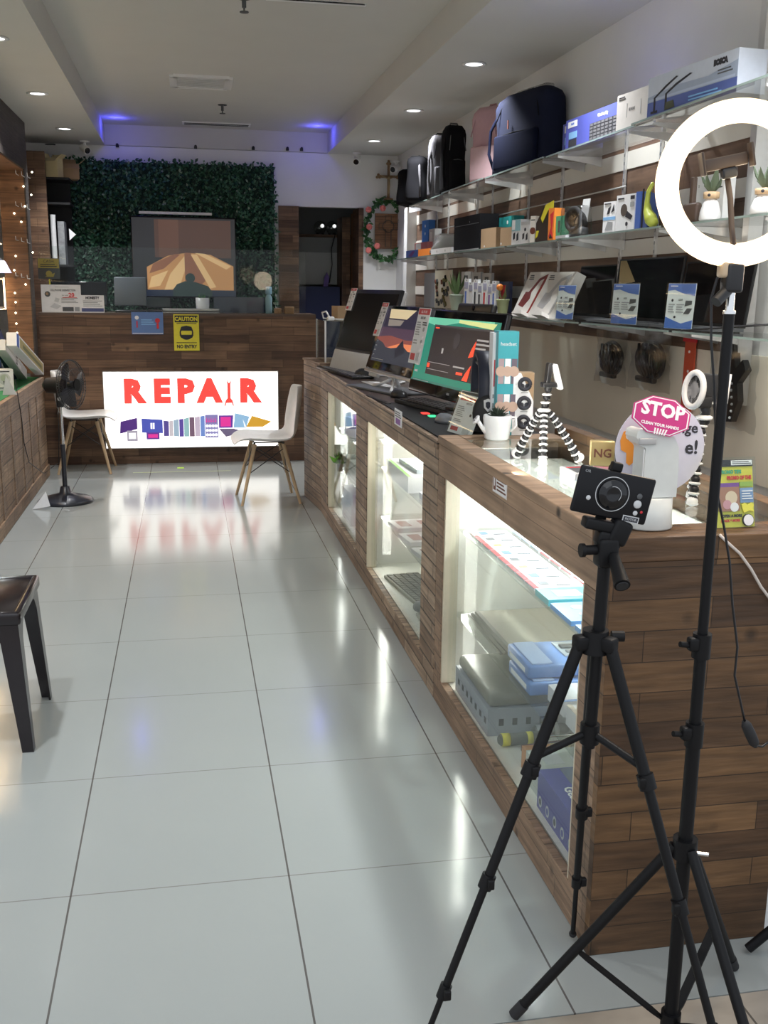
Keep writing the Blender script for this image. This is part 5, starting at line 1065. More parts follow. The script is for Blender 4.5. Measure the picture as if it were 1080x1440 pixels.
# crumpled bags hanging under the shelf, cables
def hang_bag(lab, px0, px1, py0, py1, x=2.50, kind='coil'):
    a, b2 = AX(px0, py0, x), AX(px1, py1, x); w_ = a.y-b2.y; H = a.z-b2.z; c = Vector((x, (a.y+b2.y)/2, b2.z)); M = FA(c)
    t_ = thing('bagged_cable', lab, 'cable bundle', M=M); mb = MB()
    if kind == 'coil':
        for k in range(7):
            f = 1-.08*k; mb.tube([(w_*.30*f*math.cos(a_*PI/10)+w_*.04*math.sin(k*2), H*.50+H*.29*f*math.sin(a_*PI/10)+.01*math.cos(k*3), -.008+.006*(k % 4)) for a_ in range(20)], .009, BLACK, 6, True)
        for k in range(4): mb.tube([(w_*(-.2+.1*k), H*.78, .012), (w_*(-.15+.1*k), H*.5, .022), (w_*(.0+.06*k), H*.22, .014)], .008, BLACK, 6)
        mb.rbox((-w_*.05, H*.18, .0), (w_*.4, H*.10, .03), .008, BLACK)
    else:
        mb.prism([(-w_*.18, H*.05), (w_*.1, H*.08), (w_*.2, H*.3), (w_*.16, H*.48), (w_*.3, H*.62), (w_*.22, H*.72), (w_*.1, H*.62), (w_*.02, H*.95), (-w_*.12, H*.98), (-w_*.2, H*.8), (-w_*.12, H*.6), (-w_*.22, H*.45), (-w_*.28, H*.2)], -.01, .015, BLACK)
        for k in range(6): mb.sph((w_*.08+.008*math.sin(k), H*(.12+.07*k), .016), .006, LGREY, n=5)
    mb.build('cable', t_)
    mb = MB(); nx, ny = 10, 12; rnd = random.Random(px0); vs = []
    for j in range(ny+1):
        for i in range(nx+1):
            u, v = i/nx, j/ny; s = .5*(1-.25*abs(v-.9)*0); vs.append(((u-.5)*w_*(1.0-.12*math.sin(v*3)), v*H*1.08+rnd.uniform(-.006, .006), .034*math.sin(PI*u)*math.sin(PI*min(1, v*1.1))+rnd.uniform(-.006, .006)))
    mb.add(vs, [(j*(nx+1)+i, j*(nx+1)+i+1, (j+1)*(nx+1)+i+1, (j+1)*(nx+1)+i) for j in range(ny) for i in range(nx)], PVC, True); mb.build('plastic_bag', t_)
    mb = MB(); mb.tube([(0, H*1.08, .012), (0, H*1.08, -.04)], .003, SILVER, 6); mb.build('hook', t_)
hang_bag('black cable coil in a clear bag hanging below the middle laptop, the left one', 838, 880, 466, 546)
hang_bag('black cable coil in a clear bag below the second price card, the larger right one', 886, 942, 463, 556)
hang_bag('black toy-like holster in a clear bag hanging behind the ring light pole', 1000, 1062, 462, 612, 2.50, 'gun')
a, b2 = AX(961, 472, 2.53), AX(975, 472, 2.53); lo = AX(963, 582, 2.53)
mb = MB(); w_ = a.y-b2.y; H = a.z-lo.z; mb.box((0, H/2, 0), (w_, H, .006), mat('strap_red', (.62, .09, .04), .5)); mb.box((0, H*.97, .004), (w_*1.3, .03, .006), RED)
for k in range(3): mb.cyl((0, H*(.3+.25*k), .003), (0, H*(.3+.25*k), .0065), .006, WPAPER)
tag(mb.build('red_strap', M=FA((2.545, (a.y+b2.y)/2, lo.z))), 'long red strap hanging on the cream wall beside the ring light pole', 'strap')
mb = MB(); mb.tube([AX(958, 465, 2.235), AX(1000, 462, 2.235), AX(1100, 455, 2.235)], .004, BLACK, 6); tag(mb.build('black_rod'), 'thin black rod along the front edge of the bottom shelf at the right', 'rod')
M = FA(AX(832, 475, 2.52))
# ================================================================ ON THE MIDDLE COUNTER
ZM = 1.063
def quad_frame(bl, br, tl, zb):
    """display face: lower corners on the counter height zb, upper left corner seen at tl"""
    A_ = AZ(bl[0], bl[1], zb); B_ = AZ(br[0], br[1], zb); T_ = AY(tl[0], tl[1], A_.y-.01)
    up = T_-A_; M = F((A_+B_)/2, B_-A_, up); return M, (B_-A_).length, up.length
def tag_card(lab, q0, q1, q2, y0, hdr=True):   # price tag hanging on a screen corner
    return None
def price_tag(M, w_, h_, x, y, tw, th, lab):
    """paper tag lying on the display face at face coords (x, y = top)"""
    T = M @ Matrix.Translation((x, y-th, .006))
    items = [('r', .04, .88, .96, .985, mat('tag_red', (.62, .08, .09))), ('t', .5, .93, .07, 'ALL IN ONE', WPAPER, 'CENTER', .0004, .8), ('t', .5, .82, .07, 'ASUS AIO', INK, 'CENTER', .0004, .8)]
    items += [('l', .1, .50, .45, .76, 6, GREY), ('l', .1, .34, .4, .44, 2, GREY), ('c', .75, .62, .04, GREY), ('c', .75, .40, .035, GREY), ('r', .12, .06, .45, .18, mat('tag_red', (.62, .08, .09))), ('r', .6, .05, .85, .2, LGREY), ('l', .6, .68, .9, .76, 2, DGREY)]
    return pack('price_tag', lab, 'price tag', T, tw, th, .0015, WPAPER, items)
# farthest computer: black screen, silver chin
M, w_, h_ = quad_frame((461, 516), (531, 531), (497, 407), ZM+.02)
w_ *= .94
t_ = thing('all_in_one_computer', 'all in one computer with a switched off screen and silver chin, the farthest one', 'computer', M=M)
mb = MB(); mb.rbox((0, h_*.62, -.012), (w_, h_*.76, .022), .006, BLACK); mb.rbox((0, h_*.62, -.035), (w_*.99, h_*.74, .03), .006, SILVER); dsp = mb.build('display', t_)
mb = MB(); panel(mb, w_, h_, [('r', .03, .27, .97, .95, mat('screen_off', (.010, .010, .011), .25))]); mb.build('screen', dsp)
mb = MB(); mb.rbox((0, h_*.12, -.012), (w_, h_*.24, .024), .005, LGREY); mb.build('chin', t_)
ct = M.translation; xv = (M.to_3x3() @ Vector((1, 0, 0))); bkv = xv.cross(Vector((0, 0, 1)))*-1; rz = math.atan2(xv.y, xv.x); mb = MB(); p = ct+bkv*.10; mb.rbox((p.x, p.y, ZM+.007), (w_*.45, .16, .012), .004, LGREY, Matrix.Rotation(rz, 3, 'Z')); mb.rbox((p.x+bkv.x*.06, p.y+bkv.y*.06, ZM+.09), (w_*.2, .02, .16), .004, LGREY, Matrix.Rotation(rz, 3, 'Z')); mb.build('stand', t_, world=True)
price_tag(M, w_, h_, -w_*.44, h_*1.01, .11, .13*1.25, 'white and red price tag on the top corner of the switched off computer')
# second computer: mountain wallpaper
M, w_, h_ = quad_frame((517, 517), (584, 534), (547, 429), ZM+.10)
w_ *= 1.12; t_ = thing('all_in_one_computer', 'middle all in one computer showing a dusk mountain wallpaper', 'computer', M=M)
mb = MB(); mb.rbox((0, h_*.5, -.014), (w_, h_, .026), .006, GLOSSBLK); dsp = mb.build('display', t_)
mb = MB(); panel(mb, w_, h_, [('r', .06, .13, .94, .94, scr('dusk_top', (.030, .026, .045), .8)), ('r', .06, .45, .94, .66, scr('dusk_mid', (.075, .045, .070), .8)), ('p', [(.06, .36), (.94, .36), (.94, .52), (.6, .50), (.3, .54), (.06, .50)], scr('dusk_red', (.20, .06, .05), .9)), ('p', [(.3, .36), (.94, .34), (.94, .46), (.5, .44)], scr('dusk_glow', (.60, .18, .08), .9)),
    ('p', [(.06, .13), (.94, .13), (.94, .36), (.80, .32), (.70, .34), (.60, .40), (.55, .50), (.48, .38), (.30, .34), (.2, .42), (.06, .47)], scr('mountain', (.035, .038, .052), .8)), ('p', [(.55, .50), (.58, .42), (.64, .33), (.5, .22), (.46, .34)], scr('mountain2', (.018, .018, .028), .8)),
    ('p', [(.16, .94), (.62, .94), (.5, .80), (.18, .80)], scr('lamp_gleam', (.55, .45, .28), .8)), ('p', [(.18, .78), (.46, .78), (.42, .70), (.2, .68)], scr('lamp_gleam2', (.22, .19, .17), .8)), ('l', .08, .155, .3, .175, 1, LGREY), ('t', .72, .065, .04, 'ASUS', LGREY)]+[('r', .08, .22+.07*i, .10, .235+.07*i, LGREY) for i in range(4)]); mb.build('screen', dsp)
mb = MB(); mb.rbox((0, -.012, -.01), (w_*.98, .02, .03), .005, SILVER); mb.build('lower_bar', t_)
mb = MB(); R = M.to_3x3().inverted(); dn = R @ Vector((0, 0, -1)); fw_ = R @ Vector((-1, -.2, 0))
for s in (-1, 1): mb.tube([Vector((0, -.02, -.03)), Vector((s*.09, 0, -.01))+dn*.06+fw_*.02, Vector((s*.17, 0, 0))+dn*.088+fw_*.05], .009, WHITE, 8)
mb.tube([Vector((0, .0, -.03)), Vector((0, 0, -.06))+dn*.058], .012, WHITE, 8); mb.build('stand', t_)
price_tag(M, w_, h_, -w_*.47, h_*1.03, .12, .17*1.25, 'white and red price tag on the top corner of the mountain wallpaper computer')
# third computer: green wallpaper
M, w_, h_ = quad_frame((577, 549), (676, 577), (604, 434), ZM+.075)
w_ *= 1.10; t_ = thing('all_in_one_computer', 'nearest all in one computer with a green wallpaper and a dark page', 'computer', M=M)
mb = MB(); mb.rbox((0, h_*.5, -.016), (w_, h_, .03), .008, GLOSSBLK); dsp = mb.build('display', t_)
gr = scr('green_wall', (.012, .17, .12), .9); dk = scr('page', (.016, .014, .017), .9); lt = scr('page_line', (.30, .28, .27), .8); rr_ = scr('page_red', (.80, .07, .03), .9)
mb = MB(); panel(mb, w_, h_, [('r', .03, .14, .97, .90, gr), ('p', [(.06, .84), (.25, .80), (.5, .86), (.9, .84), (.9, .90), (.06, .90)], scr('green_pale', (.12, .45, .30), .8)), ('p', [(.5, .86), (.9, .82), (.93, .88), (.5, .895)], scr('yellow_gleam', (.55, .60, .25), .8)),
    ('r', .20, .24, .93, .80, dk), ('r', .20, .80, .93, .82, scr('bar_dark', (.04, .04, .045), .9)), ('r', .22, .775, .27, .79, rr_), ('c', .52, .66, .09, scr('figure_dark', (.03, .028, .032), .9)), ('r', .36, .50, .38, .56, lt), ('r', .22, .38, .5, .385, lt), ('r', .22, .30, .5, .305, lt), ('r', .21, .32, .24, .37, rr_),
    ('p', [(.70, .50), (.75, .52), (.75, .68), (.72, .60)], rr_), ('p', [(.68, .25), (.74, .25), (.75, .42), (.71, .34)], rr_), ('r', .6, .30, .67, .33, rr_), ('l', .76, .50, .90, .72, 5, lt), ('l', .55, .36, .68, .40, 1, lt), ('r', .03, .14, .97, .165, scr('taskbar', (.02, .12, .10), .9)),
    ('l', .06, .145, .28, .158, 1, LGREY), ('t', .55, .07, .035, 'ASUS', LGREY)]+[('r', .06, .24+.08*i, .09, .265+.08*i, lt) for i in range(6)]); mb.build('screen', dsp)
mb = MB(); mb.rbox((w_*.12, h_*1.035, -.02), (w_*.40, .045, .03), .012, BLACK); mb.cyl((w_*.12, h_*1.035, -.006), (w_*.12, h_*1.035, .0), .012, GLOSSBLK, n=14); mb.build('webcam', t_)
mb = MB(); R = M.to_3x3().inverted(); dn = R @ Vector((0, 0, -1)); mb.tube([Vector((0, .05, -.03)), Vector((0, .02, -.09)), Vector((0, .01, -.09))+dn*.03], .016, BLACK); mb.cyl(Vector((0, .01, -.09))+dn*.026, Vector((0, .01, -.09))+dn*.036, .07, BLACK, n=24); mb.build('stand', t_)
price_tag(M, w_, h_, -w_*.475, h_*1.0, .17, .235*1.2, 'white and red price tag on the top corner of the green wallpaper computer')
# desk things
def on_counter(name, lab, cat, p, rz, mb, z=ZM, **k):
    c = AZ(p[0], p[1], z); c.z = z; o = mb.build(name, M=Matrix.Translation(c) @ Matrix.Rotation(rz, 4, 'Z'), **k); return tag(o, lab, cat)
def keyboard(lab, p, rz, L_, W_2, m, mk, z=ZM):
    c = AZ(p[0], p[1], z); c.z = z; t_ = thing('keyboard', lab, 'keyboard', M=Matrix.Translation(c) @ Matrix.Rotation(rz, 4, 'Z'))
    mb = MB(); mb.rbox((0, 0, .009), (L_, W_2, .018), .004, m); kbd = mb.build('body', t_)
    mb = MB()
    for i in range(15):
        for j in range(5): mb.box(((i-7)*L_/16, (j-2)*W_2/5.8, .020), (L_/20, W_2/7.5, .005), mk)
    mb.build('keys', kbd)
keyboard('black keyboard lying before the switched off computer', (482, 525), PI/2+.12, .95, .14, BLACK, mat('key_grey', (.10, .10, .11)))
keyboard('black gaming keyboard on the dark mat before the nearest computer', (612, 574), PI/2+.20, .62, .18, BLACKM, BLACK, ZM+.004)
MATB = mat('desk_mat', (.006, .006, .008), .6)
c = AZ(625, 583, ZM); mb = MB(); mb.rbox((0, 0, .0015), (1.02, .30, .003), .001, MATB); mb.rbox((0, -.152, .003), (1.02, .006, .003), .001, WPAPER)
p1, p2 = AZ(545, 560, ZM), AZ(672, 607, ZM)
mb = MB(); q = [AZ(527, 553, ZM), AZ(637, 606, ZM), AZ(686, 612, ZM), AZ(700, 585, ZM), AZ(600, 545, ZM)]
q = [Vector((1.335, 2.55, 0)), Vector((1.335, 1.27, 0)), Vector((1.78, 1.27, 0)), Vector((1.78, 2.55, 0))]
mb.prism([(v.x, v.y) for v in q[::-1]], ZM, ZM+.003, MATB); tag(mb.build('desk_mat'), 'large black desk mat on the counter under the nearest computer', 'mat')
for k, (px, py, m_) in enumerate(((598, 582, mat('rgb_red', (.8, .05, .05), emit=.8, ecol=(1, .08, .06))), (608, 586, mat('rgb_green', (.05, .7, .3), emit=.8, ecol=(.08, .9, .4))))):
    mb = MB(); mb.rbox((0, 0, .003), (.05, .035, .006), .002, m_); on_counter('glowing_key', 'small glowing '+('red', 'green')[k]+' light on the dark desk mat', 'light', (px, py), PI/2, mb, ZM+.0045 if False else ZM+.003)
def mouse(lab, p, rz, m, m2, s=1.0, z=ZM):
    c = AZ(p[0], p[1], z); c.z = z; t_ = thing('computer_mouse', lab, 'mouse', M=Matrix.Translation(c) @ Matrix.Rotation(rz, 4, 'Z') @ Matrix.Scale(s, 4))
    mb = MB(); n = 12; mb.lathe([(.001, .040), (.018, .038), (.03, .028), (.036, .012), (.034, .0), (.0001, 0)][::-1], m, 20, sx=1, sy=1.75); mb.build('shell', t_)
    mb = MB(); mb.cyl((-.005, -.035, .033), (.005, -.035, .033), .009, m2, n=10); mb.box((0, .0, .0395), (.003, .05, .001), m2); mb.build('wheel', t_)
mouse('black computer mouse lying behind the near end of the far keyboard', (512, 531), .4, BLACK, DGREY, 1.5)
mouse('small dark mouse at the foot of the nearest computer', (561, 559), .3, BLACK, DGREY, 1.1)
mouse('silver and black gaming mouse on the desk mat behind the standing price card', (628, 595), .5, mat('mouse_silver', (.25, .26, .28), .25, .4), BLACK, 1.1, ZM+.0035)
mb = MB(); mb.rbox((0, 0, .007), (.62, .24, .013), .004, mat('laptop_slate', (.10, .105, .115), .4)); on_counter('closed_laptop', 'closed slate grey laptop lying before the mountain wallpaper computer', 'laptop', (545, 549), PI/2+.3, mb)
mb = MB(); mb.rbox((0, 0, .004), (.40, .03, .008), .003, BLACK); on_counter('ruler', 'thin black strip lying at the counter edge before the slate laptop', 'strip', (532, 563), PI/2+.08, mb)
mb = MB(); mb.prism([(-.2, -.03), (.15, -.06), (.22, .03), (-.05, .06)], 0, .003, WPAPER); mb.prism([(-.15, -.02), (.1, -.05), (.12, .02)], .004, .006, WPAPER); on_counter('paper_sheet', 'loose white paper lying between the mouse and the slate laptop', 'paper', (533, 541), PI/2+.2, mb, ZM+.0145)
mb = MB(); mb.tube([(-.2, .05, .008), (-.1, -.02, .008), (0, .03, .02), (.1, -.03, .008), (.2, .02, .008), (.25, -.04, .008)], .007, WHITE); mb.rbox((.02, .01, .015), (.12, .05, .03), .008, WHITE); on_counter('adapter_cable', 'white adapter and cable under the mountain wallpaper computer', 'cable', (560, 537), PI/2, mb)
# cardboard box and white cable behind the first computer
a = AZ(478, 432, 1.41)
carton((1.62, 5.22, 1.407), .30, .24, .10, .05, 'small cardboard box on the glass box at the far end of the counter', CARD, open_=False)
mb = MB(); mb.rbox((1.40, 4.95, 1.42), (.05, .07, .028), .008, WHITE); mb.tube([(1.40, 4.98, 1.424), (1.38, 5.05, 1.47), (1.36, 5.12, 1.46), (1.38, 5.2, 1.415), (1.46, 5.0, 1.413), (1.60, 4.85, 1.413), (1.72, 4.80, 1.413)], .006, WHITE)
mb.v = [Vector((v.x, v.y, v.z)) for v in mb.v]; zmn = min(v.z for v in mb.v); mb.v = [v+Vector((0, 0, 1.4065-zmn)) for v in mb.v]; tag(mb.build('white_cable'), 'white plug and cable lying on top of the glass box', 'cable')
# standing price card
A_, B_ = AZ(628, 607, ZM), AZ(661, 617, ZM); T_ = AY(652, 549, A_.y-.005); up = T_-A_
M = F((A_+B_)/2, B_-A_, up); w_, h_ = (B_-A_).length, up.length
t_ = thing('price_card', 'standing acrylic price card with red printing on the counter before the headset', 'price card', M=M)
mb = MB(); mb.box((0, h_/2, -.002), (w_, h_, .001), WPAPER); panel(mb, w_, h_, [('r', .08, .78, .92, .86, mat('tag_red', (.62, .08, .09))), ('r', .04, .92, .96, .98, DGREY), ('t', .5, .82, .05, 'ALL IN ONE', WPAPER), ('t', .5, .72, .06, 'ASUS V222', INK), ('l', .1, .40, .4, .66, 6, GREY), ('l', .1, .28, .4, .36, 2, GREY), ('r', .1, .08, .38, .17, mat('tag_red', (.62, .08, .09))), ('c', .7, .48, .03, INK), ('r', .6, .06, .85, .2, LGREY), ('c', .75, .62, .03, RED)], z=-.0015); mb.build('print', t_)
mb = MB(); mb.box((0, h_/2, .003), (w_*1.06, h_*1.02, .002), GLASS); mb.build('acrylic', t_)
mb = MB(); R = M.to_3x3().inverted(); fd = R @ Vector((.05, 0, .0)); mb.add([(-w_/2, .002, -.003), (w_/2, .002, -.003), Vector((w_/2, .002, -.003))+fd, Vector((-w_/2, .002, -.003))+fd], [(0, 1, 2, 3)], PVC); mb.build('acrylic_foot', t_)
# headset
c = AZ(690, 592, ZM); c = Vector((1.60, 1.66, ZM)); cpx = AY(680, 575, 1.66); 
hx = AY(681, 540, 1.42); t_ = thing('gaming_headset', 'navy and black over-ear headset with a shield emblem standing beside the nearest computer', 'headset', (hx.x-.01, 1.40, ZM+.0032), -.15)
H = AY(681, 500, 1.42).z-ZM; HB = mat('headset_navy', (.012, .015, .03), .5); mb = MB()
R_ = .115; arc = [Vector((0, -R_*math.cos(PI*k/18), H-R_-.01+R_*math.sin(PI*k/18)*1.05)) for k in range(19)]
arc = [Vector((0, -R_*1.0, .14))]+arc+[Vector((0, R_, .14))]
vs = []
for p in arc: 
    n_ = Vector((0, p.y, max(0, p.z-(H-R_-.01)))).normalized() if p.z > H-R_-.01 else Vector((0, math.copysign(1, p.y), 0))
    for dx, dn_ in ((-.035, 0), (.035, 0), (.035, .022), (-.035, .022)): vs.append(p+Vector((dx, 0, 0))+n_*dn_)
mb.add(vs, [(i*4+k, i*4+(k+1) % 4, (i+1)*4+(k+1) % 4, (i+1)*4+k) for i in range(len(arc)-1) for k in range(4)], HB, True); mb.build('headband', t_)
for s in (-1, 1):
    mb = MB(); mb.lathe([(.0001, .03), (.042, .028), (.055, .015), (.056, -.01), (.045, -.03), (.0001, -.03)][::-1], BLACKM, 22, (0, s*(R_+.01), .095), Matrix.Rotation(-s*PI/2, 3, 'X'), 1, 1.35)
    mb.build('ear_cup', t_)
mb = MB(); M2 = F((0, -(R_+.042), .13), (1, 0, 0), (0, 0, 1)); mb.at(M2); mb.prism([(-.018, .02), (0, .027), (.018, .02), (.016, -.008), (0, -.026), (-.016, -.008)], 0, .003, LGREY); mb.prism([(-.010, .012), (0, .016), (.010, .012), (.009, -.005), (0, -.015), (-.009, -.005)], .003, .004, HB); mb.build('emblem', t_)
mb = MB(); mb.cyl((0, 0, 0), (0, 0, .012), .06, BLACK, n=24); mb.cyl((0, 0, .01), (0, 0, H-.03), .010, BLACK); mb.rbox((0, 0, H-.03), (.06, .09, .02), .008, BLACK); mb.build('stand', t_)
# teal photo box
A_ = AY(701, 540, 1.55); t2_ = AY(729, 466, 1.50)
def cbox(name, lab, cat, px0, px1, pyt, y, zb, m, items, d=.05, side=None, dx=0):
    a, b2 = AY(px0, pyt, y), AY(px1, pyt, y); h_ = a.z-zb
    M = F(((a.x+b2.x)/2, y, zb), (1, -.12, 0), (0, 0, 1)); return pack(name, lab, cat, M, b2.x-a.x, h_, d, m, items)
ph = [('r', .04+.32*(i % 3), .5-.34*(i//3), .32+.32*(i % 3), .74-.34*(i//3), (mat('photo_a', (.40, .30, .32)), WPAPER, mat('photo_b', (.15, .12, .16)))[i % 3]) for i in range(6)]
ph += [('c', .16+.32*(i % 3), .62-.34*(i//3), .05, mat('photo_skin', (.55, .38, .30))) for i in range(6)]
cbox('photo_box', 'teal box printed with small photos of people behind the headset', 'box', 702, 730, 466, 1.16, 1.0895, mat('teal_bright', (.04, .36, .42), .4), [('t', .5, .88, .05, 'headset', WPAPER)]+ph, d=.10)
cbox('white_side_box', 'narrow white box side with a red mark left of the teal photo box', 'box', 694, 702, 468, 1.22, ZM+.003, WPAPER, [('r', .3, .5, .8, .75, RED), ('l', .2, .2, .8, .45, 3, GREY)], d=.08)
# headset carton
hs = []
for k, yy in enumerate((.82, .52, .22)):
    hs += [('o', .55, yy, .085, INK), ('c', .42, yy-.03, .04, INK), ('c', .68, yy-.03, .04, INK), ('l', .38, yy-.15, .72, yy-.12, 1, GREY), ('t', .14, yy, .06, '//', GREY)]
M_, W_2, H2 = None, 0, 0
a, b2 = AY(722, 524, 1.16), AY(750, 524, 1.16); z0 = Z1 = 1.0895
M = F(((a.x+b2.x)/2, 1.15, 1.0895), (1, -.15, 0), (0, 0, 1)); w_, h_ = b2.x-a.x, a.z-1.0895
t_ = thing('headset_carton', 'white and brown carton with three black headset pictures beside the teal box', 'box', M=M)
mb = MB(); mb.box((0, h_/2, -.035), (w_, h_, .07), CARD); mb.prism([(-w_/2, 0), (w_/2, 0), (w_/2, h_*.55), (-w_*.15, h_), (-w_/2, h_)], 0, .001, WPAPER); panel(mb, w_, h_, hs, z=.001); mb.build('carton', t_)
# driftwood-like dark thing behind the planter
c = AY(706, 560, 1.22); 
mb = MB(); mb.lathe([(.035, 0), (.05, .02), (.048, .10), (.04, .18), (.03, .21), (.0001, .215)], mat('stone_wood', (.16, .13, .12), .9, var=.5, scale=30, bump=.6), 16)
tag(mb.build('stone_vase', loc=(c.x+.02, 1.27, ZM+.0032)), 'dark rough stone-like vase standing behind the watering can planter', 'vase')
# watering can planter
c = AZ(704, 620, 1.09); c.z = 1.0895; t_ = thing('watering_can_planter', 'small white watering can planter with a dark succulent on the counter', 'planter', M=Matrix.Translation(c+Vector((0, .05, 0))) @ Matrix.Scale(.82, 4))
s = .75; mb = MB(); mb.lathe([(.050, 0), (.058, .006), (.066, .10), (.064, .112), (.058, .112), (.055, .09), (.0001, .09)], WHITE, 28); mb.build('pot', t_)
mb = MB(); mb.tube([(-.05, 0, .035), (-.075, 0, .06), (-.092, 0, .085)], .012, WHITE, 10, rr=(.016, .010, .009)); mb.lathe([(.009, 0), (.024, .016), (.022, .020), (.0001, .020)], WHITE, 16, (-.09, 0, .082), Matrix.Rotation(-.9, 3, 'Y'))
for k in range(5): mb.sph((-.108+.004*math.cos(k*1.3), .010*math.sin(k*1.3), .096+.009*math.cos(k*1.3)), .0025, INK, n=4)
mb.build('spout', t_)
mb = MB(); mb.tube([(.06, 0, .10), (.088, 0, .10), (.092, 0, .06), (.062, 0, .035)], .006, WHITE); mb.build('handle', t_)
mb = MB(); SU = mat('succulent_dark', (.05, .075, .055), .6)
for k in range(46):
    a_ = k*2.39996; el = .25+1.1*(1-k/46); leaf(mb, Vector((0, 0, .095)), Vector((math.cos(a_)*math.cos(el-.2), math.sin(a_)*math.cos(el-.2), math.sin(el))), Vector((0, 0, 1)) if el < 1.2 else Vector((1, 0, 0)), .055+.02*random.random(), .014, SU, .4)
mb.build('succulent', t_)
# flexible tripods
def flex_tripod(lab, hub, feet, br=.0115, n=9, bulge=.5):
    t_ = thing('flexible_tripod', lab, 'tripod', (hub[0], hub[1], feet[0][2]))
    hub = Vector(hub)
    for f in feet:
        f = Vector(f); out = Vector((f.x-hub.x, f.y-hub.y, 0)); mid = (hub+f)/2+out*.16*bulge+Vector((0, 0, .012)); mb = MB()
        top = hub+out*.12
        pts = []
        for i in range(n+1):
            t = i/n; p = top*(1-t)**2+mid*2*t*(1-t)+f*t*t; pts.append(p)
        for i in range(n):
            a, b2 = pts[i], pts[i+1]; d = (b2-a).normalized(); r = br*(1.0+.25*i/n); Q = d.to_track_quat('Z', 'Y').to_matrix(); Lg = (b2-a).length
            mb.lathe([(r*.45, -Lg*.1), (r*.85, Lg*.12), (r*.98, Lg*.35), (r*.8, Lg*.6), (r*.45, Lg*.8)], BLACK, 14, a, Q)
            mb.lathe([(r*.8, Lg*.62), (r*1.12, Lg*.66), (r*1.15, Lg*.78), (r*.85, Lg*.88), (r*.4, Lg*.95)], WHITE, 14, a, Q)
        lg = mb.build('leg', t_, world=True)
        mb = MB(); mb.sph(f+Vector((0, 0, br*1.25)), br*1.28, WHITE, n=10); mb.build('foot', lg, world=True)
    mb = MB(); mb.sph(hub, br*1.5, BLACK, n=10); mb.lathe([(br*1.2, 0), (br*1.9, .004), (br*1.9, .010), (br*1.2, .014)], WHITE, 16, hub+Vector((0, 0, -.002))); mb.build('hub', t_, world=True)
    return t_
zt_ = 1.0905
f1, f2, f3 = AZ(725, 643, zt_), AZ(763, 655, zt_), AZ(815, 649, zt_)
hb = AY(765, 579, (f1.y+f2.y+f3.y)/3)
t_ = flex_tripod('black and white flexible tripod with a tilted phone clip on the glass counter top', hb, (f1, f2, f3))
u0 = hb; mb = MB(); tp = AY(772, 541, hb.y)
for k in range(3): 
    p = u0.lerp(tp, .25+k*.3); mb.sph(p, .013, BLACK, n=8); mb.lathe([(.010, 0), (.016, .002), (.016, .006), (.010, .008)], WHITE, 14, p+Vector((0, 0, .004)))
mb.build('neck', t_, world=True)
cl = AY(774, 531, hb.y); mb = MB(); mb.rbox(cl+Vector((-.008, 0, .01)), (.016, .03, .075), .004, BLACK, Matrix.Rotation(.1, 3, 'Y')); mb.rbox(tp, (.05, .035, .016), .004, BLACK); mb.build('clip', t_, world=True)
mb = MB(); mb.rbox(cl+Vector((.018, -.012, .004)), (.014, .04, .085), .005, WHITE, Matrix.Rotation(-.3, 3, 'Y')); mb.build('clip_jaw', t_, world=True)
f1 = AZ(973, 712, zt_); hb = AY(990, 590, -.17); f2 = Vector((1.70, -.10, zt_)); f3 = Vector((1.60, .04, zt_))
t_ = flex_tripod('black and white flexible tripod behind the ring light pole holding a round white lamp', hb, (f1, f2, f3), bulge=.9)
mb = MB(); tp = AY(985, 565, hb.y); mb.tube([hb, hb.lerp(tp, .5)+Vector((.01, 0, 0)), tp], .014, BLACK); mb.rbox(tp, (.05, .04, .03), .006, BLACK); mb.build('neck', t_, world=True)
mb = MB(); pc = AY(1000, 545, hb.y); mb.rbox(pc, (.075, .02, .07), .005, BLACK, Matrix.Rotation(.1, 3, 'Y')); mb.tube([pc+Vector((-.045, -.014, -.04)), pc+Vector((.04, -.014, -.04)), pc+Vector((.045, -.014, .035))], .003, LGREY); mb.build('phone_holder', t_, world=True)
rc = AY(976, 548, hb.y-.02); QR = Vector((-.92, -.35, .1)).normalized().to_track_quat('Z', 'Y').to_matrix(); mb = MB(); mb.tube([rc+QR @ Vector((.030*math.cos(a_*PI/14), .044*math.sin(a_*PI/14), 0)) for a_ in range(28)], .008, LGREY, 10, True); mb.lathe([(.0001, 0), (.028, 0)], mat('lens_grey', (.35, .35, .36), .2), 20, rc, QR, 1, 1.5); mb.build('round_lamp', t_, world=True)
# gold box, black box
a, b2 = AY(838, 590, .30), AY(862, 590, .30)
t_ = thing('gold_box', 'small gold box with an NG monogram and a pink base on the counter back ledge', 'box', M=F(((a.x+b2.x)/2+.0, .16, 1.127), (1, -.3, 0), (.12, .0, 1)))
w_ = .07; h_ = .075; mb = MB(); mb.rbox((0, h_/2+.012, -.02), (w_, h_, .035), .004, GOLD); mb.text('NG', .035, (0, h_/2+.012, -.0022), BROWNP, bold=.0008); mb.build('gold_case', t_)
mb = MB(); mb.rbox((.008, .006, -.02), (w_*.9, .012, .03), .003, PINK); mb.build('pink_base', t_)
cpos = AY(848, 632, .16); t_.location = Vector((min(cpos.x, 1.80), .16, 1.1265)); ROOTS[t_.name].translation = t_.location
mb = MB(); mb.rbox((0, .055, -.012), (.062, .11, .022), .004, BLACK); c = AY(877, 632, .08)
tag(mb.build('black_box', M=F((min(c.x, 1.80), .06, 1.1265), (1, -.3, 0), (0, 0, 1))), 'small black box standing upright on the back ledge behind the round sign', 'box')
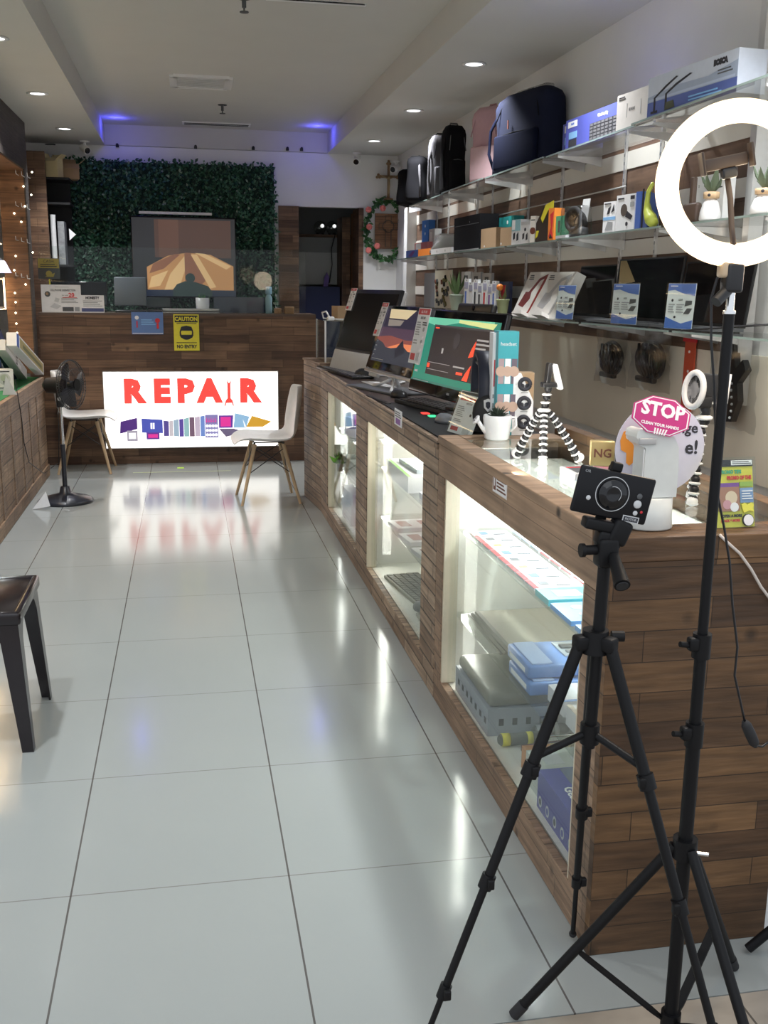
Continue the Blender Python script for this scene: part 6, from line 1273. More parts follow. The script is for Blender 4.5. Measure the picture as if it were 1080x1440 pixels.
# sanitizer dispenser with round sign
dc = Vector((1.437, -.395, 1.0895)); WTR = mat('milky_white', (.70, .72, .69), .3); 
t_ = thing('sanitizer_dispenser', 'white hand sanitizer dispenser with a round sign and magenta STOP sign at the counter corner', 'dispenser', dc)
mb = MB(); mb.lathe([(.055, 0), (.057, .004), (.054, .03), (.0535, .075), (.0001, .077)], WTR, 36, sx=1, sy=.85); mb.build('tank', t_)
mb = MB(); 
pr = [(x_, .078+(z_-.078)*.86) for x_, z_ in ((-.037, .078), (.050, .078), (.051, .150), (.048, .215), (.035, .245), (.010, .256), (-.03, .262), (-.045, .268), (-.058, .262), (-.060, .245), (-.050, .226), (-.036, .215), (-.036, .15))]
M = F((0, .032, 0), (1, 0, 0), (0, 0, 1)); mb.at(M); mb.prism(pr, 0, .064, WTR); mb.at(Matrix()); o = mb.build('housing', t_, bevel=.010, seg=4)
mb = MB(); mb.at(F((-.034, -.036, .213), (1, 0, .0), (0, 0, 1))); mb.rbox((0, 0, 0), (.044, .016, .006), .003, mat('spout_grey', (.45, .45, .45), .3)); mb.build('nozzle', t_)
mb = MB(); mb.rbox((-.048, -.004, .08), (.005, .05, .004), .001, GREY); mb.at(F((-.040, -.0335, .14), (1, 0, 0), (0, 0, 1))); mb.rbox((0, 0, 0), (.002, .11, .003), .0008, WHITE); mb.build('trim', t_)
rc = AY(928, 630, -.335); rr2 = .112; M = F(rc, (1, -.08, 0), (0, 0, 1)); mb = MB().at(M)
DISC = mat('disc_lilac', (.62, .62, .74), .4); mb.prism([(rr2*math.cos(a_*PI/32), rr2*math.sin(a_*PI/32)) for a_ in range(64)], -.003, 0, DISC)
mb.text('Change', .036, (.038, .048, .0004), INK, bold=.0008); mb.text('e!', .046, (.080, .0, .0004), INK, bold=.0012)
OR = mat('emoji_orange', (.85, .33, .05), .5); mb.prism([(-.101, .018), (-.094, .040), (-.072, .050), (-.045, .044), (-.03, .02), (-.04, .0), (-.06, -.008), (-.066, -.036), (-.075, -.043), (-.083, -.036), (-.084, -.012), (-.098, -.004)], 0, .0012, OR)
for x in (-.078, -.058):
    for r_, m_, z_ in ((.010, WPAPER, .0018), (.0055, mat('iris_blue', (.08, .12, .4)), .0022), (.0028, INK, .0026)): mb.prism([(x+r_*math.cos(k*PI/10), .030+r_*math.sin(k*PI/10)) for k in range(20)], .001, z_, m_)
mb.build('round_sign', t_, world=True)
mb = MB(); mb.cyl(dc+Vector((-.01, .03, .18)), rc+Vector((0, .003, -.0)), .004, WHITE); mb.build('sign_stem', t_, world=True)
sc = AY(930, 585, -.425); MG = mat('stop_magenta', (.52, .03, .20), .4); ux = Vector((1, -.1, -.20)); M = F(sc, ux, (0.15, .25, 1)); mb = MB().at(M)
oc = lambda r, f=.62: [(r*math.cos(PI/8+k*PI/4), r*f*math.sin(PI/8+k*PI/4)) for k in range(8)]
mb.prism(oc(.076), -.002, 0, MG); mb.prism(oc(.0725), 0, .0004, WPAPER); mb.prism(oc(.069), .0004, .0008, MG); mb.text('STOP', .044, (.002, .012, .0008), WPAPER, bold=.0018, sx=1.0); mb.text('CLEAN YOUR HANDS', .0095, (0, -.022, .0008), WPAPER, bold=.0004)
for k in range(5): mb.prism([(-.012+k*.006, -.044), (-.009+k*.006, -.044), (-.008+k*.007, -.030), (-.012+k*.007, -.030)], .0008, .0012, WPAPER)
mb.build('stop_sign', t_, world=True)
# flyer in acrylic stand
A_, B_ = AZ(1012, 748, 1.0895), AZ(1069, 743, 1.0895); A_.y = B_.y = -.43; A_ = AY(1011, 745, -.44); B_ = AY(1066, 741, -.44); T_ = AY(994, 648, -.405); w_ = B_.x-A_.x; 
h_ = T_.z-1.0895; M = F(((A_.x+B_.x)/2, -.43, 1.0895), (1, .06, 0), (-.10, .22, 1)); h_ = h_*1.02
t_ = thing('flyer_stand', 'clear acrylic stand with a bright yellow cartoon flyer at the right end of the counter', 'flyer stand', M=M)
FY = mat('flyer_yellow', (.72, .66, .08), .5); mb = MB(); mb.box((0, h_/2, -.002), (w_, h_, .001), FY)
panel(mb, w_, h_, [('r', 0, .9, 1, 1, INK), ('r', .42, .92, .98, .99, WPAPER), ('l', .45, .93, .95, .98, 2, INK), ('t', .4, .82, .07, 'PROMO TIPS', GREEN, 'CENTER', .0003, .9, .0008), ('t', .62, .73, .075, 'PROMO OF THE', RED, 'CENTER', .0003, .75, .0008), ('r', .03, .60, .6, .66, PURPLE), ('r', .62, .60, .97, .67, mat('lime_f', (.35, .5, .1))), ('r', .62, .36, .97, .58, mat('flyer_blue', (.22, .34, .55))),
    ('r', .05, .24, .60, .60, mat('flyer_brown', (.38, .20, .14))), ('c', .38, .44, .10, mat('flyer_pale', (.70, .58, .42))), ('c', .26, .34, .07, mat('flyer_rose', (.6, .32, .35))), ('c', .45, .30, .07, WPAPER), ('p', [(.64, .33), (.72, .36), (.8, .33), (.9, .36), (.97, .32), (.93, .27), (.97, .22), (.84, .24), (.7, .21), (.66, .27)], mat('burst', (.9, .8, .1))), ('t', .4, .17, .055, 'OPEN A MORE', INK, 'CENTER', .0003, .9, .0005), ('t', .35, .10, .05, 'BLACK & MORE', RED, 'CENTER', .0003, .9, .0005), ('l', .66, .4, .94, .55, 4, WPAPER), ('c', .80, .10, .09, INK), ('c', .80, .10, .082, WPAPER), ('t', .8, .10, .035, 'FREE\nSET 2017', INK)])
mb.build('flyer', t_)
mb = MB(); mb.box((0, h_/2+.003, .004), (w_*1.1, h_*1.04, .0025), GLASS); mb.build('acrylic', t_)
mb = MB(); R = M.to_3x3().inverted(); b0 = [Vector((-w_*.55, .001, 0)), Vector((w_*.55, .001, 0))]; bk = R @ Vector((0, .05, 0)); mb.add([b0[0], b0[1], b0[1]+bk, b0[0]+bk], [(0, 1, 2, 3)], PVC); mb.build('acrylic_foot', t_)
# memory cards case under the glass
c = AZ(812, 685, 1.06); mb = MB(); mb.rbox((0, 0, .012), (.07, .13, .024), .003, mat('clear_case', (.55, .56, .56), .2)); mb.box((0, 0, .0245), (.05, .10, .001), DGREY); mb.box((0, .03, .0252), (.05, .01, .001), RED)
tag(mb.build('card_case', loc=(c.x, c.y, 1.0905)), 'small clear case of memory cards on the glass counter top', 'case')
# white and black cables at the counter end
mb = MB(); P = [AY(1012, 752, -.495), AY(1022, 762, -.50), AY(1040, 778, -.50), AY(1056, 800, -.50), AY(1070, 825, -.50), AY(1085, 845, -.50), AY(1100, 860, -.50)]
mb.tube(P, .0035, mat('cable_cream', (.65, .58, .52), .5)); tag(mb.build('charging_cable'), 'cream charging cable hanging over the end of the near counter', 'cable')
# ================================================================ INSIDE THE NEAR CASE
def case_item(name, lab, cat, c, d, rz, m, items=(), tilt=0, group=None, axis='top', parts=None):
    """box lying on a shelf: c = centre of its base, d = (along x, along y, height), printed on top"""
    M = Matrix.Translation(c) @ Matrix.Rotation(rz, 4, 'Z') @ Matrix.Rotation(tilt, 4, 'X')
    mb = MB(); mb.box((0, 0, d[2]/2), d, m)
    if items:
        mb.at(Matrix.Translation((0, -d[1]/2, d[2]))); panel(mb, d[0], d[1], items)
    return tag(mb.build(name, M=M), lab, cat, group)
T1, T2, T3 = .7255, .3855, .1065
WB = [('r', 0, 0, .16, 1, RED), ('r', .3, .55, .5, .8, BLUE), ('r', .62, .6, .8, .7, DGREY), ('r', .62, .3, .9, .36, DGREY), ('r', .3, .2, .5, .3, GREY)]
AC = mat('case_white', (.62, .62, .64), .4)
n_ = 0
ordn = ['farthest', 'second farthest', 'third', 'fourth', 'fifth', 'sixth', 'seventh', 'nearest']
for i in range(8):
    y = 1.02-i*.098
    its = [('r', 0, 0, .12, 1, RED), ('r', .22, .3+.1*(i % 3), .42, .75, (BLUE, DGREY, mat('lime_mark', (.5, .6, .1)))[i % 3]), ('r', .55, .2, .85, .32, DGREY), ('r', .55, .5, .75, .58, GREY)]
    case_item('accessory_pack', 'white and red flat pack in the front row of the top case shelf, '+ordn[i], 'package', (1.475, y, T1), (.15, .088, .008), 0, AC, its, group='white and red packs in the near case front row')
for i in range(7):
    y = .98-i*.105
    case_item('accessory_pack', 'white flat pack in the second row of the top case shelf, '+ordn[i if i < 6 else 7], 'package', (1.635, y, T1), (.14, .09, .010), 0, AC, [('r', 0, 0, .06, 1, RED if i > 2 else LBLUE), ('r', .3, .3, .6, .5, DGREY if i % 2 else LBLUE), ('r', .7, .2, .85, .7, GREY)], group='white packs in the near case second row')
case_item('teal_blister', 'teal blister pack near the tripod end of the top case shelf', 'package', (1.47, .19, T1), (.16, .12, .02), 0, mat('teal_pack', (.05, .42, .46), .35), [('r', .25, .25, .75, .75, mat('pale_cyan', (.6, .8, .82)))])
case_item('blue_blister', 'sky blue blister pack with two oval adapters on the top case shelf', 'package', (1.47, .03, T1), (.16, .17, .015), 0, mat('sky_pack', (.08, .30, .68), .35), [('c', .4, .7, .12, LBLUE), ('c', .4, .3, .12, LBLUE), ('r', .7, .1, .85, .3, WPAPER)])
case_item('blue_blister', 'second sky blue blister pack at the near end of the top case shelf', 'package', (1.47, -.17, T1), (.16, .17, .015), 0, mat('sky_pack', (.08, .30, .68), .35), [('c', .5, .6, .14, WPAPER), ('r', .2, .2, .4, .4, WPAPER)])
for i, y in enumerate((.62, .50)):
    t_ = thing('vape_box', 'white box with a violet oval device at the back of the top case shelf, '+('farther', 'nearer'), 'box', (1.74, y, T1+.0)) if False else None
    case_item('flash_drive_box', 'white box with a violet oval at the back of the top case shelf, '+('farther', 'nearer')[i], 'box', (1.745, y, T1), (.08, .10, .05), 0, AC, [('c', .5, .5, .18, PURPLE), ('r', 0, .9, 1, 1, RED), ('c', .5, .5, .06, WPAPER)])
for i, y in enumerate((.30, .12)):
    case_item('webcam_box', 'white box with red edge and grey disc on the top case shelf, '+('farther', 'nearer')[i], 'box', (1.74, y, T1), (.09, .15, .045), 0, AC, [('r', 0, 0, .2, 1, RED), ('c', .6, .6, .12, GREY), ('c', .6, .6, .05, DGREY)])
# middle level
SL = mat('sleeve_taupe', (.30, .27, .21), .5); 
for i in range(5):
    case_item('laptop_sleeve', 'taupe plastic wrapped sleeve on the middle case shelf, '+('bottom of the stack', 'second from the bottom', 'middle of the stack', 'second from the top', 'top of the stack')[i], 'sleeve', (1.59, .86-.028*i, T2+i*.0115), (.36, .44, .010), .02*(i % 2), SL, [('r', .0, .0, .04, 1, mat('sleeve_edge', (.14, .12, .10)))], group='taupe sleeves stacked in the near case')
LB = mat('blister_blue', (.12, .24, .55), .3); LG2 = mat('blister_clear', (.42, .47, .52), .2)
for i in range(2):
    t_ = thing('tool_blister', ('lower', 'upper')[i]+' blue clamshell box with a grey tool on the middle case shelf', 'package', (1.56, .37+.02*i, T2+i*.05))
    mb = MB(); mb.rbox((0, 0, .022), (.34, .22, .044), .008, LB); mb.build('tray', t_)
    mb = MB(); mb.rbox((.06, .02, .046), (.17, .13, .006), .002, LG2); mb.rbox((-.12, 0, .046), (.07, .2, .006), .002, mat('card_pale_blue', (.35, .45, .68))); mb.build('window', t_)
    mb = MB(); mb.rbox((.06, .03, .052), (.15, .03, .010), .004, DGREY); mb.rbox((.05, -.015, .052), (.12, .02, .010), .004, GREY); mb.build('tool', t_)
    mb = MB(); mb.box((-.171, 0, .02), (.001, .16, .016), WPAPER); mb.build('label_strip', t_)
case_item('pen_box', 'white box with blue sides and a black pen picture on the middle case shelf', 'box', (1.58, .16, T2), (.28, .14, .05), 0, AC, [('r', 0, 0, 1, .1, LB), ('p', [(.3, .6), (.32, .66), (.62, .4), (.6, .34)], INK), ('c', .7, .7, .05, DGREY)])
case_item('pen_box', 'white box with a beige side in front of the pen box', 'box', (1.56, -.02, T2), (.26, .13, .06), 0, AC, [('p', [(.4, .5), (.6, .6), (.65, .5), (.45, .4)], DGREY), ('r', 0, 0, .06, 1, mat('beige_side', (.5, .42, .34)))])
mb = MB()
for k in range(3): mb.tube([(-.09, .02+k*.05, .006), (-.04, .04+k*.05, .006), (.02, .02+k*.05, .008), (.08, .05+k*.05, .006)], .006, WHITE)
tag(mb.build('white_cables', loc=(1.58, -.26, T2)), 'loose white cables at the near end of the middle case shelf', 'cable')
# lower level
t_ = thing('switch_box', 'grey network switch on its box in the lower case', 'network switch', (1.555, .80, T3))
mb = MB(); mb.box((0, 0, .05), (.40, .44, .10), mat('switch_carton', (.42, .44, .50), .5)); mb.build('carton', t_)
mb = MB(); mb.rbox((0, .0, .125), (.39, .42, .05), .02, mat('switch_taupe', (.25, .24, .20), .4)); mb.build('lid', t_)
mb = MB()
for k in range(7): mb.box((-.2+.05+k*.05, -.2205, .05), (.018, .001, .026), INK)
for k in range(7): mb.box((-.2005, -.19+k*.06, .05), (.001, .024, .022), INK)
mb.build('ports', t_)
def screwdriver(lab, c, rz, L_, m1, m2):
    t_ = thing('screwdriver', lab, 'screwdriver', (c[0], c[1], c[2]+.022), rz); mb = MB(); mb.lathe([(.012, 0), (.021, .01), (.021, L_*.45), (.014, L_*.52), (.0001, L_*.52)], m1, 12, (-L_*.5, 0, 0), Matrix.Rotation(PI/2, 3, 'Y')); mb.build('handle', t_)
    mb = MB(); mb.lathe([(.0222, .012), (.0222, .04)], m2, 12, (-L_*.5, 0, 0), Matrix.Rotation(PI/2, 3, 'Y')); mb.lathe([(.0222, L_*.3), (.0222, L_*.36)], m2, 12, (-L_*.5, 0, 0), Matrix.Rotation(PI/2, 3, 'Y')); mb.build('grip_ring', t_)
    mb = MB(); mb.cyl((0, 0, 0), (L_*.5, 0, 0), .005, CHROME); mb.build('shaft', t_)
screwdriver('black screwdriver with yellow rings in the lower case', (1.54, .50, T3), 0, .34, mat('tool_grey', (.12, .12, .10)), YELLOW)
screwdriver('dark screwdriver behind the yellow ringed one in the lower case', (1.64, .555, T3), .05, .26, DGREY, GREY)
case_item('tool_pack', 'dark red handled tool pack in the lower case', 'package', (1.53, .44, T3), (.18, .05, .02), .1, mat('tool_maroon', (.14, .04, .04)), [('r', .1, .2, .9, .8, DGREY)])
case_item('tool_pack', 'grey tool pack with a red tip in the lower case', 'package', (1.55, .375, T3), (.24, .055, .025), -.05, mat('tool_slate', (.14, .15, .15)), [('r', 0, 0, .25, 1, RED)])
case_item('orange_box', 'orange and tan box in the lower case', 'box', (1.535, .30, T3), (.27, .075, .075), 0, mat('orange_box', (.62, .26, .08)), [('r', .35, 0, 1, 1, mat('tan_top', (.55, .42, .18))), ('t', .65, .5, .4, 'GROGEN', BROWNP)])
case_item('white_box', 'white box with faint line pictures in the lower case beside the orange box', 'box', (1.535, .175, T3), (.30, .155, .10), 0, mat('pale_box', (.55, .57, .52)), [('r', .1, .3, .3, .8, LGREY), ('r', .4, .2, .6, .6, LGREY), ('r', .65, .5, .9, .8, LGREY)])
t_ = thing('camera_carton', 'big violet blue carton reading Gear Mind at the near end of the lower case', 'box', (1.53, -.12, T3))
VB = mat('carton_violet', (.10, .10, .36), .4); mb = MB(); mb.box((0, 0, .06), (.33, .40, .12), VB); mb.box((.03, 0, .1205), (.26, .39, .001), mat('carton_slate', (.16, .18, .24), .35))
mb.at(F((-.1655, 0, .06), (0, -1, 0), (0, 0, 1)))
for k in range(6): mb.prism([(-.17+k*.062+.014*math.cos(a_*PI/8), -.03+.018*math.sin(a_*PI/8)) for a_ in range(16)], 0, .0006, LGREY); mb.prism([(-.17+k*.062+.008*math.cos(a_*PI/8), -.03+.011*math.sin(a_*PI/8)) for a_ in range(16)], .0006, .0012, (DGREY, VB)[k % 2])
mb.at(Matrix.Translation((-.12, -.02, .1215)) @ Matrix.Rotation(-PI/2, 4, 'Z')); mb.text('Gear Mind', .045, (0, 0, 0), WPAPER, bold=.001)
mb.prism([(.12+.022*math.cos(a_*PI/10), .01+.022*math.sin(a_*PI/10)) for a_ in range(20)], 0, .002, LGREY); mb.prism([(.12+.015*math.cos(a_*PI/10), .01+.015*math.sin(a_*PI/10)) for a_ in range(20)], .002, .003, DGREY); mb.build('carton', t_)
# ================================================================ INSIDE THE MIDDLE CASES
U1, U2, U3 = .6805, .4005, .1065
case_item('green_box', 'white box with a lime green edge in the middle lit window, top shelf', 'box', (1.56, 2.35, U1+.0), (.36, .55, .08), 0, mat('box_white', (.72, .73, .74), .4), [('r', 0, 0, .05, 1, mat('lime_edge', (.30, .62, .12)))])
case_item('flat_box', 'flat grey blue pack on the lime edged box', 'package', (1.57, 2.33, U1+.0805), (.28, .35, .02), .05, mat('pack_pale', (.45, .50, .55), .3), [('r', .2, .2, .8, .4, WPAPER)])
case_item('flat_box', 'white pack with dark marks right of the lime edged box', 'package', (1.58, 1.78, U1), (.34, .36, .03), 0, AC, [('r', .1, .1+.22*k, .8, .22+.22*k, DGREY if k % 2 else LGREY) for k in range(4)])
for k in range(3): case_item('card_pack', 'pale pack with a dark red print on the middle window lower shelf, '+('far', 'middle', 'near')[k]+' one', 'package', (1.55, 2.55-.3*k, U2), (.30, .2, .02), .1, AC, [('r', .1, .2, .3, .8, mat('dull_maroon', (.30, .13, .10))), ('r', .5, .2, .7, .8, mat('dull_maroon', (.30, .13, .10)))])
case_item('grey_case', 'long grey pack at the near end of the middle window lower shelf', 'package', (1.56, 1.65, U2), (.34, .2, .03), 0, mat('pack_pale', (.45, .50, .55), .3), [('r', .1, .2, .9, .5, GREY)])
for k in range(3): case_item('cable_box', 'clear pack with a grey adapter on the floor of the middle window, '+('far', 'middle', 'near')[k]+' one', 'package', (1.66, 2.0-.2*k, U3), (.2, .14, .03), 0, mat('pack_pale', (.45, .50, .55), .3), [('r', .2, .3, .8, .7, DGREY)])
for k, (y, lab) in enumerate(((2.36, 'grey keyboard on the floor of the middle lit window, the far one'), (1.68, 'grey keyboard on the floor of the middle lit window, the near one'))):
    t_ = thing('keyboard', lab, 'keyboard', (1.50, y, U3), PI/2+.12*(1-k)); mb = MB(); mb.rbox((0, 0, .009), (.52, .20, .018), .004, mat('kb_olive', (.28, .27, .22), .5)); kbd = mb.build('body', t_)
    mb = MB()
    for i in range(15):
        for j in range(5): mb.box(((i-7)*.033, (j-2)*.037, .021), (.026, .029, .008), mat('kb_key', (.14, .135, .11), .5))
    mb.build('keys', kbd)
t_ = thing('computer_mouse', 'black and white mouse between the two grey keyboards', 'mouse', (1.46, 2.02, U3+.0), .3); mb = MB(); mb.lathe([(.001, .045), (.022, .042), (.040, .03), (.048, .012), (.046, 0)][::-1], DGREY, 20, sx=1, sy=1.6); mb.build('shell', t_); mb = MB(); mb.box((0, -.01, .0455), (.02, .06, .002), WHITE); mb.build('stripe', t_)
mb = MB(); mb.sph((0, 0, .05), .05, mat('cream_toy', (.70, .62, .50)), n=10); mb.cyl((0, -.04, .05), (0, -.06, .05), .02, WHITE); tag(mb.build('small_speaker', loc=(1.62, 2.30, U3)), 'small cream round speaker behind the far grey keyboard', 'speaker')
# far window
case_item('blue_box', 'small blue box on the top shelf of the farthest lit window', 'box', (1.48, 4.05, U1+.0), (.16, .22, .12), .2, mat('dusty_blue', (.22, .30, .60), .4))
case_item('lilac_box', 'small lilac box behind the blue box in the farthest lit window', 'box', (1.64, 3.80, U1), (.14, .18, .12), 0, mat('lilac_box', (.55, .50, .65), .4))
mb = MB(); mb.cyl((0, 0, 0), (0, 0, .16), .035, LGREY); mb.cyl((0, 0, .16), (0, 0, .2), .025, DGREY); tag(mb.build('white_bottle', loc=(1.45, 4.33, U1)), 'white cylinder bottle on the top shelf of the farthest lit window', 'bottle')
for k in range(6): case_item('document_stack', 'pale booklet in the stack inside the farthest lit window, '+('lowest', 'second', 'third', 'fourth', 'fifth', 'topmost')[k], 'booklet', (1.54, 3.95, U2+k*.022), (.30, .50, .020), .02*(k % 3), (mat('bk_a', (.52, .54, .48)), mat('bk_b', (.38, .42, .38)))[k % 2], group='booklets stacked in the farthest window')
for k in range(3): case_item('grey_carton', 'grey carton in the stack on the floor of the farthest lit window, '+('lowest', 'middle', 'topmost')[k], 'box', (1.50, 4.02, U3+k*.072), (.24, .36, .07), .03*k, mat('grey_carton', (.34, .35, .42), .5), group='grey cartons in the farthest window')
case_item('light_blue_box', 'light blue box with white top near the grey cartons in the farthest lit window', 'box', (1.52, 3.62, U3), (.2, .26, .16), .1, LBLUE, [('r', .1, .1, .9, .9, WPAPER)])
case_item('white_booklet', 'white folder lying at the near end of the farthest window floor', 'folder', (1.50, 3.34, U3), (.22, .22, .02), 0, AC, [('r', .1, .1, .4, .9, mat('dull_maroon', (.30, .13, .10)))])
t_ = thing('leafy_sprig', 'small dark green sprig inside the farthest lit window', 'plant', (1.375, 4.28, U2+.0)); mb = MB(); mb.cyl((0, 0, 0), (0, 0, .05), .02, DGREY); mb.build('pot', t_); mb = MB()
for k in range(30): leaf(mb, Vector((0, 0, .04)), Vector((random.gauss(0, .6), random.gauss(0, .6), 1)), rv(), .10, .03, random.choice([WL[1], WL[0], mat('leaf_lime', (.2, .5, .05))]))
mb.build('leaves', t_)
# ================================================================ TRIPODS IN FRONT
TK = mat('tripod_black', (.006, .006, .007), .5, spec=.25)
t_ = thing('camera_tripod', 'black camera tripod holding a phone in front of the display counter', 'tripod', (1.152, -.78, 0))
cx_, cy_ = 1.152, -.78
def on_line(p, y): return AY(p[0], p[1], y)
hubz = AY(842, 893, cy_).z
mb = MB(); mb.cyl((cx_+.010, cy_, AY(845, 815, cy_).z+.03), (cx_, cy_, AY(830, 1050, cy_).z), .0125, TK); mb.build('centre_column', t_, world=True)
mb = MB(); mb.cyl((cx_, cy_, hubz-.035), (cx_, cy_, hubz+.012), .030, TK, .026, n=20)
feet = [Vector((.765, -.835, 0)), Vector((1.296, -.414, 0)), Vector((1.39, -1.10, 0))]
for f in feet: d = Vector((f.x-cx_, f.y-cy_, 0)).normalized(); mb.rbox(Vector((cx_, cy_, hubz-.012))+d*.032, (.03, .03, .03), .006, TK, Matrix.Rotation(math.atan2(d.y, d.x), 3, 'Z'))
mb.cyl((cx_+.03, cy_-.01, hubz+.0), (cx_+.055, cy_-.015, hubz), .011, TK); mb.build('shoulder', t_, world=True)
mb = MB(); lowz = AY(831, 1050, cy_).z+.03; mb.cyl((cx_, cy_, lowz-.02), (cx_, cy_, lowz+.022), .020, TK, n=16); mb.build('brace_hub', t_, world=True)
for i, f in enumerate(feet):
    d = Vector((f.x-cx_, f.y-cy_, 0)).normalized(); top = Vector((cx_, cy_, hubz-.015))+d*.035; u = f-top
    lp = lambda t: top+u*t
    mb = MB(); mb.cyl(top, lp(.28), .0125, TK, .0122); mb.cyl(lp(.27), lp(.53), .0105, TK); mb.cyl(lp(.52), lp(.78), .0085, TK); mb.cyl(lp(.77), lp(.985), .0062, TK); lg = mb.build('leg', t_, world=True)
    for t, r in ((.27, .0175), (.52, .0150), (.77, .0125)):
        mb = MB(); mb.cyl(lp(t-.012), lp(t+.018), r, TK, n=14); side = u.cross(Vector((0, 0, 1))).normalized(); mb.rbox(lp(t)+side*.016*(-1 if i == 0 else 1), (.014, .014, .022), .003, TK); mb.build('leg_lock', lg, world=True)
    mb = MB(); mb.sph(lp(.985)+Vector((0, 0, .004)), .010, BLACKM, n=8); mb.build('foot', lg, world=True)
    mb = MB(); bp_ = lp(.245); mb.cyl(Vector((cx_, cy_, lowz))+d*.015, bp_, .008, TK, n=8); mb.build('brace', t_, world=True)
hd = AY(852, 765, cy_); hz = AY(848, 800, cy_).z
mb = MB(); mb.rbox((cx_+.012, cy_, hz+.035), (.042, .04, .06), .008, TK); mb.cyl((cx_-.035, cy_, hz+.04), (cx_+.0, cy_, hz+.04), .010, TK); mb.cyl((cx_-.042, cy_, hz+.04), (cx_-.034, cy_, hz+.04), .014, TK); mb.rbox((cx_+.035, cy_, hz+.075), (.04, .035, .05), .008, TK, Matrix.Rotation(.4, 3, 'Y')); mb.build('pan_head', t_, world=True)
mb = MB(); mb.cyl((cx_+.02, cy_-.02, hz+.03), (cx_+.012, cy_-.085, hz-.01), .011, TK, .016, n=18); mb.cyl((cx_+.012, cy_-.085, hz-.01), (cx_+.0118, cy_-.087, hz-.0115), .012, BLACKM, n=18); mb.build('handle', t_, world=True)
pc = AY(862, 696, cy_); RY_ = .21
Mp = F(pc, (1, -.06, -math.tan(RY_)), (0, .0, 1)); mb = MB().at(Mp)
mb.rbox((0, -.064, -.006), (.085, .022, .035), .005, TK); mb.rbox((.015, -.088, -.004), (.05, .03, .035), .006, TK); mb.rbox((-.005, .055, -.008), (.022, .018, .02), .004, TK); mb.rbox((-.005, -.005, -.018), (.022, .12, .008), .003, TK); mb.build('phone_clamp', t_, world=True)
t_ = thing('phone', 'black phone with a round camera-style dial clamped on the camera tripod', 'phone', M=Mp)
mb = MB(); mb.rbox((0, 0, 0), (.158, .094, .011), .005, mat('phone_black', (.005, .005, .007), .3, spec=.3)); mb.build('body', t_)
mb = MB(); mb.tube([(-.004+.034*math.cos(a_*PI/24), .002+.034*math.sin(a_*PI/24), .006) for a_ in range(48)], .0009, LGREY, 6, True); mb.lathe([(.030, .0055), (.028, .010), (.022, .009), (.020, .012), (.012, .011), (.0001, .009)], GLOSSBLK, 32, (-.004, .002, 0)); mb.tube([(-.004+.016*math.cos(a_*PI/16-.6), .002+.016*math.sin(a_*PI/16-.6), .012) for a_ in range(14)], .0006, LGREY, 5); mb.build('dial', t_)
mb = MB(); mb.sph((.052, -.008, .006), .0085, LGREY, (1, 1, .3), n=8); mb.build('dial_button', t_); mb = MB(); mb.sph((.052, -.026, .006), .005, LGREY, (1, 1, .3), n=8); mb.sph((.064, -.022, .006), .003, RED, (1, 1, .4), n=6); mb.sph((-.050, -.014, .006), .005, LGREY, (1, 1, .3), n=6)
mb.build('buttons', t_); mb = MB(); mb.sph((.052, .008, .006), .006, DGREY, (1, 1, .3), n=8); mb.build('sensor', t_); mb = MB()
mb.box((.046, -.040, .006), (.034, .013, .001), LGREY); mb.box((.046, -.040, .0066), (.030, .009, .001), INK); mb.text('ROTOR', .007, (.046, -.040, .0072), LGREY); mb.build('label_plate', t_); mb = MB(); mb.text('OR', .008, (-.064, .037, .0057), GREY); mb.build('lettering', t_)
# ---- ring light
rx_, ry_ = 1.376, -.80
t_ = thing('ring_light', 'glowing warm ring light on a tall black stand in front of the counter end', 'ring light', (rx_, ry_, 0))
RG = mat('ring_glow', (1, 1, 1), emit=2.2, ecol=(1, .72, .42))
rc = AY(1038, 258, ry_); R1 = .1295; nrm = Vector((-.10, -1, -.0)).normalized(); QR = nrm.to_track_quat('Z', 'Y').to_matrix()
TLT = Vector((-.28, -1, .05)).normalized().to_track_quat('Z', 'Y').to_matrix()
mb = MB(); vs = []; K, J = 72, 10
for k in range(K):
    a_ = 2*PI*k/K
    for j in range(J):
        b_ = PI*j/(J-1); rr3 = R1+.0200*math.cos(b_); vs.append(rc+TLT @ Vector((rr3*math.cos(a_), rr3*math.sin(a_), .010*math.sin(b_))))
mb.add(vs, [(k*J+j, ((k+1) % K)*J+j, ((k+1) % K)*J+j+1, k*J+j+1) for k in range(K) for j in range(J-1)], RG, True); mb.build('diffuser', t_, world=True)
mb = MB(); vs = []
for k in range(K):
    a_ = 2*PI*k/K
    for r_, z_ in ((R1+.022, -.001), (R1+.018, -.016), (R1-.018, -.016), (R1-.022, -.001)): vs.append(rc+TLT @ Vector((r_*math.cos(a_), r_*math.sin(a_), z_)))
mb.add(vs, [(k*4+j, ((k+1) % K)*4+j, ((k+1) % K)*4+j+1, k*4+j+1) for k in range(K) for j in range(3)], WHITE, True); mb.build('housing', t_, world=True)
mb = MB(); b0 = rc+TLT @ Vector((0, -R1-.014, -.010)); mb.rbox(b0+Vector((0, 0, -.012)), (.045, .03, .03), .006, mat('ring_mount', (.55, .42, .28), .4)); mb.build('mount', t_, world=True)
zt2 = AY(1030, 440, ry_).z; mb = MB(); mb.rbox((rx_, ry_, zt2+.065), (.034, .032, .055), .006, BLACK); mb.cyl((rx_-.035, ry_-.01, zt2+.02), (rx_-.005, ry_, zt2+.045), .011, BLACK); mb.sph((rx_, ry_, zt2+.10), .014, CHROME, n=8); mb.build('ball_head', t_, world=True)
mb = MB(); mb.cyl((rx_, ry_, zt2), (rx_, ry_, zt2+.038), .008, CHROME); mb.cyl((rx_, ry_, zt2-.002), (rx_, ry_, zt2+.004), .012, CHROME); mb.build('spigot', t_, world=True)
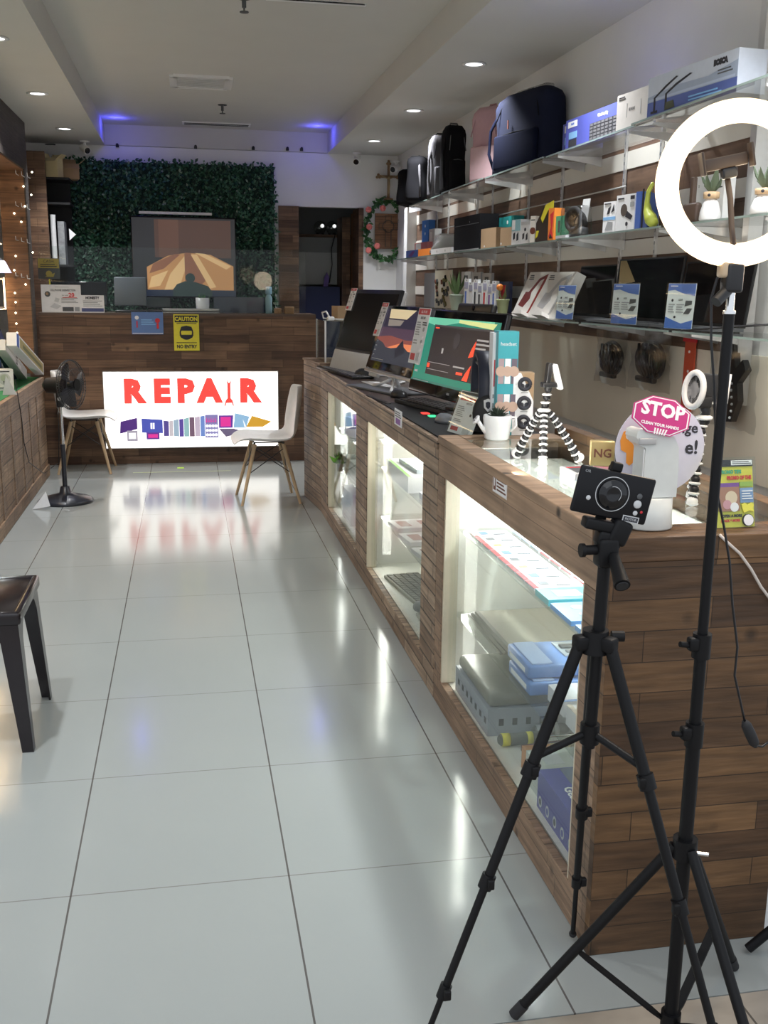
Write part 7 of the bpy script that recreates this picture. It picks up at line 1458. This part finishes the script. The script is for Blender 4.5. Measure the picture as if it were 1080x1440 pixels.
z1_, z2_ = AY(985, 905, ry_).z, AY(972, 1030, ry_).z
mb = MB(); mb.cyl((rx_, ry_, z1_), (rx_, ry_, zt2), .0105, TK); mb.cyl((rx_, ry_, z2_), (rx_, ry_, z1_), .0125, TK); mb.cyl((rx_, ry_, .06), (rx_, ry_, z2_), .0150, TK); mb.build('pole', t_, world=True)
for z in (z1_, z2_):
    mb = MB(); mb.cyl((rx_, ry_, z-.03), (rx_, ry_, z+.022), .019, TK); mb.rbox((rx_-.022, ry_-.005, z+.002), (.022, .022, .028), .005, TK); mb.cyl((rx_-.03, ry_-.005, z), (rx_-.052, ry_-.008, z+.004), .006, TK); mb.build('clamp', t_, world=True)
hz_ = AY(965, 1190, ry_).z
mb = MB(); mb.cyl((rx_, ry_, hz_-.025), (rx_, ry_, hz_+.02), .026, TK); mb.cyl((rx_+.02, ry_-.01, hz_-.012), (rx_+.045, ry_-.02, hz_-.012), .005, CHROME); mb.build('leg_collar', t_, world=True)
lowr = .055; mb = MB(); mb.cyl((rx_, ry_, lowr-.015), (rx_, ry_, lowr+.02), .022, TK); mb.build('lower_collar', t_, world=True)
for f in (Vector((1.056, -.672, .012)), Vector((1.645, -.60, .012)), Vector((1.44, -1.16, .012))):
    d = Vector((f.x-rx_, f.y-ry_, 0)).normalized(); top = Vector((rx_, ry_, hz_))+d*.022
    mb = MB(); mb.cyl(top, f, .0115, TK, n=12); lg = mb.build('leg', t_, world=True)
    mb = MB(); uf = (f-top).normalized(); mb.cyl(f-uf*.035, f+uf*.004, .0135, BLACKM, n=12); mb.build('foot', lg, world=True)
    mb = MB(); s_ = Vector((rx_, ry_, lowr))+d*.018; e_ = top+(f-top)*.60; v_ = (e_-s_); side = v_.cross(Vector((0, 0, 1))).normalized()*.010; th = v_.cross(side).normalized()*.0025
    vs = []
    for k in range(9):
        t = k/8; wd = 1.0 if 0 < k < 8 else .6; p = s_+v_*t
        for a, b2 in ((-1, -1), (1, -1), (1, 1), (-1, 1)): vs.append(p+side*a*wd+th*b2)
    mb.add(vs, [(k*4+j, k*4+(j+1) % 4, (k+1)*4+(j+1) % 4, (k+1)*4+j) for k in range(8) for j in range(4)]+[(0, 3, 2, 1), (32, 33, 34, 35)], TK); mb.build('brace', t_, world=True)
# phone holder inside the ring
BRZ = mat('holder_bronze', (.055, .036, .026), .5); hc = AY(1020, 228, ry_)
mb = MB(); mb.tube([rc+TLT @ Vector((0, -R1+.015, 0)), AY(1029, 320, ry_+.01), AY(1027, 280, ry_+.015), AY(1022, 244, ry_+.01)], .0055, BRZ); mb.build('gooseneck', t_, world=True)
Mh = F(hc, (1, -.1, .22), (0, 0, 1)); mb = MB().at(Mh); mb.rbox((0, 0, 0), (.085, .022, .012), .004, BRZ); mb.rbox((-.047, .004, .008), (.005, .042, .022), .002, BRZ); mb.rbox((.047, .004, .008), (.005, .042, .022), .002, BRZ); mb.rbox((.005, -.02, -.002), (.03, .02, .016), .005, BLACK); mb.build('phone_holder', t_, world=True)
# cord with inline switch
mb = MB(); P = [(1028, 372), (1008, 392), (1000, 420), (1000, 480), (1004, 540), (1006, 600), (1004, 650), (1010, 700), (1018, 740), (1026, 790), (1030, 850), (1037, 910), (1033, 950), (1042, 990), (1048, 1018)]
pp = [AY(x, y, ry_+(.03 if y > 600 else .02)) for x, y in P]; mb.tube(pp, .0026, BLACK, 7); q = AY(1062, 1048, ry_+.03); mb.tube([q, AY(1072, 1050, ry_+.03), AY(1085, 1040, ry_+.03), AY(1100, 1010, ry_+.03)], .0026, BLACK, 7); mb.build('power_cord', t_, world=True)
a, b2 = AY(1047, 1014, ry_+.03), AY(1063, 1050, ry_+.03); u = (b2-a).normalized(); mb = MB(); mb.tube([a, a.lerp(b2, .15), a.lerp(b2, .5), a.lerp(b2, .85), b2], .01, BLACKM, 12, rr=(.006, .011, .012, .011, .005)); mb.build('inline_switch', t_, world=True)
lamp('ring_glow_and_fill', 'POINT', rc+Vector((0, -.02, 0)), 1.0, (1, .78, .5), .12)
lamp('ring_glow_and_fill', 'POINT', rc+Vector((.25, .35, -.10)), 11.0, (1, .80, .58), .15)  # added fill lamp behind the ring, brightens the cream wall and near shelves
# second stand, mostly beyond the right edge
t_ = thing('light_stand', 'foot of a second black stand at the lower right edge of the photo', 'stand', (1.94, -.62, 0))
hz2 = .52; mb = MB(); mb.cyl((1.94, -.62, .06), (1.94, -.62, 1.3), .012, TK); mb.build('pole', t_, world=True)
for f in (AZ(1052, 1334, .012), Vector((2.2, -.50, .012)), Vector((2.05, -.95, .012))):
    d = Vector((f.x-1.94, f.y+.62, 0)).normalized(); top = Vector((1.94, -.62, .26))+d*.02
    mb = MB(); mb.cyl(top, f, .012, TK, n=12); mb.build('leg', t_, world=True)
